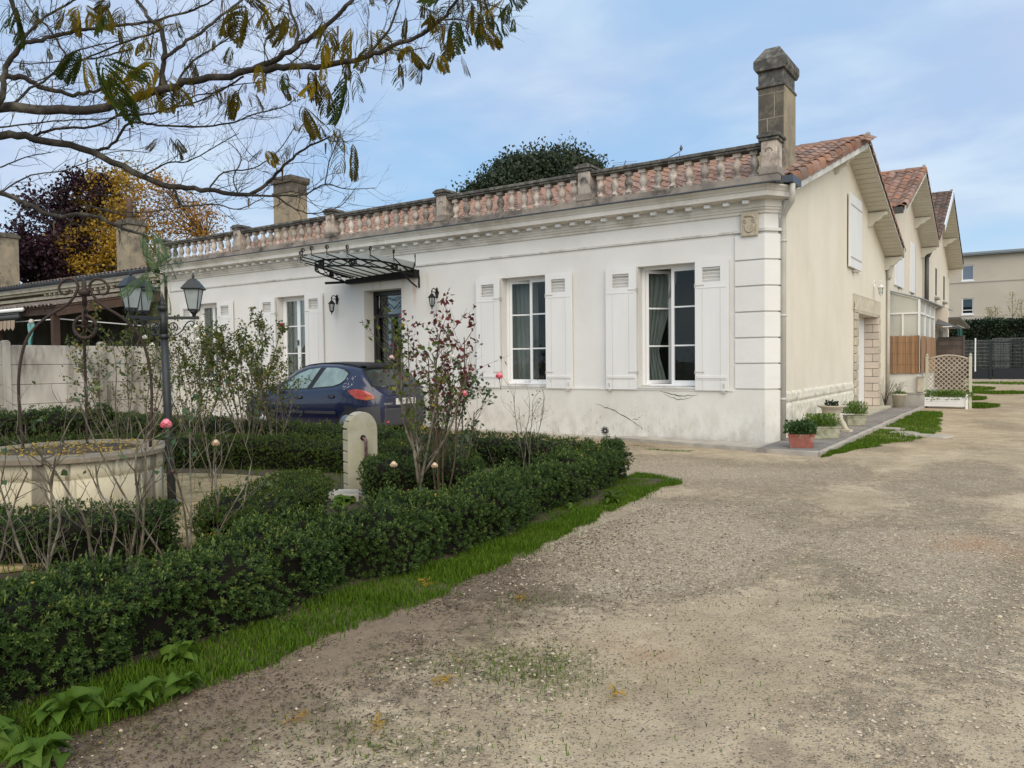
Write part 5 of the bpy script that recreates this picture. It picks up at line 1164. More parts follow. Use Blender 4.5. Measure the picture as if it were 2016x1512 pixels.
MIMOSA_BRANCHES=[[[-3.297,-10.755,2.775,0.0379],[-2.807,-10.476,3.028,0.0352],[-2.241,-10.15,3.133,0.0325],[-1.849,-9.95,3.091,0.0299],[-1.493,-9.771,3.102,0.0273],[-1.251,-9.669,3.166,0.0248],[-0.986,-9.552,3.215,0.0223],[-0.7,-9.421,3.24,0.0199],[-0.497,-9.347,3.29,0.0175],[-0.324,-9.292,3.36,0.0152],[-0.129,-9.22,3.465,0.0129],[0.062,-9.15,3.622,0.0107]],[[-0.593,-9.369,3.254,0.0223],[-0.39,-9.318,3.24,0.0199],[-0.18,-9.261,3.217,0.0176],[0.076,-9.172,3.226,0.0154],[0.276,-9.12,3.259,0.0132],[0.472,-9.071,3.302,0.0111],[0.633,-9.045,3.363,0.0091],[0.765,-9.038,3.458,0.0071]],[[-3.555,-10.696,2.577,0.0322],[-3.074,-10.397,2.849,0.0298],[-2.51,-10.045,3.017,0.0274],[-2.241,-9.903,2.976,0.025],[-1.917,-9.725,2.879,0.0227],[-1.595,-9.551,2.703,0.0204],[-1.392,-9.455,2.621,0.0181],[-1.163,-9.34,2.59,0.0158],[-0.937,-9.227,2.546,0.0136],[-0.797,-9.17,2.598,0.0114],[-0.66,-9.112,2.726,0.0092],[-0.524,-9.055,2.826,0.0071],[-0.361,-8.982,2.888,0.005]],[[-3.115,-10.384,2.858,0.0215],[-2.685,-10.235,2.684,0.0193],[-2.326,-10.131,2.585,0.0171],[-2.032,-10.072,2.474,0.0151],[-1.772,-10.037,2.383,0.0131],[-1.466,-9.967,2.361,0.0112],[-1.221,-9.94,2.272,0.0094],[-0.968,-9.909,2.195,0.0076]],[[-2.873,-10.455,3.045,0.0241],[-2.641,-10.234,3.298,0.0221],[-2.461,-10.055,3.409,0.02],[-2.334,-9.916,3.394,0.0179],[-2.262,-9.817,3.345,0.0158],[-2.16,-9.695,3.326,0.0136],[-2.1,-9.601,3.365,0.0114],[-2.009,-9.484,3.433,0.0091]],[[-2.246,-10.276,2.813,0.0199],[-2.117,-10.199,3.168,0.0185],[-2.07,-10.184,3.342,0.0171],[-1.962,-10.129,3.496,0.0157],[-1.96,-10.147,3.635,0.0143],[-1.994,-10.187,3.821,0.013]],[[-1.918,-10.148,3.479,0.0146],[-1.862,-10.026,3.539,0.0132],[-1.768,-9.879,3.615,0.0117],[-1.643,-9.71,3.669,0.0101],[-1.484,-9.518,3.729,0.0086],[-1.319,-9.32,3.833,0.0069],[-1.207,-9.158,3.966,0.0053]],[[-1.224,-9.623,3.186,0.0164],[-1.25,-9.587,3.408,0.0149],[-1.298,-9.567,3.606,0.0133],[-1.412,-9.595,3.723,0.0117],[-1.528,-9.622,3.893,0.0101]],[[-1.215,-9.609,3.393,0.0115],[-1.166,-9.464,3.536,0.0104],[-1.135,-9.332,3.673,0.0093],[-1.101,-9.196,3.821,0.0082],[-1.062,-9.058,3.965,0.007]],[[-2.306,-10.061,3.183,0.0096],[-2.281,-9.941,3.324,0.0085],[-2.251,-9.82,3.44,0.0074],[-2.248,-9.714,3.613,0.0062],[-2.182,-9.568,3.709,0.005],[-2.08,-9.399,3.785,0.0037]],[[-2.408,-9.894,3.02,0.0107],[-2.263,-9.892,3.031,0.0097],[-2.063,-9.851,3.04,0.0087],[-1.781,-9.756,3.027,0.0078],[-1.576,-9.71,3.078,0.0069],[-1.47,-9.734,3.084,0.006]],[[-1.497,-9.754,3.042,0.0083],[-1.385,-9.628,3.063,0.0072],[-1.285,-9.509,3.118,0.0061],[-1.155,-9.369,3.183,0.005],[-1.079,-9.265,3.277,0.0039],[-0.887,-9.083,3.33,0.0028]],[[-1.951,-9.707,2.888,0.0105],[-1.823,-9.633,2.936,0.0095],[-1.711,-9.566,3.078,0.0086],[-1.569,-9.485,3.062,0.0076],[-1.356,-9.355,3.041,0.0066],[-1.116,-9.205,3.059,0.0056],[-0.963,-9.113,3.115,0.0047],[-0.782,-9.002,3.161,0.0037],[-0.715,-8.97,3.208,0.0028]],[[-0.823,-9.312,2.517,0.0079],[-0.659,-9.2,2.508,0.0068],[-0.495,-9.087,2.519,0.0056],[-0.386,-9.01,2.584,0.0044],[-0.276,-8.936,2.55,0.0032],[-0.113,-8.824,2.554,0.002]],[[-0.645,-9.19,2.505,0.006],[-0.569,-9.11,2.432,0.005],[-0.478,-9.019,2.402,0.004],[-0.359,-8.905,2.456,0.003],[-0.295,-8.827,2.578,0.002]],[[-1.293,-9.51,2.598,0.0084],[-1.289,-9.485,2.527,0.0073],[-1.273,-9.452,2.48,0.0061],[-1.128,-9.328,2.492,0.0049],[-1.004,-9.22,2.461,0.0036],[-0.88,-9.107,2.545,0.0024]],[[-1.242,-9.479,2.472,0.0054],[-1.357,-9.518,2.456,0.0043],[-1.585,-9.635,2.445,0.0032],[-1.789,-9.732,2.481,0.0021]],[[-2.582,-10.027,2.637,0.0057],[-2.433,-9.89,2.766,0.0049],[-2.252,-9.734,2.805,0.004],[-2.01,-9.533,2.935,0.0031],[-1.824,-9.376,2.939,0.0022]],[[-2.474,-10.059,3.07,0.0063],[-2.354,-9.915,3.108,0.0054],[-2.173,-9.728,3.146,0.0045],[-1.987,-9.539,3.174,0.0035],[-1.797,-9.345,3.267,0.0025]],[[-1.622,-9.578,3.563,0.0062],[-1.848,-9.674,3.527,0.0054],[-2.043,-9.747,3.528,0.0046],[-2.358,-9.902,3.526,0.0037],[-2.59,-9.998,3.573,0.0029]],[[-1.369,-9.523,3.638,0.0074],[-1.604,-9.594,3.611,0.0065],[-1.906,-9.713,3.535,0.0056],[-2.156,-9.796,3.461,0.0046],[-2.411,-9.882,3.403,0.0036]],[[-0.317,-9.298,3.356,0.01],[-0.332,-9.263,3.47,0.009],[-0.393,-9.26,3.611,0.008],[-0.44,-9.246,3.754,0.007]],[[-0.449,-9.27,3.268,0.0048],[-0.397,-9.191,3.353,0.0038],[-0.371,-9.129,3.463,0.0029],[-0.318,-9.049,3.54,0.0019]],[[0.066,-9.162,3.232,0.0091],[0.141,-9.108,3.286,0.008],[0.228,-9.044,3.407,0.0069],[0.264,-9.015,3.528,0.0057],[0.289,-8.995,3.619,0.0046]],[[-0.744,-9.352,3.254,0.0065],[-0.906,-9.426,3.17,0.0052],[-1.071,-9.499,3.151,0.0039],[-1.237,-9.575,3.081,0.0026]],[[0.286,-9.131,3.253,0.0045],[0.419,-9.102,3.223,0.0032],[0.561,-9.065,3.225,0.002]],[[0.68,-9.101,3.331,0.0051],[0.776,-9.076,3.321,0.0041],[0.889,-9.04,3.285,0.003],[0.99,-9.011,3.311,0.0019]],[[0.66,-9.11,3.445,0.0063],[0.775,-9.072,3.457,0.0049],[0.911,-9.021,3.397,0.0036],[1.047,-8.971,3.338,0.0022]],[[-2.101,-9.786,3.557,0.0077],[-2.19,-9.84,3.733,0.0063],[-2.307,-9.915,3.875,0.0049],[-2.366,-9.95,4.016,0.0035]],[[-1.918,-10.148,3.479,0.0097],[-1.854,-10.058,3.639,0.0082],[-1.755,-9.945,3.751,0.0066],[-1.681,-9.85,3.865,0.005]],[[-2.583,-10.022,2.815,0.0054],[-2.436,-9.919,2.885,0.0041],[-2.289,-9.816,2.919,0.0029]],[[-1.105,-9.601,3.194,0.0078],[-1.058,-9.502,3.374,0.0066],[-0.995,-9.394,3.475,0.0053],[-0.902,-9.265,3.611,0.004],[-0.863,-9.173,3.733,0.0027]],[[-2.465,-10.09,2.053,0.0035],[-2.64,-10.14,2.308,0.0089],[-3.114,-10.386,2.822,0.0143]],[[-0.445,-9.389,3.265,0.005],[-0.527,-9.36,3.392,0.0041],[-0.531,-9.277,3.515,0.0032],[-0.453,-9.138,3.639,0.0023]],[[-0.386,-9.01,2.584,0.0046],[-0.365,-8.991,2.723,0.0038],[-0.333,-8.965,2.822,0.0029],[-0.307,-8.944,2.914,0.002]],[[-0.85,-9.33,2.517,0.005],[-0.907,-9.325,2.638,0.004],[-0.896,-9.271,2.78,0.003],[-0.995,-9.295,2.891,0.002]],[[-1.059,-9.411,2.564,0.006],[-0.988,-9.343,2.679,0.0051],[-0.833,-9.22,2.714,0.0042],[-0.719,-9.124,2.817,0.0033],[-0.633,-9.043,2.988,0.0024]],[[-1.563,-9.57,2.695,0.0062],[-1.422,-9.47,2.786,0.0053],[-1.308,-9.392,2.792,0.0043],[-1.139,-9.271,2.903,0.0034],[-1.026,-9.191,2.981,0.0024]],[[-1.893,-9.669,2.852,0.0042],[-1.776,-9.591,2.781,0.0032],[-1.603,-9.471,2.814,0.0021]]]
MIMOSA_LEAVES=[[-0.547,-10.798,3.136,0.143,2],[-0.518,-10.778,3.124,0.155,2],[-2.048,-9.982,3.832,0.135,0],[-1.89,-10.023,3.742,0.132,0],[-1.491,-10.088,3.652,0.118,0],[-1.631,-9.942,3.735,0.162,1],[-1.514,-9.954,3.684,0.144,1],[-1.569,-9.879,3.694,0.098,1],[-1.29,-9.945,3.642,0.218,0],[-0.159,-10.534,3.084,0.143,2],[-1.431,-9.772,3.697,0.163,0],[-1.598,-9.692,3.67,0.135,0],[-0.26,-10.61,2.913,0.226,2],[-0.221,-10.583,2.906,0.238,2],[-0.189,-10.562,2.87,0.215,2],[-1.628,-9.615,3.637,0.205,1],[-1.104,-9.876,3.299,0.155,0],[-1.41,-9.634,3.61,0.167,1],[-1.19,-9.696,3.503,0.145,0],[-0.151,-10.538,2.822,0.167,2],[-0.122,-10.519,2.797,0.143,2],[-0.388,-10.332,2.938,0.194,1],[-0.351,-10.308,2.911,0.194,1],[-0.324,-10.29,2.885,0.155,1],[-1.523,-9.658,3.564,0.168,0],[-0.93,-9.734,3.548,0.139,0],[-1.108,-9.588,3.631,0.146,2],[-0.982,-9.634,3.551,0.143,0],[-1.233,-9.572,3.294,0.182,0],[-0.868,-9.75,3.117,0.138,0],[-1.028,-9.593,3.339,0.129,0],[-1.049,-9.525,3.397,0.147,0],[-0.837,-9.631,3.253,0.125,0],[-1.039,-9.399,3.566,0.133,0],[-0.926,-9.441,3.508,0.114,0],[-0.961,-9.336,3.733,0.166,1],[-0.91,-9.314,3.744,0.182,0],[-0.654,-9.444,3.659,0.11,0],[-0.655,-9.426,3.635,0.095,2],[-0.681,-9.368,3.695,0.192,0],[-0.652,-9.254,3.745,0.163,1],[-0.608,-9.23,3.711,0.163,1],[-0.4,-9.341,3.553,0.125,1],[-0.551,-9.372,3.674,0.189,1],[-0.358,-9.336,3.605,0.14,0],[-0.292,-9.296,3.495,0.124,1],[-0.273,-9.254,3.474,0.109,0],[-0.284,-9.24,3.652,0.109,0],[-0.457,-9.048,3.754,0.099,0],[-0.112,-9.236,3.47,0.138,0],[-0.098,-9.209,3.431,0.154,0],[-0.132,-9.135,3.496,0.203,0],[-0.07,-9.276,3.341,0.167,1],[-0.056,-9.209,3.33,0.138,1],[-0.024,-9.155,3.401,0.185,0],[-0.059,-9.078,3.513,0.188,1],[0.16,-9.25,3.367,0.178,1],[-0.026,-9.002,3.484,0.19,1],[0.175,-9.142,3.297,0.151,0],[-0.949,-9.469,3.215,0.147,1],[-0.981,-9.391,3.244,0.166,0],[-0.92,-9.377,3.219,0.181,0],[-0.916,-9.323,3.234,0.183,0],[-0.769,-9.373,3.189,0.178,0],[-0.677,-9.366,3.146,0.145,0],[-0.938,-9.439,3.237,0.114,1],[-0.404,-9.385,3.186,0.186,0],[-0.586,-9.199,3.265,0.131,0],[-0.356,-9.346,3.203,0.109,2],[-0.14,-9.336,3.173,0.182,0],[-0.399,-9.046,3.303,0.164,0],[-0.126,-9.21,3.163,0.201,0],[-0.047,-9.303,3.088,0.151,0],[-0.205,-9.008,3.303,0.226,2],[0.025,-9.186,3.182,0.229,2],[-0.065,-9.056,3.258,0.189,0],[0.136,-9.212,3.106,0.135,2],[0.131,-9.134,3.579,0.106,0],[0.304,-9.248,3.475,0.102,0],[0.42,-9.251,3.203,0.129,0],[0.357,-9.164,3.217,0.176,0],[0.347,-9.068,3.177,0.135,0],[0.307,-8.975,3.351,0.168,0],[0.207,-8.819,3.364,0.191,0],[0.519,-9.127,3.234,0.159,0],[0.288,-8.951,3.515,0.123,0],[0.405,-9.104,3.386,0.118,0],[0.481,-9.04,3.17,0.133,0],[0.633,-9.151,3.143,0.142,2],[0.647,-9.143,3.254,0.128,0],[0.638,-9.065,3.297,0.144,0],[0.7,-9.095,3.328,0.156,0],[0.672,-8.969,3.308,0.146,0],[0.74,-9.032,3.255,0.158,0],[0.608,-8.838,3.458,0.181,2],[0.58,-8.969,3.491,0.148,2],[0.626,-8.955,3.498,0.147,2],[0.599,-8.85,3.56,0.166,0],[0.693,-8.898,3.502,0.162,2],[0.78,-8.94,3.477,0.174,0],[0.83,-8.935,3.423,0.173,2],[0.848,-8.936,3.346,0.172,0],[0.792,-8.808,3.494,0.148,1],[0.859,-8.825,3.499,0.176,0],[0.919,-8.86,3.455,0.159,2],[0.934,-8.805,3.472,0.146,2],[1.056,-8.933,3.405,0.126,2],[0.864,-8.859,3.384,0.116,2],[0.61,-9.14,3.391,0.128,0],[0.424,-8.875,3.507,0.123,0],[0.427,-9.016,3.514,0.149,0],[0.467,-8.994,3.541,0.134,0],[-0.383,-9.21,3.045,0.239,0],[-0.289,-9.253,2.906,0.125,0],[-0.232,-9.264,2.862,0.109,0],[-0.245,-9.109,2.864,0.144,0],[-0.079,-9.178,2.856,0.139,0],[0.049,-9.26,2.709,0.105,2],[-0.006,-9.124,2.779,0.171,0],[0.203,-9.313,2.41,0.103,1],[-0.735,-9.213,2.833,0.133,0],[-0.499,-9.34,2.75,0.111,0],[-0.398,-9.284,2.793,0.111,0],[-1.384,-9.488,2.963,0.137,0],[-1.115,-9.603,2.873,0.098,0],[-1.992,-10.11,3.412,0.099,0],[-2.039,-10.075,3.384,0.083,0],[-2.202,-10.089,3.717,0.118,0],[-1.72,-10.03,3.519,0.097,0],[-1.688,-9.965,3.63,0.114,0],[-2.031,-10.041,3.624,0.1,0],[-1.257,-9.66,3.37,0.131,0],[-1.271,-9.602,3.293,0.132,0],[-1.227,-9.597,3.155,0.115,0],[-1.263,-9.88,3.053,0.095,0],[-1.127,-9.743,3.158,0.143,0],[-0.071,-10.468,2.052,0.181,3],[-0.271,-10.314,2.111,0.205,3],[-0.391,-10.202,2.134,0.24,3],[-0.178,-10.356,2.04,0.201,3],[-0.358,-10.195,2.051,0.226,3],[-0.304,-10.185,2.074,0.185,3],[-0.162,-10.217,2.056,0.155,3],[-0.261,-10.285,1.903,0.207,3],[-0.227,-10.25,1.904,0.22,3],[-0.107,-10.283,1.879,0.177,3],[-0.267,-10.321,1.926,0.192,3],[-0.152,-10.211,1.979,0.142,3],[-0.375,-10.284,1.99,0.157,3],[-0.316,-10.222,1.992,0.29,3]]
# ================= CAR =================
car=thing('parked_car','dark blue five door hatchback with scratched rear wing parked close to the front door','car',(-9.88,-2.08,0),None,0,True)
I=lambda s,xs,ys:float(np.interp(s,xs,ys))
def sm(xs,ys):
    g=np.linspace(xs[0],xs[-1],300); v=np.interp(g,xs,ys); k=np.hanning(17); k/=k.sum(); vp=np.concatenate([np.full(8,v[0]),v,np.full(8,v[-1])]); v2=np.convolve(vp,k,'valid'); v2[0]=v[0];v2[-1]=v[-1]
    return lambda s:float(np.interp(s,g,v2))
cT=sm([0,.04,.12,.3,.6,.9,1.02,1.3,1.62,1.9,2.3,2.8,3.15,3.32,3.45,3.72,3.78,3.83],[.52,.62,.68,.76,.84,.89,.91,1.12,1.32,1.40,1.43,1.415,1.375,1.33,1.22,.93,.88,.80])
cW=sm([0,.05,.15,.35,.7,1,3,3.4,3.6,3.72,3.80,3.83],[.42,.56,.68,.77,.81,.82,.825,.805,.76,.69,.60,.52])
cZb=sm([0,.1,.4,3.5,3.7,3.83],[.30,.24,.20,.20,.24,.30]); cBelt=sm([0,.5,1,2,3,3.4,3.83],[.60,.80,.875,.925,.985,.99,.86])
def section(s):
    T,Wd,zb=cT(s),cW(s),cZb(s); be=min(cBelt(s),T-.045); gh=T-be; Wr=max(.25,Wd-.075-.36*max(0,gh-.05)) if gh>.05 else Wd-.08
    return [(0,zb),(Wd-.12,zb),(Wd-.03,zb+.04),(Wd-.008,zb+.12),(Wd+.002,(zb+be)/2-.02),(Wd,(zb+be)/2+.10),(Wd-.015,be-.06),(Wd-.035,be-.012),(Wd-.052,be+.012 if gh>.06 else be+.008),
      (Wr+(Wd-.052-Wr)*.5,be+(gh-.03)*.5 if gh>.06 else be+.02),(Wr+.015,T-max(.02,.09*min(1,gh/.3))),(Wr-.045,T-max(.008,.038*min(1,gh/.3))),(Wr*.55,T-.006),(0,T)]
def ysurf(s,z):
    p=section(s)[2:12]; zs=[q[1] for q in p]; return float(np.interp(z,zs,[q[0] for q in p]))
def ztop(s,y):
    p=section(s)[::-1][:8]; return float(np.interp(abs(y),[q[0] for q in p],[q[1] for q in p]))
st_=np.concatenate([[0,.02,.05,.09],np.linspace(.14,3.7,56),[3.74,3.78,3.81,3.83]])
rows=[]
for s in st_:
    h=section(s); rows.append([(s,-y,z) for y,z in h]+[(s,y,z) for y,z in h[::-1][1:]])
b=B().grid(rows,sm=True); b.add(rows[0],[tuple(range(len(rows[0])))[::-1]],True); b.add(rows[-1],[tuple(range(len(rows[0])))],True)
body=mk('body',b,'car_paint',car)
for side in (-1,1):
    def sidepatch(name,poly,mat,off=.004,par=None,dens=10):
        """polygon in (s,z) laid over the flank as a curved patch"""
        xs=[p[0] for p in poly]; s0,s1=min(xs),max(xs); rws=[]
        def span(s):
            zsx=[]
            for (a,c),(e,f) in zip(poly,poly[1:]+poly[:1]):
                if (a-s)*(e-s)<=0 and a!=e: zsx.append(c+(f-c)*(s-a)/(e-a))
            return (min(zsx),max(zsx)) if len(zsx)>1 else None
        n=22
        for k in range(n+1):
            s=s0+(s1-s0)*(k+.001 if k==0 else k-.001 if k==n else k)/n; q=span(s)
            if not q: continue
            rws.append([(s,side*(ysurf(s,q[0]+(q[1]-q[0])*j/dens)+off),q[0]+(q[1]-q[0])*j/dens) for j in range(dens+1)])
        return mk(name,B().grid(rws),mat,par or car)
    fw=[(1.32,.925),(1.50,1.075),(1.74,1.215),(2.0,1.295),(2.32,1.325),(2.10,.945)]
    rw=[(2.25,.955),(2.47,1.325),(2.75,1.32),(2.97,1.285),(3.10,1.22),(3.07,1.12),(2.97,1.04),(2.8,.995)]
    seal=[(1.24,.905),(1.48,1.10),(1.72,1.24),(2.0,1.325),(2.4,1.352),(2.78,1.347),(3.0,1.312),(3.14,1.235),(3.10,1.10),(2.98,1.015),(2.8,.97),(2.2,.93)]
    sidepatch('window_seal',seal,'car_black',.003)
    sidepatch('window_back',[(1.3,.92),(1.5,1.08),(1.74,1.22),(2.0,1.30),(2.32,1.33),(2.47,1.33),(2.75,1.325),(2.97,1.29),(3.1,1.22),(3.07,1.12),(2.97,1.035),(2.8,.99),(2.2,.94)],'mid_room',.004) if False else None
    sidepatch('front_window',fw,'frost_window',.007); sidepatch('rear_window',rw,'frost_window',.007)
    sidepatch('rub_strip',[(1.12,.47),(1.12,.525),(2.05,.535),(2.05,.48)],'car_bumper',.016); sidepatch('rub_strip',[(2.09,.48),(2.09,.535),(2.92,.545),(2.92,.49)],'car_bumper',.016)
    sidepatch('tail_light',[(3.20,.915),(3.38,.945),(3.56,.925),(3.68,.865),(3.75,.79),(3.62,.745),(3.42,.775),(3.28,.85)],'lamp_red',.010)
    sidepatch('indicator_lens',[(3.56,.79),(3.68,.82),(3.74,.775),(3.62,.75)],'lamp_amber',.014)
    sidepatch('rear_bumper',[(3.30,.26),(3.30,.56),(3.50,.62),(3.80,.64),(3.80,.30)],'car_bumper',.010)
    sidepatch('front_bumper',[(.02,.32),(.02,.56),(.35,.56),(.42,.28)],'car_bumper',.012)
    sidepatch('front_light',[(.10,.60),(.16,.68),(.60,.80),(.55,.70),(.3,.62)],'headlight_glass',.008)
    # door gaps, handles
    g=B()
    for pts in ([(2.08,.30),(2.10,.6),(2.16,.93)],[(1.02,.32),(1.0,.6),(1.08,.86)],[(2.92,.42),(3.02,.62),(3.10,.8),(3.02,1.0)],[(1.02,.30),(1.6,.27),(2.08,.29),(2.6,.30),(2.85,.38)]):
        g.tube([(s,side*(ysurf(s,z)+.001),z) for s,z in pts],.0045,4)
    mk('door_gap',g,'car_black',car)
    for s in (1.93,2.80):
        z=.775 if s<2 else .80; y=ysurf(s,z)
        c_=B().tube([(s-.06,side*(y+.002),z),(s+.06,side*(y+.002),z)],[.035,.032],8); h=mk('door_handle',c_,'car_black',car)
        mk('handle_bar',B().tube([(s-.07,side*(y+.02),z-.008),(s,side*(y+.035),z-.012),(s+.07,side*(y+.02),z-.004)],.011,6),'car_paint',h)
    # wheels
    for s in (.80,3.22):
        y=cW(s); mk('wheel_arch',B().tube([(s,side*(y-.30),.30),(s,side*(y+.006),.30)],.345,26,sm=False),'car_black',car)
        w_=mk('wheel',B().lathe([(.19,-.08),(.26,-.085),(.285,-.06),(.29,0),(.285,.06),(.26,.085),(.19,.08)],(0,0,0),26),'rubber',car)
        w_.data.transform(Matrix.Translation((s,side*(y-.07),.29))@Matrix.Rotation(R(90),4,'X'))
        rm=B().lathe([(.02,.0),(.05,.012),(.19,.0),(.20,.03)],(0,0,0),18)
        r_=mk('rim',rm,'rim_metal',w_); r_.data.transform(Matrix.Translation((s,side*(y+.006),.29))@Matrix.Rotation(R(90)*(1 if side<0 else -1),4,'X'))
    mk('roof_bar',B().tube([(s,side*(.50 if 1.8<s<3.1 else .52),ztop(s,.50)+.012) for s in np.linspace(1.6,3.25,12)],.012,6),'car_roof_bar',car)
    mk('mirror',B().lathe([(.01,-.06),(.07,-.05),(.085,0),(.07,.05),(.01,.06)],(1.30,side*.90,.93),10,sy=.8).beam((1.3,side*.8,.9),(1.3,side*.88,.92),.04,.03),'car_black',car)
# scratches on the rear wing
b=B()
for k in range(26):
    s=random.uniform(3.06,3.30); z=1.02+random.uniform(-.10,.10)+(s-3.1)*.25; y=ysurf(s,z)
    b.tube([(s,-(y+.002),z),(s+.018,-(ysurf(s+.018,z+.02)+.002),z+random.uniform(.0,.03))],random.uniform(.0018,.004),4)
mk('scratches',b,'white_paint',car)
def toppatch(name,poly,mat,off=.006):
    """polygon in (s,y) laid on the upper surface"""
    rws=[]
    for k in range(17):
        s=poly[0][0]+(poly[-1][0]-poly[0][0])*k/16; hw=float(np.interp(s,[p[0] for p in poly],[p[1] for p in poly])); rws.append([(s,hw*(j/8-1),ztop(s,hw*(j/8-1))+off) for j in range(17)])
    return mk(name,B().grid(rws),mat,car)
toppatch('rear_glass_seal',[(3.27,.52),(3.5,.64),(3.70,.66)],'car_black',.004)
toppatch('rear_glass',[(3.31,.49),(3.5,.60),(3.665,.61)],'dark_glass',.009)
toppatch('windscreen',[(1.04,.66),(1.3,.60),(1.62,.50)],'dark_glass',.006)
toppatch('roof_panel',[(1.66,.40),(2.2,.47),(3.22,.44)],'car_roof_bar',.004)
mk('spoiler',B().grid([[(3.16+.11*i,y,ztop(3.16,abs(y)*.9)+.018-.012*i) for y in np.linspace(-.5,.5,11)] for i in range(3)]).grid([[(3.38,y,ztop(3.16,abs(y)*.9)-.006) for y in np.linspace(-.5,.5,11)],[(3.38,y,ztop(3.16,abs(y)*.9)-.05) for y in np.linspace(-.5,.5,11)]]),'car_black',car)
b=B().tube([(3.66,.0,.985),(3.60,-.18,1.055),(3.52,-.42,1.09)],.010,5); mk('rear_wiper',b,'car_black',car)
mk('sticker',B().ball((3.655,-.50,.965),.022,8).box(3.66,3.67,-.42,-.30,.965,.985),'pvc_white',car)
# rear end : bumper, plate, badge
mk('rear_bumper',B().prism([(3.76,-.62),(3.84,-.5),(3.885,-.25),(3.89,.25),(3.84,.5),(3.76,.62),(3.6,.6),(3.6,-.6)],.28,.60),'car_bumper',car,bevel=.03)
mk('reflector',B().box(3.848,3.868,-.50,-.44,.34,.375),'lamp_red',car)
mk('tail_panel',B().prism([(3.76,-.58),(3.835,-.45),(3.858,-.2),(3.858,.2),(3.835,.45),(3.76,.58),(3.6,.6),(3.6,-.6)],.601,.80),'car_paint',car,bevel=.02)
pt=mk('number_plate',B().box(3.857,3.868,-.26,.26,.655,.765),'plate_white',car)
def text(s,size,name,mat,parent,M):
    cu=bpy.data.curves.new(name,'FONT'); cu.body=s; cu.size=size; cu.extrude=.001; cu.align_x='CENTER'; cu.align_y='CENTER'; cu.offset=.0006
    o=bpy.data.objects.new(name,cu); COL.objects.link(o); dg=bpy.context.evaluated_depsgraph_get(); me=bpy.data.meshes.new_from_object(o.evaluated_get(dg)); bpy.data.objects.remove(o)
    me.transform(M); me.materials.clear(); me.materials.append(MATS[mat]); return link(bpy.data.objects.new(name,me),parent)
RT=Matrix.Rotation(R(90),4,'Z')@Matrix.Rotation(R(90),4,'X')
text('7074 ESE 33',.085,'plate_text','plate_black',pt,Matrix.Translation((3.8695,0,.71))@RT)
text('PEUGEOT',.045,'badge','chrome_text',car,Matrix.Translation((3.845,-.44,.675))@Matrix.Rotation(R(-8),4,'Z')@RT)
# ================= WELL =================
WC=Vector((-4.12,-8.85,0)); Rr=Vector((.825,.565,0)); Fd=Vector((-.565,.825,0))
well=thing('stone_well','round cream stone well with wrought iron arch and pulley wheel','well',WC)
mk('drum',B().lathe([(.79,-.05),(.79,.42),(.78,.43),(.80,.44),(.805,.57)],WC,40),'well_stone',well)
for k in range(9):
    a0_,a1_=2*PI*k/9+.012,2*PI*(k+1)/9-.012; n_=8; ro=.865+.01*(k%3); zo=.004*(k%2)
    arc=lambda r:[(WC.x+r*cos(a0_+(a1_-a0_)*i/n_),WC.y+r*sin(a0_+(a1_-a0_)*i/n_)) for i in range(n_+1)]
    mk('cap_stone',B().prism(arc(ro)+arc(.58)[::-1],.578,.628+zo),'cap_stone',well,bevel=.008)
mk('well_cover',B().lathe([(.64,.58),(.64,.615),(.0,.62)],WC,32),'soil',well)
n=520; a=RNG.uniform(0,2*PI,n); r=.80*np.sqrt(RNG.random(n)); P=np.stack([WC.x+r*np.cos(a),WC.y+r*np.sin(a),np.full(n,.635)],1); D=RNG.normal(size=(n,3)); D[:,2]=np.abs(D[:,2])*.15
V,F,rn=leafV(P,D,.032,.016,RNG.random(n)); tag(npmesh('fallen_leaves',V,F,'leaf_litter',well,rn),kind='stuff')
prof_=[(.60,-.02),(.625,.40),(.62,.69),(.575,.93),(.50,1.09),(.355,1.23),(.17,1.345),(.085,1.44),(.055,1.53),(.095,1.588),(.16,1.59),(.215,1.55),(.232,1.495),(.20,1.452),(.15,1.455),(.135,1.495)]
def smooth(pts,n=4):
    pts=[Vector(p) for p in pts]; out=[]
    for i in range(len(pts)-1):
        p0=pts[max(0,i-1)];p1=pts[i];p2=pts[i+1];p3=pts[min(len(pts)-1,i+2)]
        for k in range(n):
            t=k/n; out.append(.5*((2*p1)+(-p0+p2)*t+(2*p0-5*p1+4*p2-p3)*t*t+(-p0+3*p1-3*p2+p3)*t**3))
    return out+[pts[-1]]
AC=WC+Vector((.125,.09,0))
for ang in (192,8,120):
    d=Rr*cos(R(ang))+Fd*sin(R(ang)); pts=smooth([AC+Vector((0,0,.64))+d*(r*.93)+Vector((0,0,z)) for r,z in prof_])
    mk('iron_leg',B().tube(pts,[.0135 if k<len(pts)*.55 else .0135-.003*(k-len(pts)*.55)/(len(pts)*.45) for k in range(len(pts))],7),'iron_rust',well)
top=AC+Vector((0,0,2.16))
mk('arch_hub',B().tube([top+Vector((0,0,-.18)),top+Vector((0,0,.05))],.022,8).tube([top+Vector((0,0,-.08)),top+Vector((0,0,-.03))],.05,10),'iron_rust',well)
b=B()
for k in range(6):
    c=top+Vector((0,0,-.12-.033*k)); b.tube([c+(Rr if k%2 else Fd)*.014*cos(q*PI/4)+Vector((0,0,.022*sin(q*PI/4))) for q in range(9)],.005,4)
mk('chain',b,'iron_rust',well)
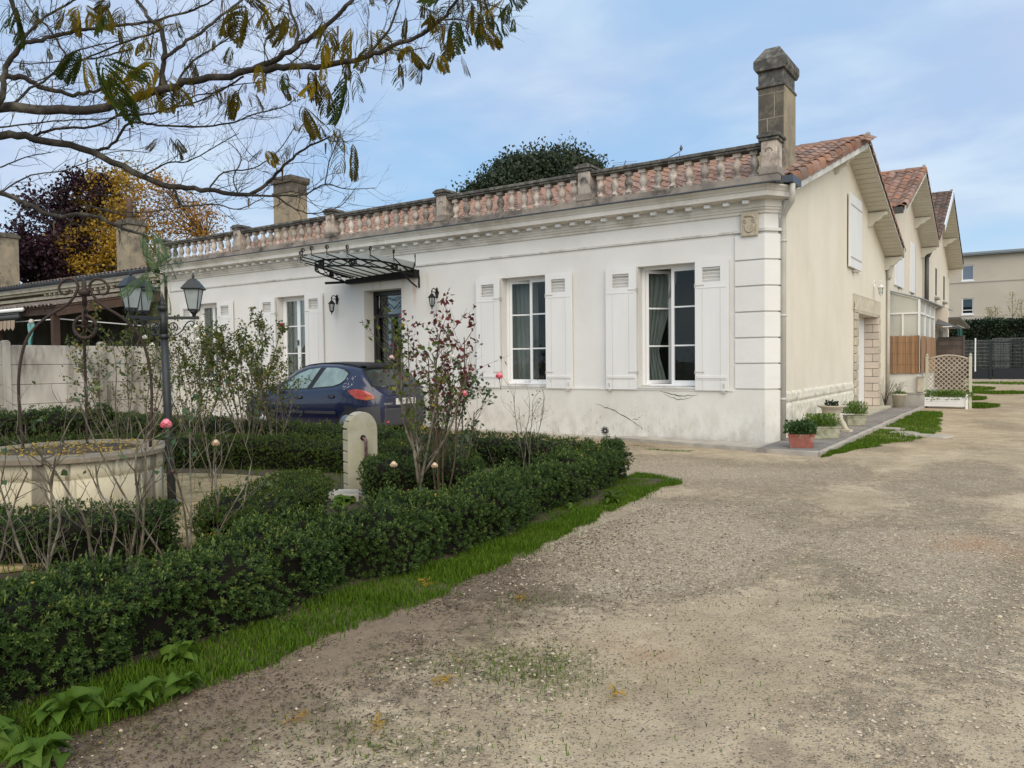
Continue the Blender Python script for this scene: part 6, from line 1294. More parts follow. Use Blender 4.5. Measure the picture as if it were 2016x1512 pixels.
pc_=top+Vector((0,0,-.38)); fy=B(); fy.tube([top+Vector((0,0,-.14)),top+Vector((0,0,-.23))],.014,6); fy.tube([pc_+Fd*-.035+Vector((0,0,.16)),pc_+Fd*-.035+Vector((0,0,-.02))],.012,6).tube([pc_+Fd*.035+Vector((0,0,.16)),pc_+Fd*.035+Vector((0,0,-.02))],.012,6).tube([pc_+Fd*-.035+Vector((0,0,.16)),pc_+Fd*.035+Vector((0,0,.16))],.014,6).tube([pc_+Fd*-.05,pc_+Fd*.05],.012,8)
mk('pulley_fork',fy,'iron_rust',well)
b=B(); b.tube([pc_+Rr*.105*cos(2*PI*k/28)+Vector((0,0,.105*sin(2*PI*k/28))) for k in range(29)],.017,7)
for k in range(5): t=2*PI*k/5+.3; b.tube([pc_,pc_+Rr*.10*cos(t)*.5+Vector((0,0,.10*sin(t)*.5))+Rr*.01,pc_+Rr*.1*cos(t+.25)+Vector((0,0,.1*sin(t+.25)))],.008,5)
mk('pulley_wheel',b,'iron_rust',well)
# ================= LAMP POST =================
LP=Vector((-3.37,-8.30,0)); lp=thing('garden_lamp_post','dark green garden lamp post with three glass lanterns beside the well','street lamp',LP)
L0=Vector((LP.x-.02,LP.y+.0,0)); tilt=Vector((-.10,.0,0))
def ax_(z): return LP+Vector((-.045*z,-.03*z*0,z*1.04))
b=B().tube([ax_(-.05),ax_(1.0),ax_(1.60)],[.040,.037,.033],14); b.tube([ax_(1.60),ax_(1.64)],.043,14).tube([ax_(1.64),ax_(1.86)],[.034,.032],12).tube([ax_(1.86),ax_(1.90)],[.046,.044],14).tube([ax_(1.90),ax_(1.925),ax_(1.95),ax_(1.99),ax_(2.04)],[.036,.018,.022,.010,.002],10); b.tube([ax_(0),ax_(.12)],[.07,.05],12)
mk('pole',b,'post_green',lp)
def lantern(c,th):
    q=PI/4+th; b=B(); b.lathe([(.118,-.012),(.128,-.008),(.132,.0),(.06,.075),(.03,.095),(.012,.10),(.016,.115),(.012,.135),(.002,.155)],c+Vector((0,0,.245)),4,sm=False,a0=q)
    for k in range(4):
        t=q+PI/2*k; b.tube([c+Vector((.098*cos(t),.098*sin(t),.24)),c+Vector((.056*cos(t),.056*sin(t),.045))],.005,5)
    b.lathe([(.060,.03),(.064,.045),(.058,.05)],c,4,sm=False,a0=q).lathe([(.016,-.02),(.02,.0),(.03,.01),(.045,.03)],c,10)
    for zz_,rr in ((.235,.10),): b.lathe([(rr,zz_),(rr+.004,zz_+.006),(rr,zz_+.012)],c,4,sm=False,a0=q)
    o=mk('lantern',b,'post_green',lp)
    for k in range(4):
        t0=q+PI/2*k;t1=t0+PI/2; mk('pane',B().add([c+Vector((.096*cos(t0),.096*sin(t0),.235)),c+Vector((.096*cos(t1),.096*sin(t1),.235)),c+Vector((.055*cos(t1),.055*sin(t1),.05)),c+Vector((.055*cos(t0),.055*sin(t0),.05))],[(0,1,2,3)]),'lamp_pane',o)
    mk('bulb',B().lathe([(.012,.05),(.014,.09),(.03,.13),(.034,.16),(.02,.19),(.004,.20)],c,10),'lantern_glass',o)
for ang,ln in ((6,.285),(232,.30),(150,.30)):
    d=Rr*cos(R(ang))+Fd*sin(R(ang)); b=B(); p=ax_(1.79); b.beam(p,p+d*(ln+.045),.022,.028)
    sp=[p+d*(.035)+Vector((0,0,-.17))]
    sc=[]
    for k in range(26):
        t=k/25; a=-.2*PI+ t*2.6*PI; r=.05*(1-.75*t)
        sc.append(p+d*(.085-r*cos(a+PI*.9)*1.0)+Vector((0,0,-.085-r*sin(a+PI*.9))))
    b.tube(sc,.0065,5)
    b.tube(smooth([p+d*.035+Vector((0,0,-.10)),p+d*.06+Vector((0,0,-.150)),p+d*.11+Vector((0,0,-.165)),p+d*.17+Vector((0,0,-.12)),p+d*.215+Vector((0,0,-.05)),p+d*.26+Vector((0,0,-.03)),p+d*.285+Vector((0,0,-.055)),p+d*.265+Vector((0,0,-.08)),p+d*.25+Vector((0,0,-.06))]),.0065,5)
    mk('arm',b,'post_green',lp); lantern(p+d*ln+Vector((0,0,.035)),math.atan2(Rr.y,Rr.x)+R(ang if ang==6 else ang*1.0))
# ================= STONE FOUNTAIN SLAB =================
FC=Vector((-2.56,-6.62,0)); fs=thing('stone_fountain','upright round topped stone slab with a copper tap pipe in the garden','fountain',FC,None,R(66),True)
o=[(-.165,0),(.165,0),(.165,.69)]+[(.165*cos(t),.69+.20*sin(t)) for t in np.linspace(.15,PI-.15,13)]+[(-.165,.69)]
mk('slab',B().prism(o,-.10,-.07,'y'),'stele_stone',fs,bevel=.006)
zz_=0; k=0
while zz_<.70:
    for sx in (-1,1): mk('edge_stone',B().box(sx*.165,sx*.13,-.068,.07,zz_+.004,min(zz_+.115,.70)-.004),'stele_stone',fs,bevel=.008)
    zz_+=.118
for i in range(7):
    t0,t1=.12+(PI-.24)*i/7,.12+(PI-.24)*(i+1)/7
    mk('edge_stone',B().prism([(.165*cos(t0+.02),.69+.20*sin(t0+.02)),(.165*cos(t1-.02),.69+.20*sin(t1-.02)),(.12*cos(t1-.02),.69+.155*sin(t1-.02)),(.12*cos(t0+.02),.69+.155*sin(t0+.02))],-.068,.07,'y'),'stele_stone',fs,bevel=.006)
mk('back',B().prism([(x*.8,z*.97) for x,z in o],-.069,.055,'y'),'rough_stone',fs)
mk('spout_hole',B().tube([(-.0,-.101,.615),(-.0,-.108,.615)],.030,12),'iron_black',fs)
mk('pipe',B().tube([(0,-.10,.61),(0,-.135,.61),(.012,-.15,.595),(.014,-.15,.57),(.014,-.15,.05)],.016,10),'copper_pipe',fs)
tr=thing('stone_basin','pale flat rim of the fountain basin just showing over the hedge','basin',(-2.2,-6.95,0)); mk('rim',B().prism([(-2.62,-7.0),(-2.42,-7.25),(-1.98,-6.98),(-2.18,-6.72)],.0,.10),'kerb_stone',tr,bevel=.01)
# ================= HEDGES =================
def hedge(label,path,width,height,dens,leaf,lw,mat='leaf_box',group='clipped box hedges of the parterre',bump=.05,nl=6,seed=0,thin=0.0,shoots=25):
    path=[Vector((x,y,0)) for x,y in path]; rg=np.random.default_rng(100+seed)
    seg=[(path[i+1]-path[i]).length for i in range(len(path)-1)]; Lt=sum(seg); cum=np.cumsum([0]+seg)
    root=thing('box_hedge',label,'hedge',path[0]+(path[-1]-path[0])*.5,group)
    px=np.array([p.x for p in path]); py=np.array([p.y for p in path])
    hw=width/2; rad=min(hw,height*.45)*.75
    # half cross-section perimeter
    prof=[(-hw*.74,.02),(-hw*.80,height*.42),(-hw,height-rad)]+[(-hw+rad-rad*cos(t),height-rad+rad*sin(t)) for t in np.linspace(.2,PI/2,5)]+[(hw-rad+rad*sin(t),height-rad+rad*cos(t)) for t in np.linspace(0,PI/2-.2,5)]+[(hw,height-rad),(hw*.80,height*.42),(hw*.74,.02)]
    pr=np.array(prof); dl=np.hypot(*(pr[1:]-pr[:-1]).T); pc=np.concatenate([[0],np.cumsum(dl)]); per=pc[-1]
    def surf(s,u,inset=0.0):
        x=np.interp(s,cum,px);y=np.interp(s,cum,py); e=.05; x2=np.interp(np.minimum(s+e,Lt),cum,px)-np.interp(np.maximum(s-e,0),cum,px); y2=np.interp(np.minimum(s+e,Lt),cum,py)-np.interp(np.maximum(s-e,0),cum,py)
        T=unit(np.stack([x2,y2,0*x2],-1)); Nn=np.stack([T[...,1],-T[...,0],0*x2],-1)  # to the right of travel
        w_=np.interp(u,pc,pr[:,0]); z=np.interp(u,pc,pr[:,1])
        eu=.03; tw=np.interp(np.minimum(u+eu,per),pc,pr[:,0])-np.interp(np.maximum(u-eu,0),pc,pr[:,0]); tz=np.interp(np.minimum(u+eu,per),pc,pr[:,1])-np.interp(np.maximum(u-eu,0),pc,pr[:,1])
        l=np.hypot(tw,tz)+1e-9; nw=-tz/l; nz=tw/l
        # rounded ends
        de=np.minimum(s,Lt-s); k=np.sqrt(np.clip(1-(1-np.clip(de/(hw*.8),0,1))**2,0,1)); k=.06+.94*k
        C=np.stack([x,y,0*x],-1); P=C+Nn*(w_*k)[...,None]; P[...,2]=z*(.8+.2*k)
        Nv=Nn*nw[...,None]; Nv[...,2]=nz; en=np.where(s<hw*.6,-1,np.where(s>Lt-hw*.6,1,0))*(1-k)*1.2
        Nv=unit(Nv+T*en[...,None])
        bmp=bump*n3(P,3.2,seed)+bump*.55*n3(P,7.5,seed+3)
        P=P+Nv*(bmp-inset)[...,None]; P[...,2]=np.maximum(P[...,2],.01)
        return P,Nv
    # solid core: shade between the leaves put into its near-black colour
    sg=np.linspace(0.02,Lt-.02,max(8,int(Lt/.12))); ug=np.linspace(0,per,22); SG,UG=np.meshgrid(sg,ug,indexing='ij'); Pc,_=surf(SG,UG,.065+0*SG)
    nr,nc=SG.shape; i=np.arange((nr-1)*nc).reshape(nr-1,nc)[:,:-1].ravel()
    npmesh('dark_core',Pc.reshape(-1,3),np.stack([i,i+1,i+nc+1,i+nc],1),'hedge_core',root)
    n=int(Lt*per*dens); s=rg.uniform(0,Lt,n); u=rg.uniform(0,per,n); ne=int(width*height*dens*1.0)
    s=np.concatenate([s,rg.uniform(0,hw*.5,ne),rg.uniform(Lt-hw*.5,Lt,ne)]); u=np.concatenate([u,rg.uniform(0,per,2*ne)])
    P,Nv=surf(s,u,rg.uniform(-.005,.07,len(s)))
    if thin:
        zf=P[:,2]/height; keep=(rg.random(len(s))<np.clip(.55+zf*1.2,0,1))&~((n3(P,4.5,seed+9)>.62)&(zf<.75)); P=P[keep];Nv=Nv[keep]
    m_=len(P); A=unit(Nv+rg.normal(size=(m_,3))*.38+np.array([0,0,.55]))
    V=[];F=[];RN=[];k0=0; tr=rg.random(m_)*.55+.12*n3(P,2,seed+5)+.15
    U=unit(np.cross(A,rg.normal(size=(m_,3)))); Wv=np.cross(A,U)
    for k in range(nl):
        inner=k%2; t=2*PI*k/nl+rg.uniform(-.2,.2,m_); sp=rg.uniform(.25,.6,m_) if inner else rg.uniform(.75,1.2,m_)
        D=A*np.cos(sp)[:,None]+(U*np.cos(t)[:,None]+Wv*np.sin(t)[:,None])*np.sin(sp)[:,None]
        base=P+A*((.30 if inner else -.05)+rg.uniform(-.12,.12,m_))[:,None]*leaf
        tone=np.clip(tr+(.22 if inner else 0)+rg.uniform(-.08,.18,m_),0,1)
        v,f,r=leafV(base,D,leaf*rg.uniform(.8,1.15,m_),lw*rg.uniform(.85,1.15,m_),tone,.12,A,rg)
        V.append(v);F.append(f+k0);RN.append(r);k0+=len(v)
    if shoots:
        ns=int(Lt*shoots); s2=rg.uniform(.1,Lt-.1,ns); u2=rg.uniform(per*.28,per*.72,ns); P2,N2=surf(s2,u2,0*s2)
        for q in range(7):
            hgt=rg.uniform(.02,.07,ns); Pq=P2+np.array([0,0,1.])*(hgt*q/7)[:,None]+rg.normal(size=(ns,3))*.004; D=rg.normal(size=(ns,3))*.7; D[:,2]=np.abs(D[:,2])+.7
            v,f,r=leafV(Pq,D,leaf*1.0,lw*1.0,np.clip(rg.uniform(.55,1,ns),0,1),.1,None,rg); V.append(v);F.append(f+k0);RN.append(r);k0+=len(v)
        sb=B(); s3=rg.uniform(.1,Lt-.1,int(Lt*14)); ip,_=surf(s3,np.full(len(s3),per*.06),np.full(len(s3),.02)); ip2,_=surf(s3+rg.normal(0,.05,len(s3)),np.full(len(s3),per*.27),np.full(len(s3),.035))
        for a_,b_ in zip(ip,ip2):
            a_=a_.copy(); a_[2]=0; mdp=(a_+b_)/2+rg.normal(0,.018,3); sb.tube([tuple(a_),tuple(mdp),tuple(b_)],[.005,.004,.003],4,cap=False)
        o_=mk('woody_stems',sb,'bark_rose',root); o_['kind']='stuff'
    nl_=int(Lt*26); s4=rg.uniform(.05,Lt-.05,nl_); u4=rg.uniform(per*.33,per*.67,nl_); P4,_=surf(s4,u4,np.full(nl_,-.012)); k4=n3(P4,1.7,seed+20)>.15; P4=P4[k4]; D4=rg.normal(size=(len(P4),3)); D4[:,2]*=.2
    if len(P4):
        v,f,r=leafV(P4,D4,.03,.011,rg.random(len(P4)),.3,None,rg); npmesh('fallen_leaves',v,f,'leaf_litter',root,r)['kind']='stuff'
    npmesh('foliage',np.concatenate(V),np.concatenate(F),mat,root,np.concatenate(RN))
    return root
HA=[(-.22,-11.75),(-.20,-11.2),(-.17,-10.5),(-.20,-9.9),(-.25,-9.3),(-.19,-8.6),(-.17,-7.9),(-.30,-7.1),(-.42,-6.4),(-.45,-5.7),(-.56,-5.0),(-.76,-4.35)]
hedge('long clipped box hedge edging the drive in the foreground',HA,.54,.44,1900,.025,.0090,seed=1,thin=1,nl=9,bump=.085,shoots=60)
hedge('back row box hedge running in front of the blue car',[(-.95,-4.35),(-2.5,-4.4),(-5,-4.35),(-8,-4.4),(-12,-4.4)],.50,.46,900,.026,.012,seed=2)
hedge('second box hedge row curving behind the fountain slab',[(-7.4,-7.3),(-6.6,-6.75),(-5.7,-6.25),(-4.9,-5.98),(-4.1,-5.72),(-3.3,-5.65),(-2.3,-5.75),(-1.5,-6.0)],.50,.45,1100,.025,.011,'leaf_box_light',seed=3)
hedge('short rounded box hedge between the fountain slab and the front hedge',[(-2.15,-7.0),(-1.75,-6.75),(-1.35,-6.5),(-1.1,-6.3)],.48,.47,1300,.023,.010,seed=4)
hedge('low box hedge mound in the middle left of the fountain slab',[(-1.15,-9.35),(-1.35,-8.9),(-1.6,-8.45),(-1.9,-8.05),(-2.1,-7.75)],.62,.45,1400,.022,.010,'leaf_box_light',seed=5)
hedge('dark box hedge wrapping the front of the stone well',[(-1.75,-9.25),(-2.05,-9.75),(-2.6,-10.15),(-3.4,-10.4),(-4.6,-10.5)],.50,.42,1300,.022,.010,seed=6)
hedge('box hedge bordering the left side of the garden behind the well',[(-6.9,-7.4),(-7.2,-7.9),(-7.3,-8.8),(-7.2,-9.9)],.5,.5,800,.027,.012,'leaf_box_light',seed=7)
hedge('bushy box hedge at the far left below the concrete fence',[(-9.5,-5.6),(-10.2,-6.4),(-10.3,-8.2)],.6,.7,600,.032,.014,'leaf_box',seed=8,bump=.1)
# ================= GRASS & LITTER =================
def grass(name,label,poly_fn,n,hmin,hmax,mat='leaf_grass',seed=0,wd=.0035):
    rg=np.random.default_rng(500+seed); P=poly_fn(rg,n); n=len(P); h=rg.uniform(hmin,hmax,n)*(.75+.4*n3(P,3,seed)); a=rg.uniform(0,2*PI,n); lean=rg.uniform(.1,.75,n)*h
    S_=np.stack([np.cos(a+PI/2),np.sin(a+PI/2),0*a],1)*wd*.5*(1+ (h/hmax)[:,None]); T1=P+np.stack([np.cos(a)*lean*.35,np.sin(a)*lean*.35,h*.6],1); T2=P+np.stack([np.cos(a)*lean,np.sin(a)*lean,h],1)
    V=np.stack([P-S_,P+S_,T1+S_*.8,T2,T1-S_*.8],1).reshape(-1,3); k=np.arange(n)[:,None]*5
    F=np.concatenate([k+np.array([[0,1,2,4]])]); F2=k+np.array([[4,2,3,3]])
    # use triangles
    T=np.concatenate([k+np.array([[0,1,2]]),k+np.array([[0,2,4]]),k+np.array([[4,2,3]])])
    o=npmesh(name,V,T,mat,None,np.repeat(np.clip(rg.random(n)*.8+.1*n3(P,1.5,seed)+.05,0,1),5)); tag(o,label,'grass',kind='stuff'); return o
GO_Y=[-11.9,-11.3,-10.7,-10.0,-9.1,-8.5,-7.95,-7.35,-6.16,-5.2,-4.52,-4.0]; GO_X=[.46,.44,.46,.48,.50,.42,.40,.33,.18,.12,.05,-.3]
HB=np.array(HA)
def verge_pts(rg,n):
    y=rg.uniform(-11.9,-3.9,n); xo=np.interp(y,GO_Y,GO_X)+.05*n3(np.stack([y,y*0,y*0],1),5,1)+rg.exponential(.03,n)*(rg.random(n)<.25); xi=np.interp(y,HB[:,1],HB[:,0])+.17
    t=rg.random(n)**.9; x=xi+(xo-xi)*t; P=np.stack([x,y,0*x],1); return P[(n3(P,2.6,31)+.8*n3(P,8,32)-1.2*t+rg.normal(0,.25,n))>-1.75]
grass('grass_verge','bright green grass verge along the foot of the front hedge',verge_pts,60000,.018,.075,seed=1,wd=.003)
def tip_pts(rg,n):
    a=rg.uniform(0,2*PI,n);r=np.sqrt(rg.random(n)); return np.stack([-.30+.40*r*np.cos(a)*(1+.25*np.sin(3*a)),-4.50+.55*r*np.sin(a),0*a],1)
grass('grass_tuft','patch of grass round the far tip of the front hedge',tip_pts,6000,.03,.07,seed=2)
def side_pts(rg,n):
    y=rg.uniform(-1.1,9.5,n); xi=.95+0*y; xo=np.interp(y,[-1.1,0,1,2.6,4,6,8,9.5],[.97,1.16,1.42,1.95,1.95,1.75,1.6,1.5])+.10*n3(np.stack([y,y*0,y*0],1),3,2)
    x=xi+(xo-xi)*rg.random(n); k=n3(np.stack([x,y,0*x],1),1.6,7)>-.75; return np.stack([x,y,0*x],1)[k]
grass('grass_strip','strip of grass beside the paving along the cream side wall',side_pts,16000,.03,.075,seed=3,wd=.006)
def far_pts(rg,n):
    c=[(2.1,12.8,.5,1.0),(1.6,17,.5,1.2),(2.2,22,1.1,1.2),(1.0,26,1.0,2.5),(3.4,34,3.5,2.2)]; o=[]
    for x,y,a,b_ in c:
        t=rg.uniform(0,2*PI,n//5); r=np.sqrt(rg.random(n//5)); o.append(np.stack([x+a*r*np.cos(t),y+b_*r*np.sin(t),0*t],1))
    return np.concatenate(o)
grass('grass_patch','scattered grass patches far along the drive near the gate',far_pts,16000,.04,.10,seed=4,wd=.02)
def sparse(rg,n):
    x=rg.uniform(.5,3.4,n);y=rg.uniform(-11.9,-5.0,n); P=np.stack([x,y,0*x],1); k=rg.random(n)<1.1*ground_maps(x,y)[2]+.05*(n3(P,5,12)>.5); return P[k]
grass('sparse_grass','thin tufts of grass growing through the gravel',sparse,60000,.006,.028,seed=5,wd=.0028)
def garden_pts(rg,n):
    x=rg.uniform(-6.5,-.6,n); y=rg.uniform(-11.5,-4.7,n); P=np.stack([x,y,0*x+.03],1); d=np.hypot(x+4.12,y+8.85); return P[(d>2.2)&(n3(P,2,3)>-.1)]
grass('garden_grass','weedy grass on the bed between the hedges',garden_pts,9000,.04,.13,seed=6,wd=.005)
def wall_pts(rg,n):
    x=rg.uniform(-2.6,-.9,n); y=-.95-.5*rg.random(n); P=np.stack([x,y,0*x],1); return P[n3(P,2,8)>.1]
grass('mossy_patch','faint mossy grass patch on the gravel in front of the house',wall_pts,2500,.006,.018,seed=7,wd=.006)
# pebbles
def pebbles(name,label,n,mat,smin,smax,seed,fn):
    rg=np.random.default_rng(seed); P=fn(rg,n); n=len(P); s=smin+(smax-smin)*rg.random(n)**3.6
    base=np.array([[1,.1,0],[.3,.9,.1],[-.8,.6,0],[-.9,-.5,0],[.1,-1,.1],[.1,.1,1.]],float)
    a=rg.uniform(0,2*PI,n); ca,sa=np.cos(a),np.sin(a); Q=base[None]*(1+.22*rg.normal(size=(n,6,1))); Q=Q*np.stack([np.ones(n),rg.uniform(.55,1,n),rg.uniform(.4,.8,n)],1)[:,None,:]*s[:,None,None]
    V=np.stack([Q[...,0]*ca[:,None]-Q[...,1]*sa[:,None],Q[...,0]*sa[:,None]+Q[...,1]*ca[:,None],Q[...,2]],-1)+P[:,None,:]
    f=np.array([[0,1,5],[1,2,5],[2,3,5],[3,4,5],[4,0,5]]); F=(np.arange(n)[:,None,None]*6+f[None]).reshape(-1,3)
    o=npmesh(name,V.reshape(-1,3),F,mat,None,None); tag(o,label,'gravel',kind='stuff')
def drive_pts(th):
    def f(rg,n):
        # more pebbles near the eye
        d=1.6+15*rg.random(n)**1.5; a=R(-78)+R(95)*rg.random(n); x=3.46+d*np.sin(a-0*0)+0; y=-12.48+d*np.cos(a)
        P=np.stack([x,y,0*x],1); Z=.010*n3(P,.9,1)+.005*n3(P,3.1,2)-.012*np.exp(-((x-2.1-.12*np.sin(y*.6))/.22)**2)+.012*np.exp(-((x-3.6-.12*np.sin(y*.6+.4))/.24)**2)
        Z=np.where(y>-1.2,0,Z); P[:,2]=Z+.001
        vis=(x>np.interp(y,GO_Y+[-3.9,0],GO_X+[-6,-6]))&(y<-1.15)|((x>1.2)&(y>=-1.15)); gm=ground_maps(x,y); k=vis&(gm[0]*1.5-.5*gm[1]+.35*n3(P,4,22)+.45*rg.normal(size=n)>th); return P[k]
    return f
pebbles('gravel_stones','loose pale gravel stones strewn over the drive',190000,'pebble_light',.0024,.0115,31,drive_pts(.85))
pebbles('gravel_chips','dark grit and soil crumbs scattered over the drive',130000,'pebble_dark',.0022,.009,32,drive_pts(.8))
def litter_pts(rg,n):
    x=.38+rg.exponential(.75,n); y=rg.uniform(-12.2,-5,n); P=np.stack([x,y,0*x+.004],1); return P[(x<4.5)&(rg.random(n)<np.clip((-y-4)/7,0,1))]
rg=np.random.default_rng(77); P=litter_pts(rg,34000); n=len(P); D=rg.normal(size=(n,3)); D[:,2]=np.abs(D[:,2])*.12; V,F,rn=leafV(P,D,rg.uniform(.006,.028,n),rg.uniform(.002,.007,n),rg.random(n),.3)
o=npmesh('leaf_crumbs',V,F,'litter',None,rn); tag(o,'dark dry leaf crumbs and bark bits lying on the mud beside the verge','leaf litter',kind='stuff')
P=litter_pts(rg,5000); P=P[rg.random(len(P))<.3]; n=len(P); D=rg.normal(size=(n,3)); D[:,2]=np.abs(D[:,2])*.2; V,F,rn=leafV(P,D,rg.uniform(.006,.018,n),rg.uniform(.003,.006,n),rg.random(n),.3)
o=npmesh('yellow_crumbs',V,F,'leaf_litter',None,rn); tag(o,'small yellow leaflets scattered on the ground beside the verge','leaf litter',kind='stuff')
# single stones, sticks and fallen fronds one can pick out
def frond_mesh(L,npair,pl,pw,droop,seed,curl=.5):
    """bipinnate leaf: a drooping rachis with pairs of narrow drooping pinnae, each pinna a row of leaflets"""
    rg=np.random.default_rng(seed); V=[];F=[];RN=[];k=0; loss=(.02,.10,.25,.04,.45,.15)[seed%6]; pw=pw*(1.0,.65,.5,1.15,.45,.8)[seed%6]; a0=(.75,.95,.6,.5,.8,1.05)[seed%6]; npair=npair-(seed%3)
    # rachis along -z
    def rach(t): return np.array([droop*L*math.sin(t*1.6)*.35,0,-L*t*.92])
    pts=[rach(i/8) for i in range(9)]
    w=.0022
    for i in range(8):
        a,b_=pts[i],pts[i+1]; V+=[a+[0,-w,0],a+[0,w,0],b_+[0,w,0],b_+[0,-w,0]]; F.append([k,k+1,k+2,k+3]); RN+=[.0]*4; k+=4
    for i in range(npair):
        t=.10+.88*i/npair; p=rach(t); ln=pl*L*(math.sin(PI*min(1,(t*.85+.22)))**.8)*rg.uniform(.7,1.15)
        for sd in (-1,1):
            if rg.random()<loss: continue
            yaw_=rg.normal(0,.18); out=np.array([math.sin(yaw_)*.3,sd*1.0,0]); out/=np.linalg.norm(out); dn=np.array([0,0,-1.]); q0=p.copy(); n=7
            cr=rg.random()
            for j in range(n):
                f=j/n; a_=a0+rg.normal(0,.05)+(1.55-a0+.1*curl)*f**(.6+.5*cr); d=out*math.cos(a_)+dn*math.sin(a_); q1=q0+d*ln/n; hw=pw*(math.sin(PI*(f*.86+.10))**.6)
                sdv=np.cross(d,np.array([1.,0,0])); sdv/=max(1e-6,np.linalg.norm(sdv)); sdv=sdv*.85+np.array([.5,0,0])*(.3+.3*cr)
                g=.06
                A0=q0+(q1-q0)*g
                V+=[A0-sdv*hw,A0+sdv*hw,q1+sdv*hw*.9,q1-sdv*hw*.9]; F.append([k,k+1,k+2,k+3]); RN+=[min(1,.15+.6*cr+.2*rg.random())]*4; k+=4; q0=q1
    return np.array(V),np.array(F),np.array(RN)
def np_to_mesh(name,V,F,mat,rnd):
    o=npmesh(name,V,F,mat,None,rnd); me=o.data; OFF.pop(o.name,None); bpy.data.objects.remove(o); return me
for i,(x,y,lab) in enumerate(((.95,-8.75,'yellow curled fallen frond on the gravel near the middle of the verge'),(1.62,-10.75,'small orange yellow frond fallen on the mud low in the picture'),(1.35,-10.35,'long orange yellow fallen frond on the muddy gravel'),(1.05,-10.5,'tiny yellow leaf curl lying on the mud near the grass'),(1.3,-9.9,'pale bent dry leaf stalk lying on the drive'),(2.0,-9.6,'brownish frond scraps on the grassy gravel'),(.38,-8.95,'round yellow frond curl resting on the grass under the hedge'),(.9,-11.25,'clump of yellow leaflets on the mud at the bottom left'))):
    rg=np.random.default_rng(900+i); n=34; t=rg.uniform(-.5,.5,n); an=rg.uniform(0,PI); Lf=.11 if i in (2,7) else .07
    P=np.stack([x+t*Lf*cos(an)+rg.normal(0,.012,n),y+t*Lf*sin(an)+rg.normal(0,.012,n),.012+rg.uniform(0,.025 if i in (0,6) else .010,n)+(0.05 if i==6 else 0)],1); D=rg.normal(size=(n,3)); D[:,2]*=.25; V,F,rn=leafV(P,D,.034,.006,rg.random(n),.4)
    o=npmesh('fallen_frond',V,F,'leaf_yellow',None,rn); tag(o,lab,'leaf','fallen yellow fronds on the drive')
for i,(x,y,r,lab) in enumerate(((2.62,-10.35,.017,'pale rounded stone on the drive in the lower middle'),(3.0,-9.55,.010,'small white stone on the drive right of the middle'),(1.7,-8.6,.013,'pale pointed stone on the drive beyond the verge grass'),(1.15,-7.9,.014,'whitish pebble at the edge of the verge'),(3.3,-7.6,.013,'buff stone in the right hand half of the drive'),(2.2,-7.4,.012,'cream pebble in the middle of the drive'))):
    b=B().ball((x,y,r*.4),r,9,.6); bb=mk('loose_stone',b,'pebble_light'); bb.data.transform(Matrix.Translation((x,y,0))@Matrix.Rotation(i,4,'Z')@Matrix.Diagonal((1.3,.85,1,1))@Matrix.Translation((-x,-y,0))); tag(bb,lab,'stone')
for i,(x,y,a,l,lab) in enumerate(((4.05,-9.75,.2,.11,'dark straight twig on the right side of the drive'),(3.5,-9.9,.1,.08,'thin brown twig left of the darker one on the drive'),(3.55,-8.2,-.2,.07,'short dark twig further up the right of the drive'))):
    tag(mk('twig',B().tube([(x,y,.008),(x+l*.5*cos(a),y+l*.5*sin(a),.012),(x+l*cos(a),y+l*sin(a),.008)],[.0035,.004,.002],5),'bark_dark'),lab,'twig')
tuft_r=thing('weed_tuft','small lone green grass tuft on the right of the drive','grass',(3.98,-10.25,0)); V,F,rn=leafV(np.array([[3.98,-10.25,0]]*60)+RNG.normal(size=(60,3))*[.02,.015,0],RNG.normal(size=(60,3))*[1,1,.2]+[0,0,.9],.028,.003,RNG.random(60)); npmesh('blades',V,F,'leaf_grass',tuft_r,rn)
# ================= WEEDS =================
def weed_leaf(L,Wd,seed,lobed=True):
    L*=.80; Wd*=1.35
    rg=np.random.default_rng(seed); n=15; rows=[]; ph=rg.random()
    for i in range(n+1):
        t=i/n; w=Wd*.5*(math.sin(PI*(t**.8)*.96+.04))*(1+((.42*((t*5.5+ph)%1.0)-.25) if lobed and t<.6 else .07*math.sin(t*24+ph*6))); w=max(.004,w)
        z=L*(.95*t-(.85+.5*ph)*t*t)+.0; x=L*(t-.18*t*t)
        rows.append([(x,-w,z+w*.35),(x,-w*.5,z+w*.08),(x,0,z-.002),(x,w*.5,z+w*.08),(x,w,z+w*.35)])
    V=np.array([p for r in rows for p in r]); F=[(i*5+j,i*5+j+1,(i+1)*5+j+1,(i+1)*5+j) for i in range(n) for j in range(4)]
    tone=.3+.5*rg.random(); RN=np.array([ (.12 if j==2 else 0)+tone for r in rows for j in range(5)])
    return np_to_mesh('leaf',V,np.array(F),'leaf_weed',np.clip(RN,0,1))
WL=[weed_leaf(.17,.055,1),weed_leaf(.14,.05,2),weed_leaf(.19,.06,3),weed_leaf(.12,.06,4,False),weed_leaf(.16,.07,5,False)]
def weed(label,x,y,n,sc,rise=.5,kinds=(0,1,2),seed=0):
    t=thing('broadleaf_weed',label,'weed',(x,y,.0),'broad leaved weeds along the hedge foot'); rg=random.Random(seed); n=int(n*2.4); sc*=.84
    for k in range(n):
        a=2*PI*k/n+rg.uniform(-.35,.35); s=sc*rg.uniform(.7,1.25); inst(WL[rg.choice(kinds)],'leaf',t,(x+.012*cos(a),y+.012*sin(a),.01+rg.uniform(0,.03)),(rg.uniform(-.7,.7),-rg.uniform(-.15,rise),a),(s,s*rg.uniform(.75,1.2),s*rg.uniform(.6,1.5)))
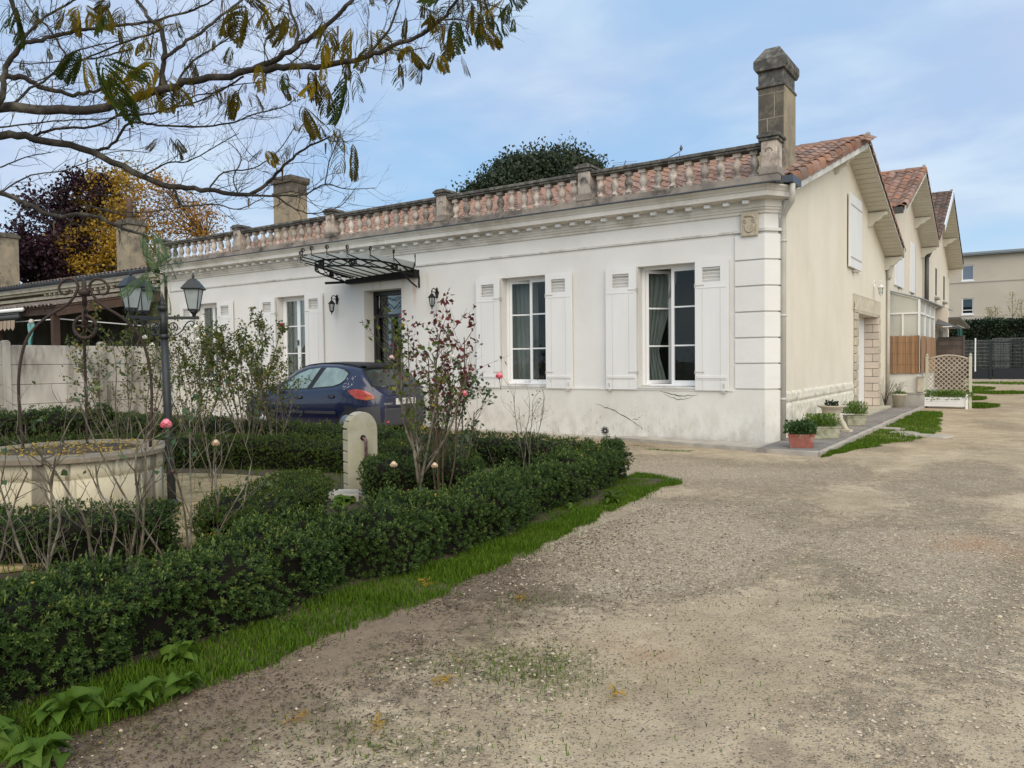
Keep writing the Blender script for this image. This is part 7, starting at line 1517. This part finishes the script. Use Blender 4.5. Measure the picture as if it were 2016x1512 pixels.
for i,(x,y,n,sc,rise,kd,lab) in enumerate(((.26,-11.30,16,1.25,.7,(0,1,2,4),'largest leafy dandelion like weed at the lower left corner'),(.52,-11.22,12,1.0,.5,(3,4),'low broad leaved weed in front of the corner weed by the mud'),(.30,-11.02,14,1.15,.8,(0,2),'upright lobed weed rising against the hedge near the left edge'),(.44,-10.82,12,1.0,.6,(0,1,2),'toothed weed rosette second from the left on the verge'),(.42,-10.60,10,.9,.7,(0,1),'toothed weed with raised leaves at the end of the weed row'),(.12,-10.42,9,.8,.9,(0,2),'small upright weed pressed into the hedge foot'),(.08,-11.5,14,1.2,.6,(3,4),'round leaved weed cut by the left edge of the picture'),(.20,-9.85,9,.45,.7,(3,),'little round leaved weed under the hedge middle'),(.02,-5.75,9,1.0,.9,(0,2),'arching long leaved weed by the far hedge end'),(-.1,-6.3,8,.7,.6,(0,1),'weed with pale leaves at the hedge foot near a flat stone'),(-2.15,-7.25,7,1.3,1.2,(4,),'bright green large leaved weed standing before the fountain slab'))): weed(lab,x,y,n,sc,rise,kd,i)
# ================= ROSES =================
def rose(label,base,stems,nleaf,L,Wd,mat,flowers=(),bark='bark_rose',twigs=3,r0=.009,seed=0,spread=.10,leaf_zmin=.35,group='rose bushes of the garden',hips=0):
    """stems: list of point lists (world)"""
    rg=random.Random(seed); nr=np.random.default_rng(seed+40)
    t=thing('rose_bush',label,'rose bush',base,group); b=B(); tips=[]; allp=[]
    def twig(p,d,l,r,lev):
        pts=[p]; q=p; dd=d.normalized(); n=4
        for k in range(n):
            dd=(dd+Vector((rg.gauss(0,.13),rg.gauss(0,.13),rg.gauss(.07,.10)))).normalized(); q=q+dd*l/n; pts.append(q)
        b.tube(pts,[r*(1-.7*k/n) for k in range(n+1)],4 if lev else 5,cap=False); tips.append((q,dd)); allp.extend(pts[1:])
        if lev<2:
            for k in range(rg.randint(1,twigs)):
                i=rg.randint(1,n); a=Vector((rg.gauss(0,1),rg.gauss(0,1),rg.gauss(.2,.6))).normalized(); twig(pts[i],(dd*1.0+a*.8),l*rg.uniform(.45,.75),r*.6,lev+1)
    for s_ in stems:
        pts=smooth([Vector(p) for p in s_],4); n=len(pts); b.tube(pts,[r0*(1-.55*k/n) for k in range(n)],6)
        for k in range(n//4,n,1 if twigs>2 else 2):
            if rg.random()<.9:
                a=Vector((rg.gauss(0,1),rg.gauss(0,1),rg.gauss(.4,.5))).normalized(); twig(pts[k],(pts[min(k+1,n-1)]-pts[k-1]).normalized()+a*1.0,rg.uniform(.12,.36)*(1+spread),r0*.40,0 if twigs>1 else 1)
    mk('stem',b,bark,t)
    if nleaf:
        nleaf=int(nleaf*(1.9 if nleaf>400 else 1)); A=np.array([[*p] for p in allp]); A=A[A[:,2]>leaf_zmin] if (A[:,2]>leaf_zmin).any() else A
        w_=(A[:,2]-A[:,2].min()+.15)**1.1; idx=nr.choice(len(A),nleaf,p=w_/w_.sum()); P=A[idx]+nr.normal(size=(nleaf,3))*.018; D=nr.normal(size=(nleaf,3)); D[:,2]-=.35
        V,F,rn=leafV(P,D,L*nr.uniform(.6,1.25,nleaf),Wd*nr.uniform(.7,1.2,nleaf),nr.random(nleaf),.18); npmesh('foliage',V,F,mat,t,rn)
    for (x,y,z),r,m in flowers:
        fb=B(); c=Vector((x,y,z)); r*=1.1; fb.ball((x,y,z),r*.62,8)
        for ring,(np_,rr,zz_,tilt) in enumerate(((6,1.0,0,.55),(5,.86,.15,.3),(5,.6,.28,.1))):
            for k in range(np_):
                a=2*PI*k/np_+ring*.6; d=Vector((cos(a),sin(a),0)); u=Vector((-sin(a),cos(a),0)); base_=c+Vector((0,0,r*(zz_-.6)))
                g=[[base_+d*r*rr*(.15+.85*f)*(.62+.40*tilt-.35*max(0,f-.6))+u*r*rr*.75*s*math.sin(PI*(.22+.68*f))+Vector((0,0,r*(1.1*f-.45*tilt*f*f)-.18*r*abs(s)*f)) for s in (-1,-.4,.4,1)] for f in (0,.35,.7,1)]
                fb.grid(g)
        mk('flower',fb,m,t); mk('flower_stalk',B().tube([c+Vector((0,0,-r*.5)),c+Vector((.004,0,-r*1.2)),c+Vector((.01,.01,-r*3))],.0028,5).lathe([(.004,-r*.9),(r*.25,-r*.6),(r*.3,-r*.45)],c,6),'leaf_stem',t)
    if hips:
        hb=B()
        for q,_ in rg.sample(tips,min(hips,len(tips))): hb.ball(q,.013,6)
        mk('rosehip',hb,'rosehip',t)
    return t
def stems_from(base,n,h,sp,seed,lean=(0,0),zmin=.0):
    rg=random.Random(seed); o=[]
    for k in range(n):
        a=2*PI*k/n+rg.uniform(-.5,.5); r=sp*rg.uniform(.35,1.0); hh=h*rg.uniform(.72,1.0); x,y=base
        j=lambda:rg.gauss(0,.028); o.append([(x+.03*cos(a),y+.03*sin(a),zmin),(x+r*.42*cos(a)+lean[0]*.2+j(),y+r*.42*sin(a)+lean[1]*.2+j(),hh*.28),(x+r*.72*cos(a)+lean[0]*.6+j(),y+r*.72*sin(a)+lean[1]*.6+j(),hh*.58),(x+r*.85*cos(a)+lean[0]+j(),y+r*.85*sin(a)+lean[1]+j(),hh*.8),(x+r*cos(a)+lean[0]+j(),y+r*sin(a)+lean[1]+j(),hh)])
    return o
def px3(x,y,z): return (x,y,z)
# bare foreground roses on the left
rose('nearly bare rose bush at the left edge with forked grey stems','0' and (-1.25,-10.45,0),stems_from((-1.25,-10.42),3,.95,.38,11),0,.03,.02,'leaf_rose',(),'bark_rose',2,.010,11)
rose('bare rose bush in the left foreground with many thin brown stems',(-1.15,-10.02,0),stems_from((-1.15,-10.02),4,1.1,.42,12),24,.035,.02,'leaf_rose',(),'bark_rose',2,.0105,12,hips=4)
rose('reddish stemmed rose with one large pink bloom beside the lamp post',(-1.15,-9.55,0),[[(-1.15,-9.55,0),(-1.08,-9.62,.45),(-.98,-9.75,.8),(-.865,-9.87,1.03)],[(-1.15,-9.55,0),(-1.2,-9.5,.4),(-1.35,-9.4,.8),(-1.5,-9.3,1.05)],[(-1.12,-9.5,0),(-1.0,-9.4,.35),(-.9,-9.3,.6)],[(-1.2,-9.6,0),(-1.4,-9.8,.5),(-1.55,-9.95,.95),(-1.62,-10.0,1.2)]],44,.062,.042,'leaf_rose_blue',[((-.855,-9.87,1.065),.038,'petal_pink')],'bark_rose',2,.008,13,leaf_zmin=.6)
rose('slender pruned rose stems between the low hedge mound and the lamp post',(-1.35,-9.15,0),[[(-1.35,-9.15,0),(-1.45,-9.1,.3),(-1.6,-9.05,.62)],[(-1.3,-9.1,0),(-1.22,-9.1,.3),(-1.15,-9.05,.72)],[(-1.28,-9.2,0),(-1.2,-9.3,.3),(-1.1,-9.35,.55)]],0,.03,.02,'leaf_rose',(),'bark_rose',1,.009,14)
rose('low leafy rose with large blue green leaves at the left edge',(-1.7,-10.6,0),stems_from((-1.75,-10.6),4,.95,.4,15),46,.07,.05,'leaf_rose_blue',(),'bark_rose',2,.008,15,leaf_zmin=.5)
rose('rose with drooping withered tan bloom beside the gravel circle',(-1.9,-8.9,0),[[(-1.9,-8.9,0),(-1.88,-8.88,.4),(-1.86,-8.85,.82)],[(-1.95,-8.95,0),(-2.1,-9,.4),(-2.25,-9.05,.75)]],24,.05,.03,'leaf_rose_blue',[((-1.86,-8.85,.80),.035,'petal_cream')],'bark_rose',1,.007,16)
rose('leafy yellowing rose behind the well near the concrete fence',(-5.9,-7.3,0),stems_from((-5.9,-7.3),9,1.75,.75,17),800,.045,.028,'leaf_rose',(),'bark_rose',3,.009,17,hips=10)
rose('leggy rose behind the lamp post with yellowing upper leaves',(-4.6,-7.0,0),stems_from((-4.6,-7.0),5,1.45,.55,18),240,.05,.032,'leaf_rose',(),'bark_rose',2,.008,18)
rose('white flowering rose bush in front of the left hand window',(-7.9,-5.1,0),stems_from((-7.9,-5.1),11,1.85,.9,19,(-.1,0)),1700,.048,.03,'leaf_rose',[((-7.2,-5.5,1.98),.05,'petal_white'),((-7.6,-5.75,1.95),.05,'petal_white'),((-7.9,-5.8,1.72),.05,'petal_white'),((-8.1,-5.8,1.85),.045,'petal_white'),((-7.0,-5.6,1.78),.045,'petal_white')],'bark_rose',3,.010,19,hips=8)
rose('large leafy rose bush standing before the bonnet of the blue car',(-6.45,-4.95,0),stems_from((-6.7,-4.95),12,2.0,.8,20,(-.15,0)),2100,.05,.032,'leaf_rose',[((-5.95,-4.9,2.0),.028,'petal_red')],'bark_rose',3,.013,20,hips=12)
rose('rose bush overlapping the front door of the blue car',(-5.65,-4.85,0),stems_from((-6.15,-4.9),6,1.35,.38,21),420,.048,.032,'leaf_rose',(),'bark_rose',3,.009,21)
rose('tall red leaved rose with a pale bloom behind the fountain slab',(-1.15,-7.25,0),[[(-1.15,-7.25,0),(-1.2,-7.2,.4),(-1.28,-7.15,.75),(-1.35,-7.1,1.2)],[(-1.17,-7.25,.3),(-1.3,-7.2,.75),(-1.55,-7.1,1.15),(-1.66,-7.05,1.43)],[(-1.15,-7.25,.3),(-1.1,-7.15,.8),(-1.05,-7.1,1.2)],[(-1.2,-7.2,.5),(-1.35,-7.25,.9),(-1.4,-7.2,1.5)],[(-1.15,-7.2,.4),(-1.0,-7.0,.8),(-.95,-6.9,1.15)]],360,.055,.038,'leaf_rose',[((-1.67,-7.05,1.46),.035,'petal_pale'),((-1.0,-6.95,1.46),.03,'petal_white')],'bark_rose',3,.014,22,leaf_zmin=.6)
rose('dark red new growth rose reaching highest beside the wall lamp',(-1.2,-6.75,0),stems_from((-1.28,-6.8),5,1.70,.22,23,(.03,.03)),330,.062,.040,'leaf_red',[((-.72,-6.6,1.28),.042,'petal_pink'),((-.95,-6.85,1.12),.040,'petal_pink')],'bark_rose_red',3,.010,23,leaf_zmin=.85)
rose('green leaved rose mixed behind the red leaved ones',(-1.3,-6.45,0),stems_from((-1.4,-6.5),6,1.2,.34,24),420,.048,.034,'leaf_rose_blue',[((-1.05,-7.7,.55),.035,'petal_cream'),((-.85,-7.4,.52),.032,'petal_cream')],'bark_rose',3,.009,24,leaf_zmin=.3)
rose('bare thin shrub stems in front of the white wall right of the roses',(-1.35,-5.2,0),stems_from((-1.35,-5.2),5,1.05,.28,25),30,.03,.02,'leaf_rose',(),'bark_rose',2,.006,25)
rose('red shoot rose rising in front of the rear window of the car',(-1.75,-6.6,0),[[(-1.75,-6.6,0),(-1.8,-6.6,.6),(-1.85,-6.6,1.2),(-1.86,-6.6,1.72)],[(-1.7,-6.6,.3),(-1.9,-6.55,.9),(-2.1,-6.5,1.35)]],95,.05,.03,'leaf_red',(),'bark_rose',2,.007,26,leaf_zmin=1.15)
# ================= MIMOSA TREE =================
mt=thing('silk_tree','overhanging silk tree with bare dark boughs and drooping olive fronds','tree',(-3.35,-11.2,0))
b=B(); b.tube(smooth([(-3.35,-11.2,-.1),(-3.30,-11.15,.8),(-3.15,-11.05,1.7),(-2.95,-10.9,2.3),(-2.80,-10.78,2.85)]),[.17-.08*k/16 for k in range(17)],14); mk('trunk',b,'bark_dark',mt)
rg=random.Random(5); tw=B(); cnt=0
for bi,pts in enumerate(MIMOSA_BRANCHES):
    sp=smooth([Vector(p[:3]) for p in pts],5); rr=np.interp(np.linspace(0,len(pts)-1,len(sp)),range(len(pts)),[p[3] for p in pts])
    jit=[p+Vector((rg.gauss(0,1),rg.gauss(0,1),rg.gauss(0,1)))*min(.006,rr[i]*.35) for i,p in enumerate(sp)]
    if bi in (0,2,3,4): 
        st0=Vector((-2.86,-10.82,2.6)); jit=smooth([st0,(st0+jit[0])/2+Vector((0,0,.05)),jit[0]],4)[:-1]+jit; rr=list(np.linspace(rr[0]*1.6,rr[0],8))+list(rr)
    mk('branch',B().tube(jit,[float(x) for x in rr],9),'bark_dark',mt)
    # fine twigs
    def tg(p,d,l,r,lev):
        pp=[p];q=p;dd=d.normalized();n=6
        for k in range(n):
            dd=(dd+Vector((rg.gauss(0,.16),rg.gauss(0,.16),rg.gauss(.05,.16)))).normalized(); q=q+dd*l/n; pp.append(q)
        tw.tube(pp,[r*(1-.75*k/n) for k in range(n+1)],4,cap=False)
        if lev<2:
            for k in range(rg.randint(1,3)):
                i=rg.randint(1,n-1); a=Vector((rg.gauss(0,1),rg.gauss(0,1),rg.gauss(0,1))).normalized(); tg(pp[i],dd+a*.75,l*rg.uniform(.4,.7),r*.62,lev+1)
    for k in range(2,len(jit)):
        if rg.random()<.72 and jit[k].x>-2.6:
            d=(jit[k]-jit[k-1]).normalized(); a=Vector((rg.gauss(0,1),rg.gauss(0,1),rg.gauss(.15,1))).normalized()
            tg(jit[k],d*.8+a*.9,rg.uniform(.10,.38),min(.0028,float(rr[min(k,len(rr)-1)])*.5),0)
o=mk('twig_spray',tw,'bark_dark',mt); o['kind']='stuff'
FM={}
for ty,mat in ((0,'mimosa_olive'),(1,'mimosa_yellow'),(2,'mimosa_green'),(3,'mimosa_frond')):
    FM[ty]=[np_to_mesh('frond',*frond_mesh(1.0,(11 if ty!=3 else 17)+v,.46 if ty!=3 else .42,.034 if ty!=3 else .016,.6+.5*v*.3,60+ty*7+v)[:2],mat,frond_mesh(1.0,(11 if ty!=3 else 17)+v,.46 if ty!=3 else .42,.034 if ty!=3 else .016,.6+.5*v*.3,60+ty*7+v)[2]) for v in range(6)]
EX=[]
for x,y,z,l,ty in MIMOSA_LEAVES:
    if ty!=3:
        for q in range(1 if rg.random()<.75 else 0): EX.append((x+rg.gauss(0,.055),y+rg.gauss(0,.08),z+rg.gauss(0,.045),l*rg.uniform(.7,1.1),rg.choice((ty,ty,0,1))))
for x,y,z,l,ty in MIMOSA_LEAVES+EX:
    me=rg.choice(FM[ty]); s=l*rg.uniform(.8,1.4)*(1.15 if (ty!=3 and l>.17) else 1); wsc=rg.uniform(.75,1.2)*(1 if ty!=3 else .7)
    inst(me,'frond',mt,(x,y,z),(rg.gauss(0,.38 if ty!=3 else .4),rg.gauss(0,.38 if ty!=3 else .3),-.97+rg.gauss(0,.7)+rg.choice((0,PI))),(s*wsc,s*wsc,s))
mk('frond_stalk',B().tube([(-.95,-9.95,2.30),(-1.2,-9.9,2.34),(-1.6,-9.95,2.45)],[.004,.005,.006],5),'bark_dark',mt)

for x,y,z in [(p[0]+rg.gauss(0,.04),p[1],p[2]-.03) for br in MIMOSA_BRANCHES[:20] for p in br[2::2]][:36]:
    l=rg.uniform(.05,.11); pods=B(); pods.grid([[(x-.008,y,z),(x+.008,y+.004,z)],[(x-.010,y+.003,z-l*.5),(x+.010,y,z-l*.5)],[(x-.004,y,z-l),(x+.004,y,z-l)]]); mk('seed_pod',pods,'seedpod',mt)

# ================= BACKGROUND TREES =================
def crown_tree(name,label,cat,base,crown,nleaf,L,mat,trunk_r,seed,clump=.8,group=None,limbs=8,bark='bark_tree',shape=1.0,upd=0.0):
    rg_=np.random.default_rng(seed); t=thing(name,label,cat,base,group); b=B(); V=[];F=[];RN=[];k0=0
    zb=base[2]; cz=min(c[2]-c[5]*.6 for c in crown); tp=Vector((base[0],base[1],cz)); b.tube([Vector(base)-Vector((0,0,.2)),(Vector(base)+tp)/2+Vector((.1,0,0)),tp],[trunk_r,trunk_r*.8,trunk_r*.6],9)
    tot=sum(c[3]*c[4]*c[5] for c in crown)
    for (x,y,z,rx,ry,rz) in crown:
        nc=max(6,int(26*rx*ry*rz/tot*len(crown))); nl=int(nleaf*rx*ry*rz/tot); u=unit(rg_.normal(size=(nc,3)))*rg_.uniform(.45,1,(nc,1))**.5; cc=np.array([x,y,z])+u*np.array([rx,ry,rz])
        for q in cc[:limbs]: b.tube(smooth([tp,(tp+Vector(q))/2+Vector((0,0,.15)),Vector(q)],3),[trunk_r*.35*(1-.12*i) for i in range(7)],5,cap=False)
        idx=rg_.integers(0,nc,nl); P=cc[idx]+rg_.normal(size=(nl,3))*clump*np.array([.42*rx,.42*ry,.36*rz])*.55; D=rg_.normal(size=(nl,3)); D[:,2]+=upd; tone=rg_.random(nc)*.5
        v,f,r=leafV(P,D,L*rg_.uniform(.6,1.3,nl),L*.62*rg_.uniform(.7,1.2,nl),np.clip(tone[idx]+rg_.random(nl)*.5,0,1),.2); V.append(v);F.append(f+k0);RN.append(r);k0+=len(v)
    mk('trunk',b,bark,t); npmesh('crown',np.concatenate(V),np.concatenate(F),mat,t,np.concatenate(RN)); return t
crown_tree('plum_tree','dark purple leaved tree beyond the left roofs','tree',(-33.2,4.6,0),[(-33.5,4.6,7.2,1.6,1.6,1.9),(-32.1,5.6,8.7,1.4,1.4,1.3),(-33.0,5.2,6.0,1.8,1.6,1.5),(-34.4,4.1,5.6,1.1,1.2,1.3)],17000,.20,'leaf_purple',.25,1,.9)
crown_tree('poplar_tree','golden yellow autumn tree next to the purple tree','tree',(-30.1,6.8,0),[(-31.2,6.2,8.2,1.4,1.3,2.0),(-30.6,6.7,6.8,1.5,1.3,1.6),(-32.2,5.5,6.3,1.3,1.2,1.3)],13000,.16,'leaf_yellow',.2,2,.9)
crown_tree('birch_tree','thin orange leaved tree showing sky between its twigs above the balustrade','tree',(-27.9,8.7,0),[(-28.8,8.2,8.1,1.2,1.2,1.1),(-27.9,8.8,7.6,.9,.9,.9),(-29.8,7.4,9.0,.9,.9,1.2)],3600,.13,'leaf_orange',.12,3,1.2)
ev=crown_tree('holm_oak','dark bushy evergreen tree behind the house roof','tree',(-13.6,15.5,0),[(-15.4,14.8,7.9,2.1,1.8,1.9),(-13.7,16.0,8.3,2.1,1.8,2.0),(-17.1,14.5,7.4,1.2,1.4,1.5),(-12.2,16.3,8.1,1.1,1.4,1.7),(-14.6,15.2,8.6,2.4,1.6,1.3)],80000,.17,'leaf_evergreen',.35,4,.85,upd=.5)
# upright shoots that give the evergreen its spiky outline
rgg=np.random.default_rng(9); V=[];F=[];RN=[];k0=0
for (x,y,h,r) in [(-17.4,14.2,8.4,.35),(-16.6,14.3,9.0,.42),(-15.7,14.4,9.5,.5),(-14.9,14.6,9.95,.55),(-14.0,15.0,10.1,.5),(-13.1,15.3,10.45,.55),(-12.3,15.7,10.0,.5),(-11.6,16.0,10.1,.5),(-10.9,16.3,9.8,.5),(-10.2,16.6,9.0,.45),(-12.0,15.6,9.4,.5),(-14.5,14.9,9.4,.5)]:
    x-=.85; n=1300; t=rgg.random(n)**1.2; rr=r*(1-t)**.7*rgg.random(n)**.5; a=rgg.uniform(0,2*PI,n); P=np.stack([x+rr*np.cos(a),y+rr*np.sin(a),h-2.1+1.9*t],1); D=np.stack([np.cos(a),np.sin(a),np.full(n,1.3)],1)+rgg.normal(size=(n,3))*.4
    v,f,q=leafV(P,D,.15,.07,rgg.random(n)*.9,.2); V.append(v);F.append(f+k0);RN.append(q);k0+=len(v)
npmesh('crown_shoots',np.concatenate(V),np.concatenate(F),'leaf_evergreen',ev,np.concatenate(RN))
# far hedge and saplings
def block_hedge(label,x0,x1,y0,y1,h,n,seed):
    rg_=np.random.default_rng(seed); t=thing('tall_hedge',label,'hedge',((x0+x1)/2,y0,0)); mk('dark_core',B().box(x0+.2,x1-.2,y0+.25,y1,0,h-.3),'hedge_core',t)  # solid box inside, near-black colour stands in for the hedge's inner shade
    P=np.stack([rg_.uniform(x0,x1,n),y0+rg_.random(n)**2*.8,rg_.random(n)*h],1); P[:,1]-=.18*n3(P,1.3,seed); top=rg_.random(n)<.35; P[top,2]=h-rg_.random(top.sum())**2*.3+.22*n3(P[top],1.0,seed); P[top,1]=y0+rg_.random(top.sum())*(y1-y0)
    D=rg_.normal(size=(n,3)); D[:,1]-=.5; V,F,r=leafV(P,D,.17,.09,rg_.random(n)*.9,.2); npmesh('foliage',V,F,'leaf_dark',t,r)
block_hedge('dark green laurel hedge behind the far wire fence',-4,12,42.5,44,3.55,26000,3)
for i,(x,h,lab) in enumerate(((2.15,5.35,'tallest yellowing sapling above the far hedge at the right'),(1.25,4.5,'shorter yellow sapling second from the left above the far hedge'),(.95,4.45,'small leafy sapling first above the far hedge'),(2.6,4.9,'thin sparse sapling cut by the right edge of the picture'))):
    t=thing('sapling',lab,'tree',(x,44.4,0),'young trees behind the far hedge'); mk('trunk',B().tube([(x,44.4,0),(x+.03,44.4,h*.6),(x,44.4,h)],[.03,.02,.006],5).tube([(x,44.4,h*.72),(x-.25,44.4,h*.85)],.008,4).tube([(x,44.4,h*.7),(x+.28,44.4,h*.84)],.008,4),'bark_tree',t)
    n=170; u=RNG.random(n); P=np.stack([x+RNG.normal(0,.11+.16*(1-u),n),44.4+RNG.normal(0,.12,n),3.3+(h-3.3)*u],1); V,F,r=leafV(P,RNG.normal(size=(n,3)),.10,.06,RNG.random(n)); npmesh('crown',V,F,'leaf_sapling',t,r)
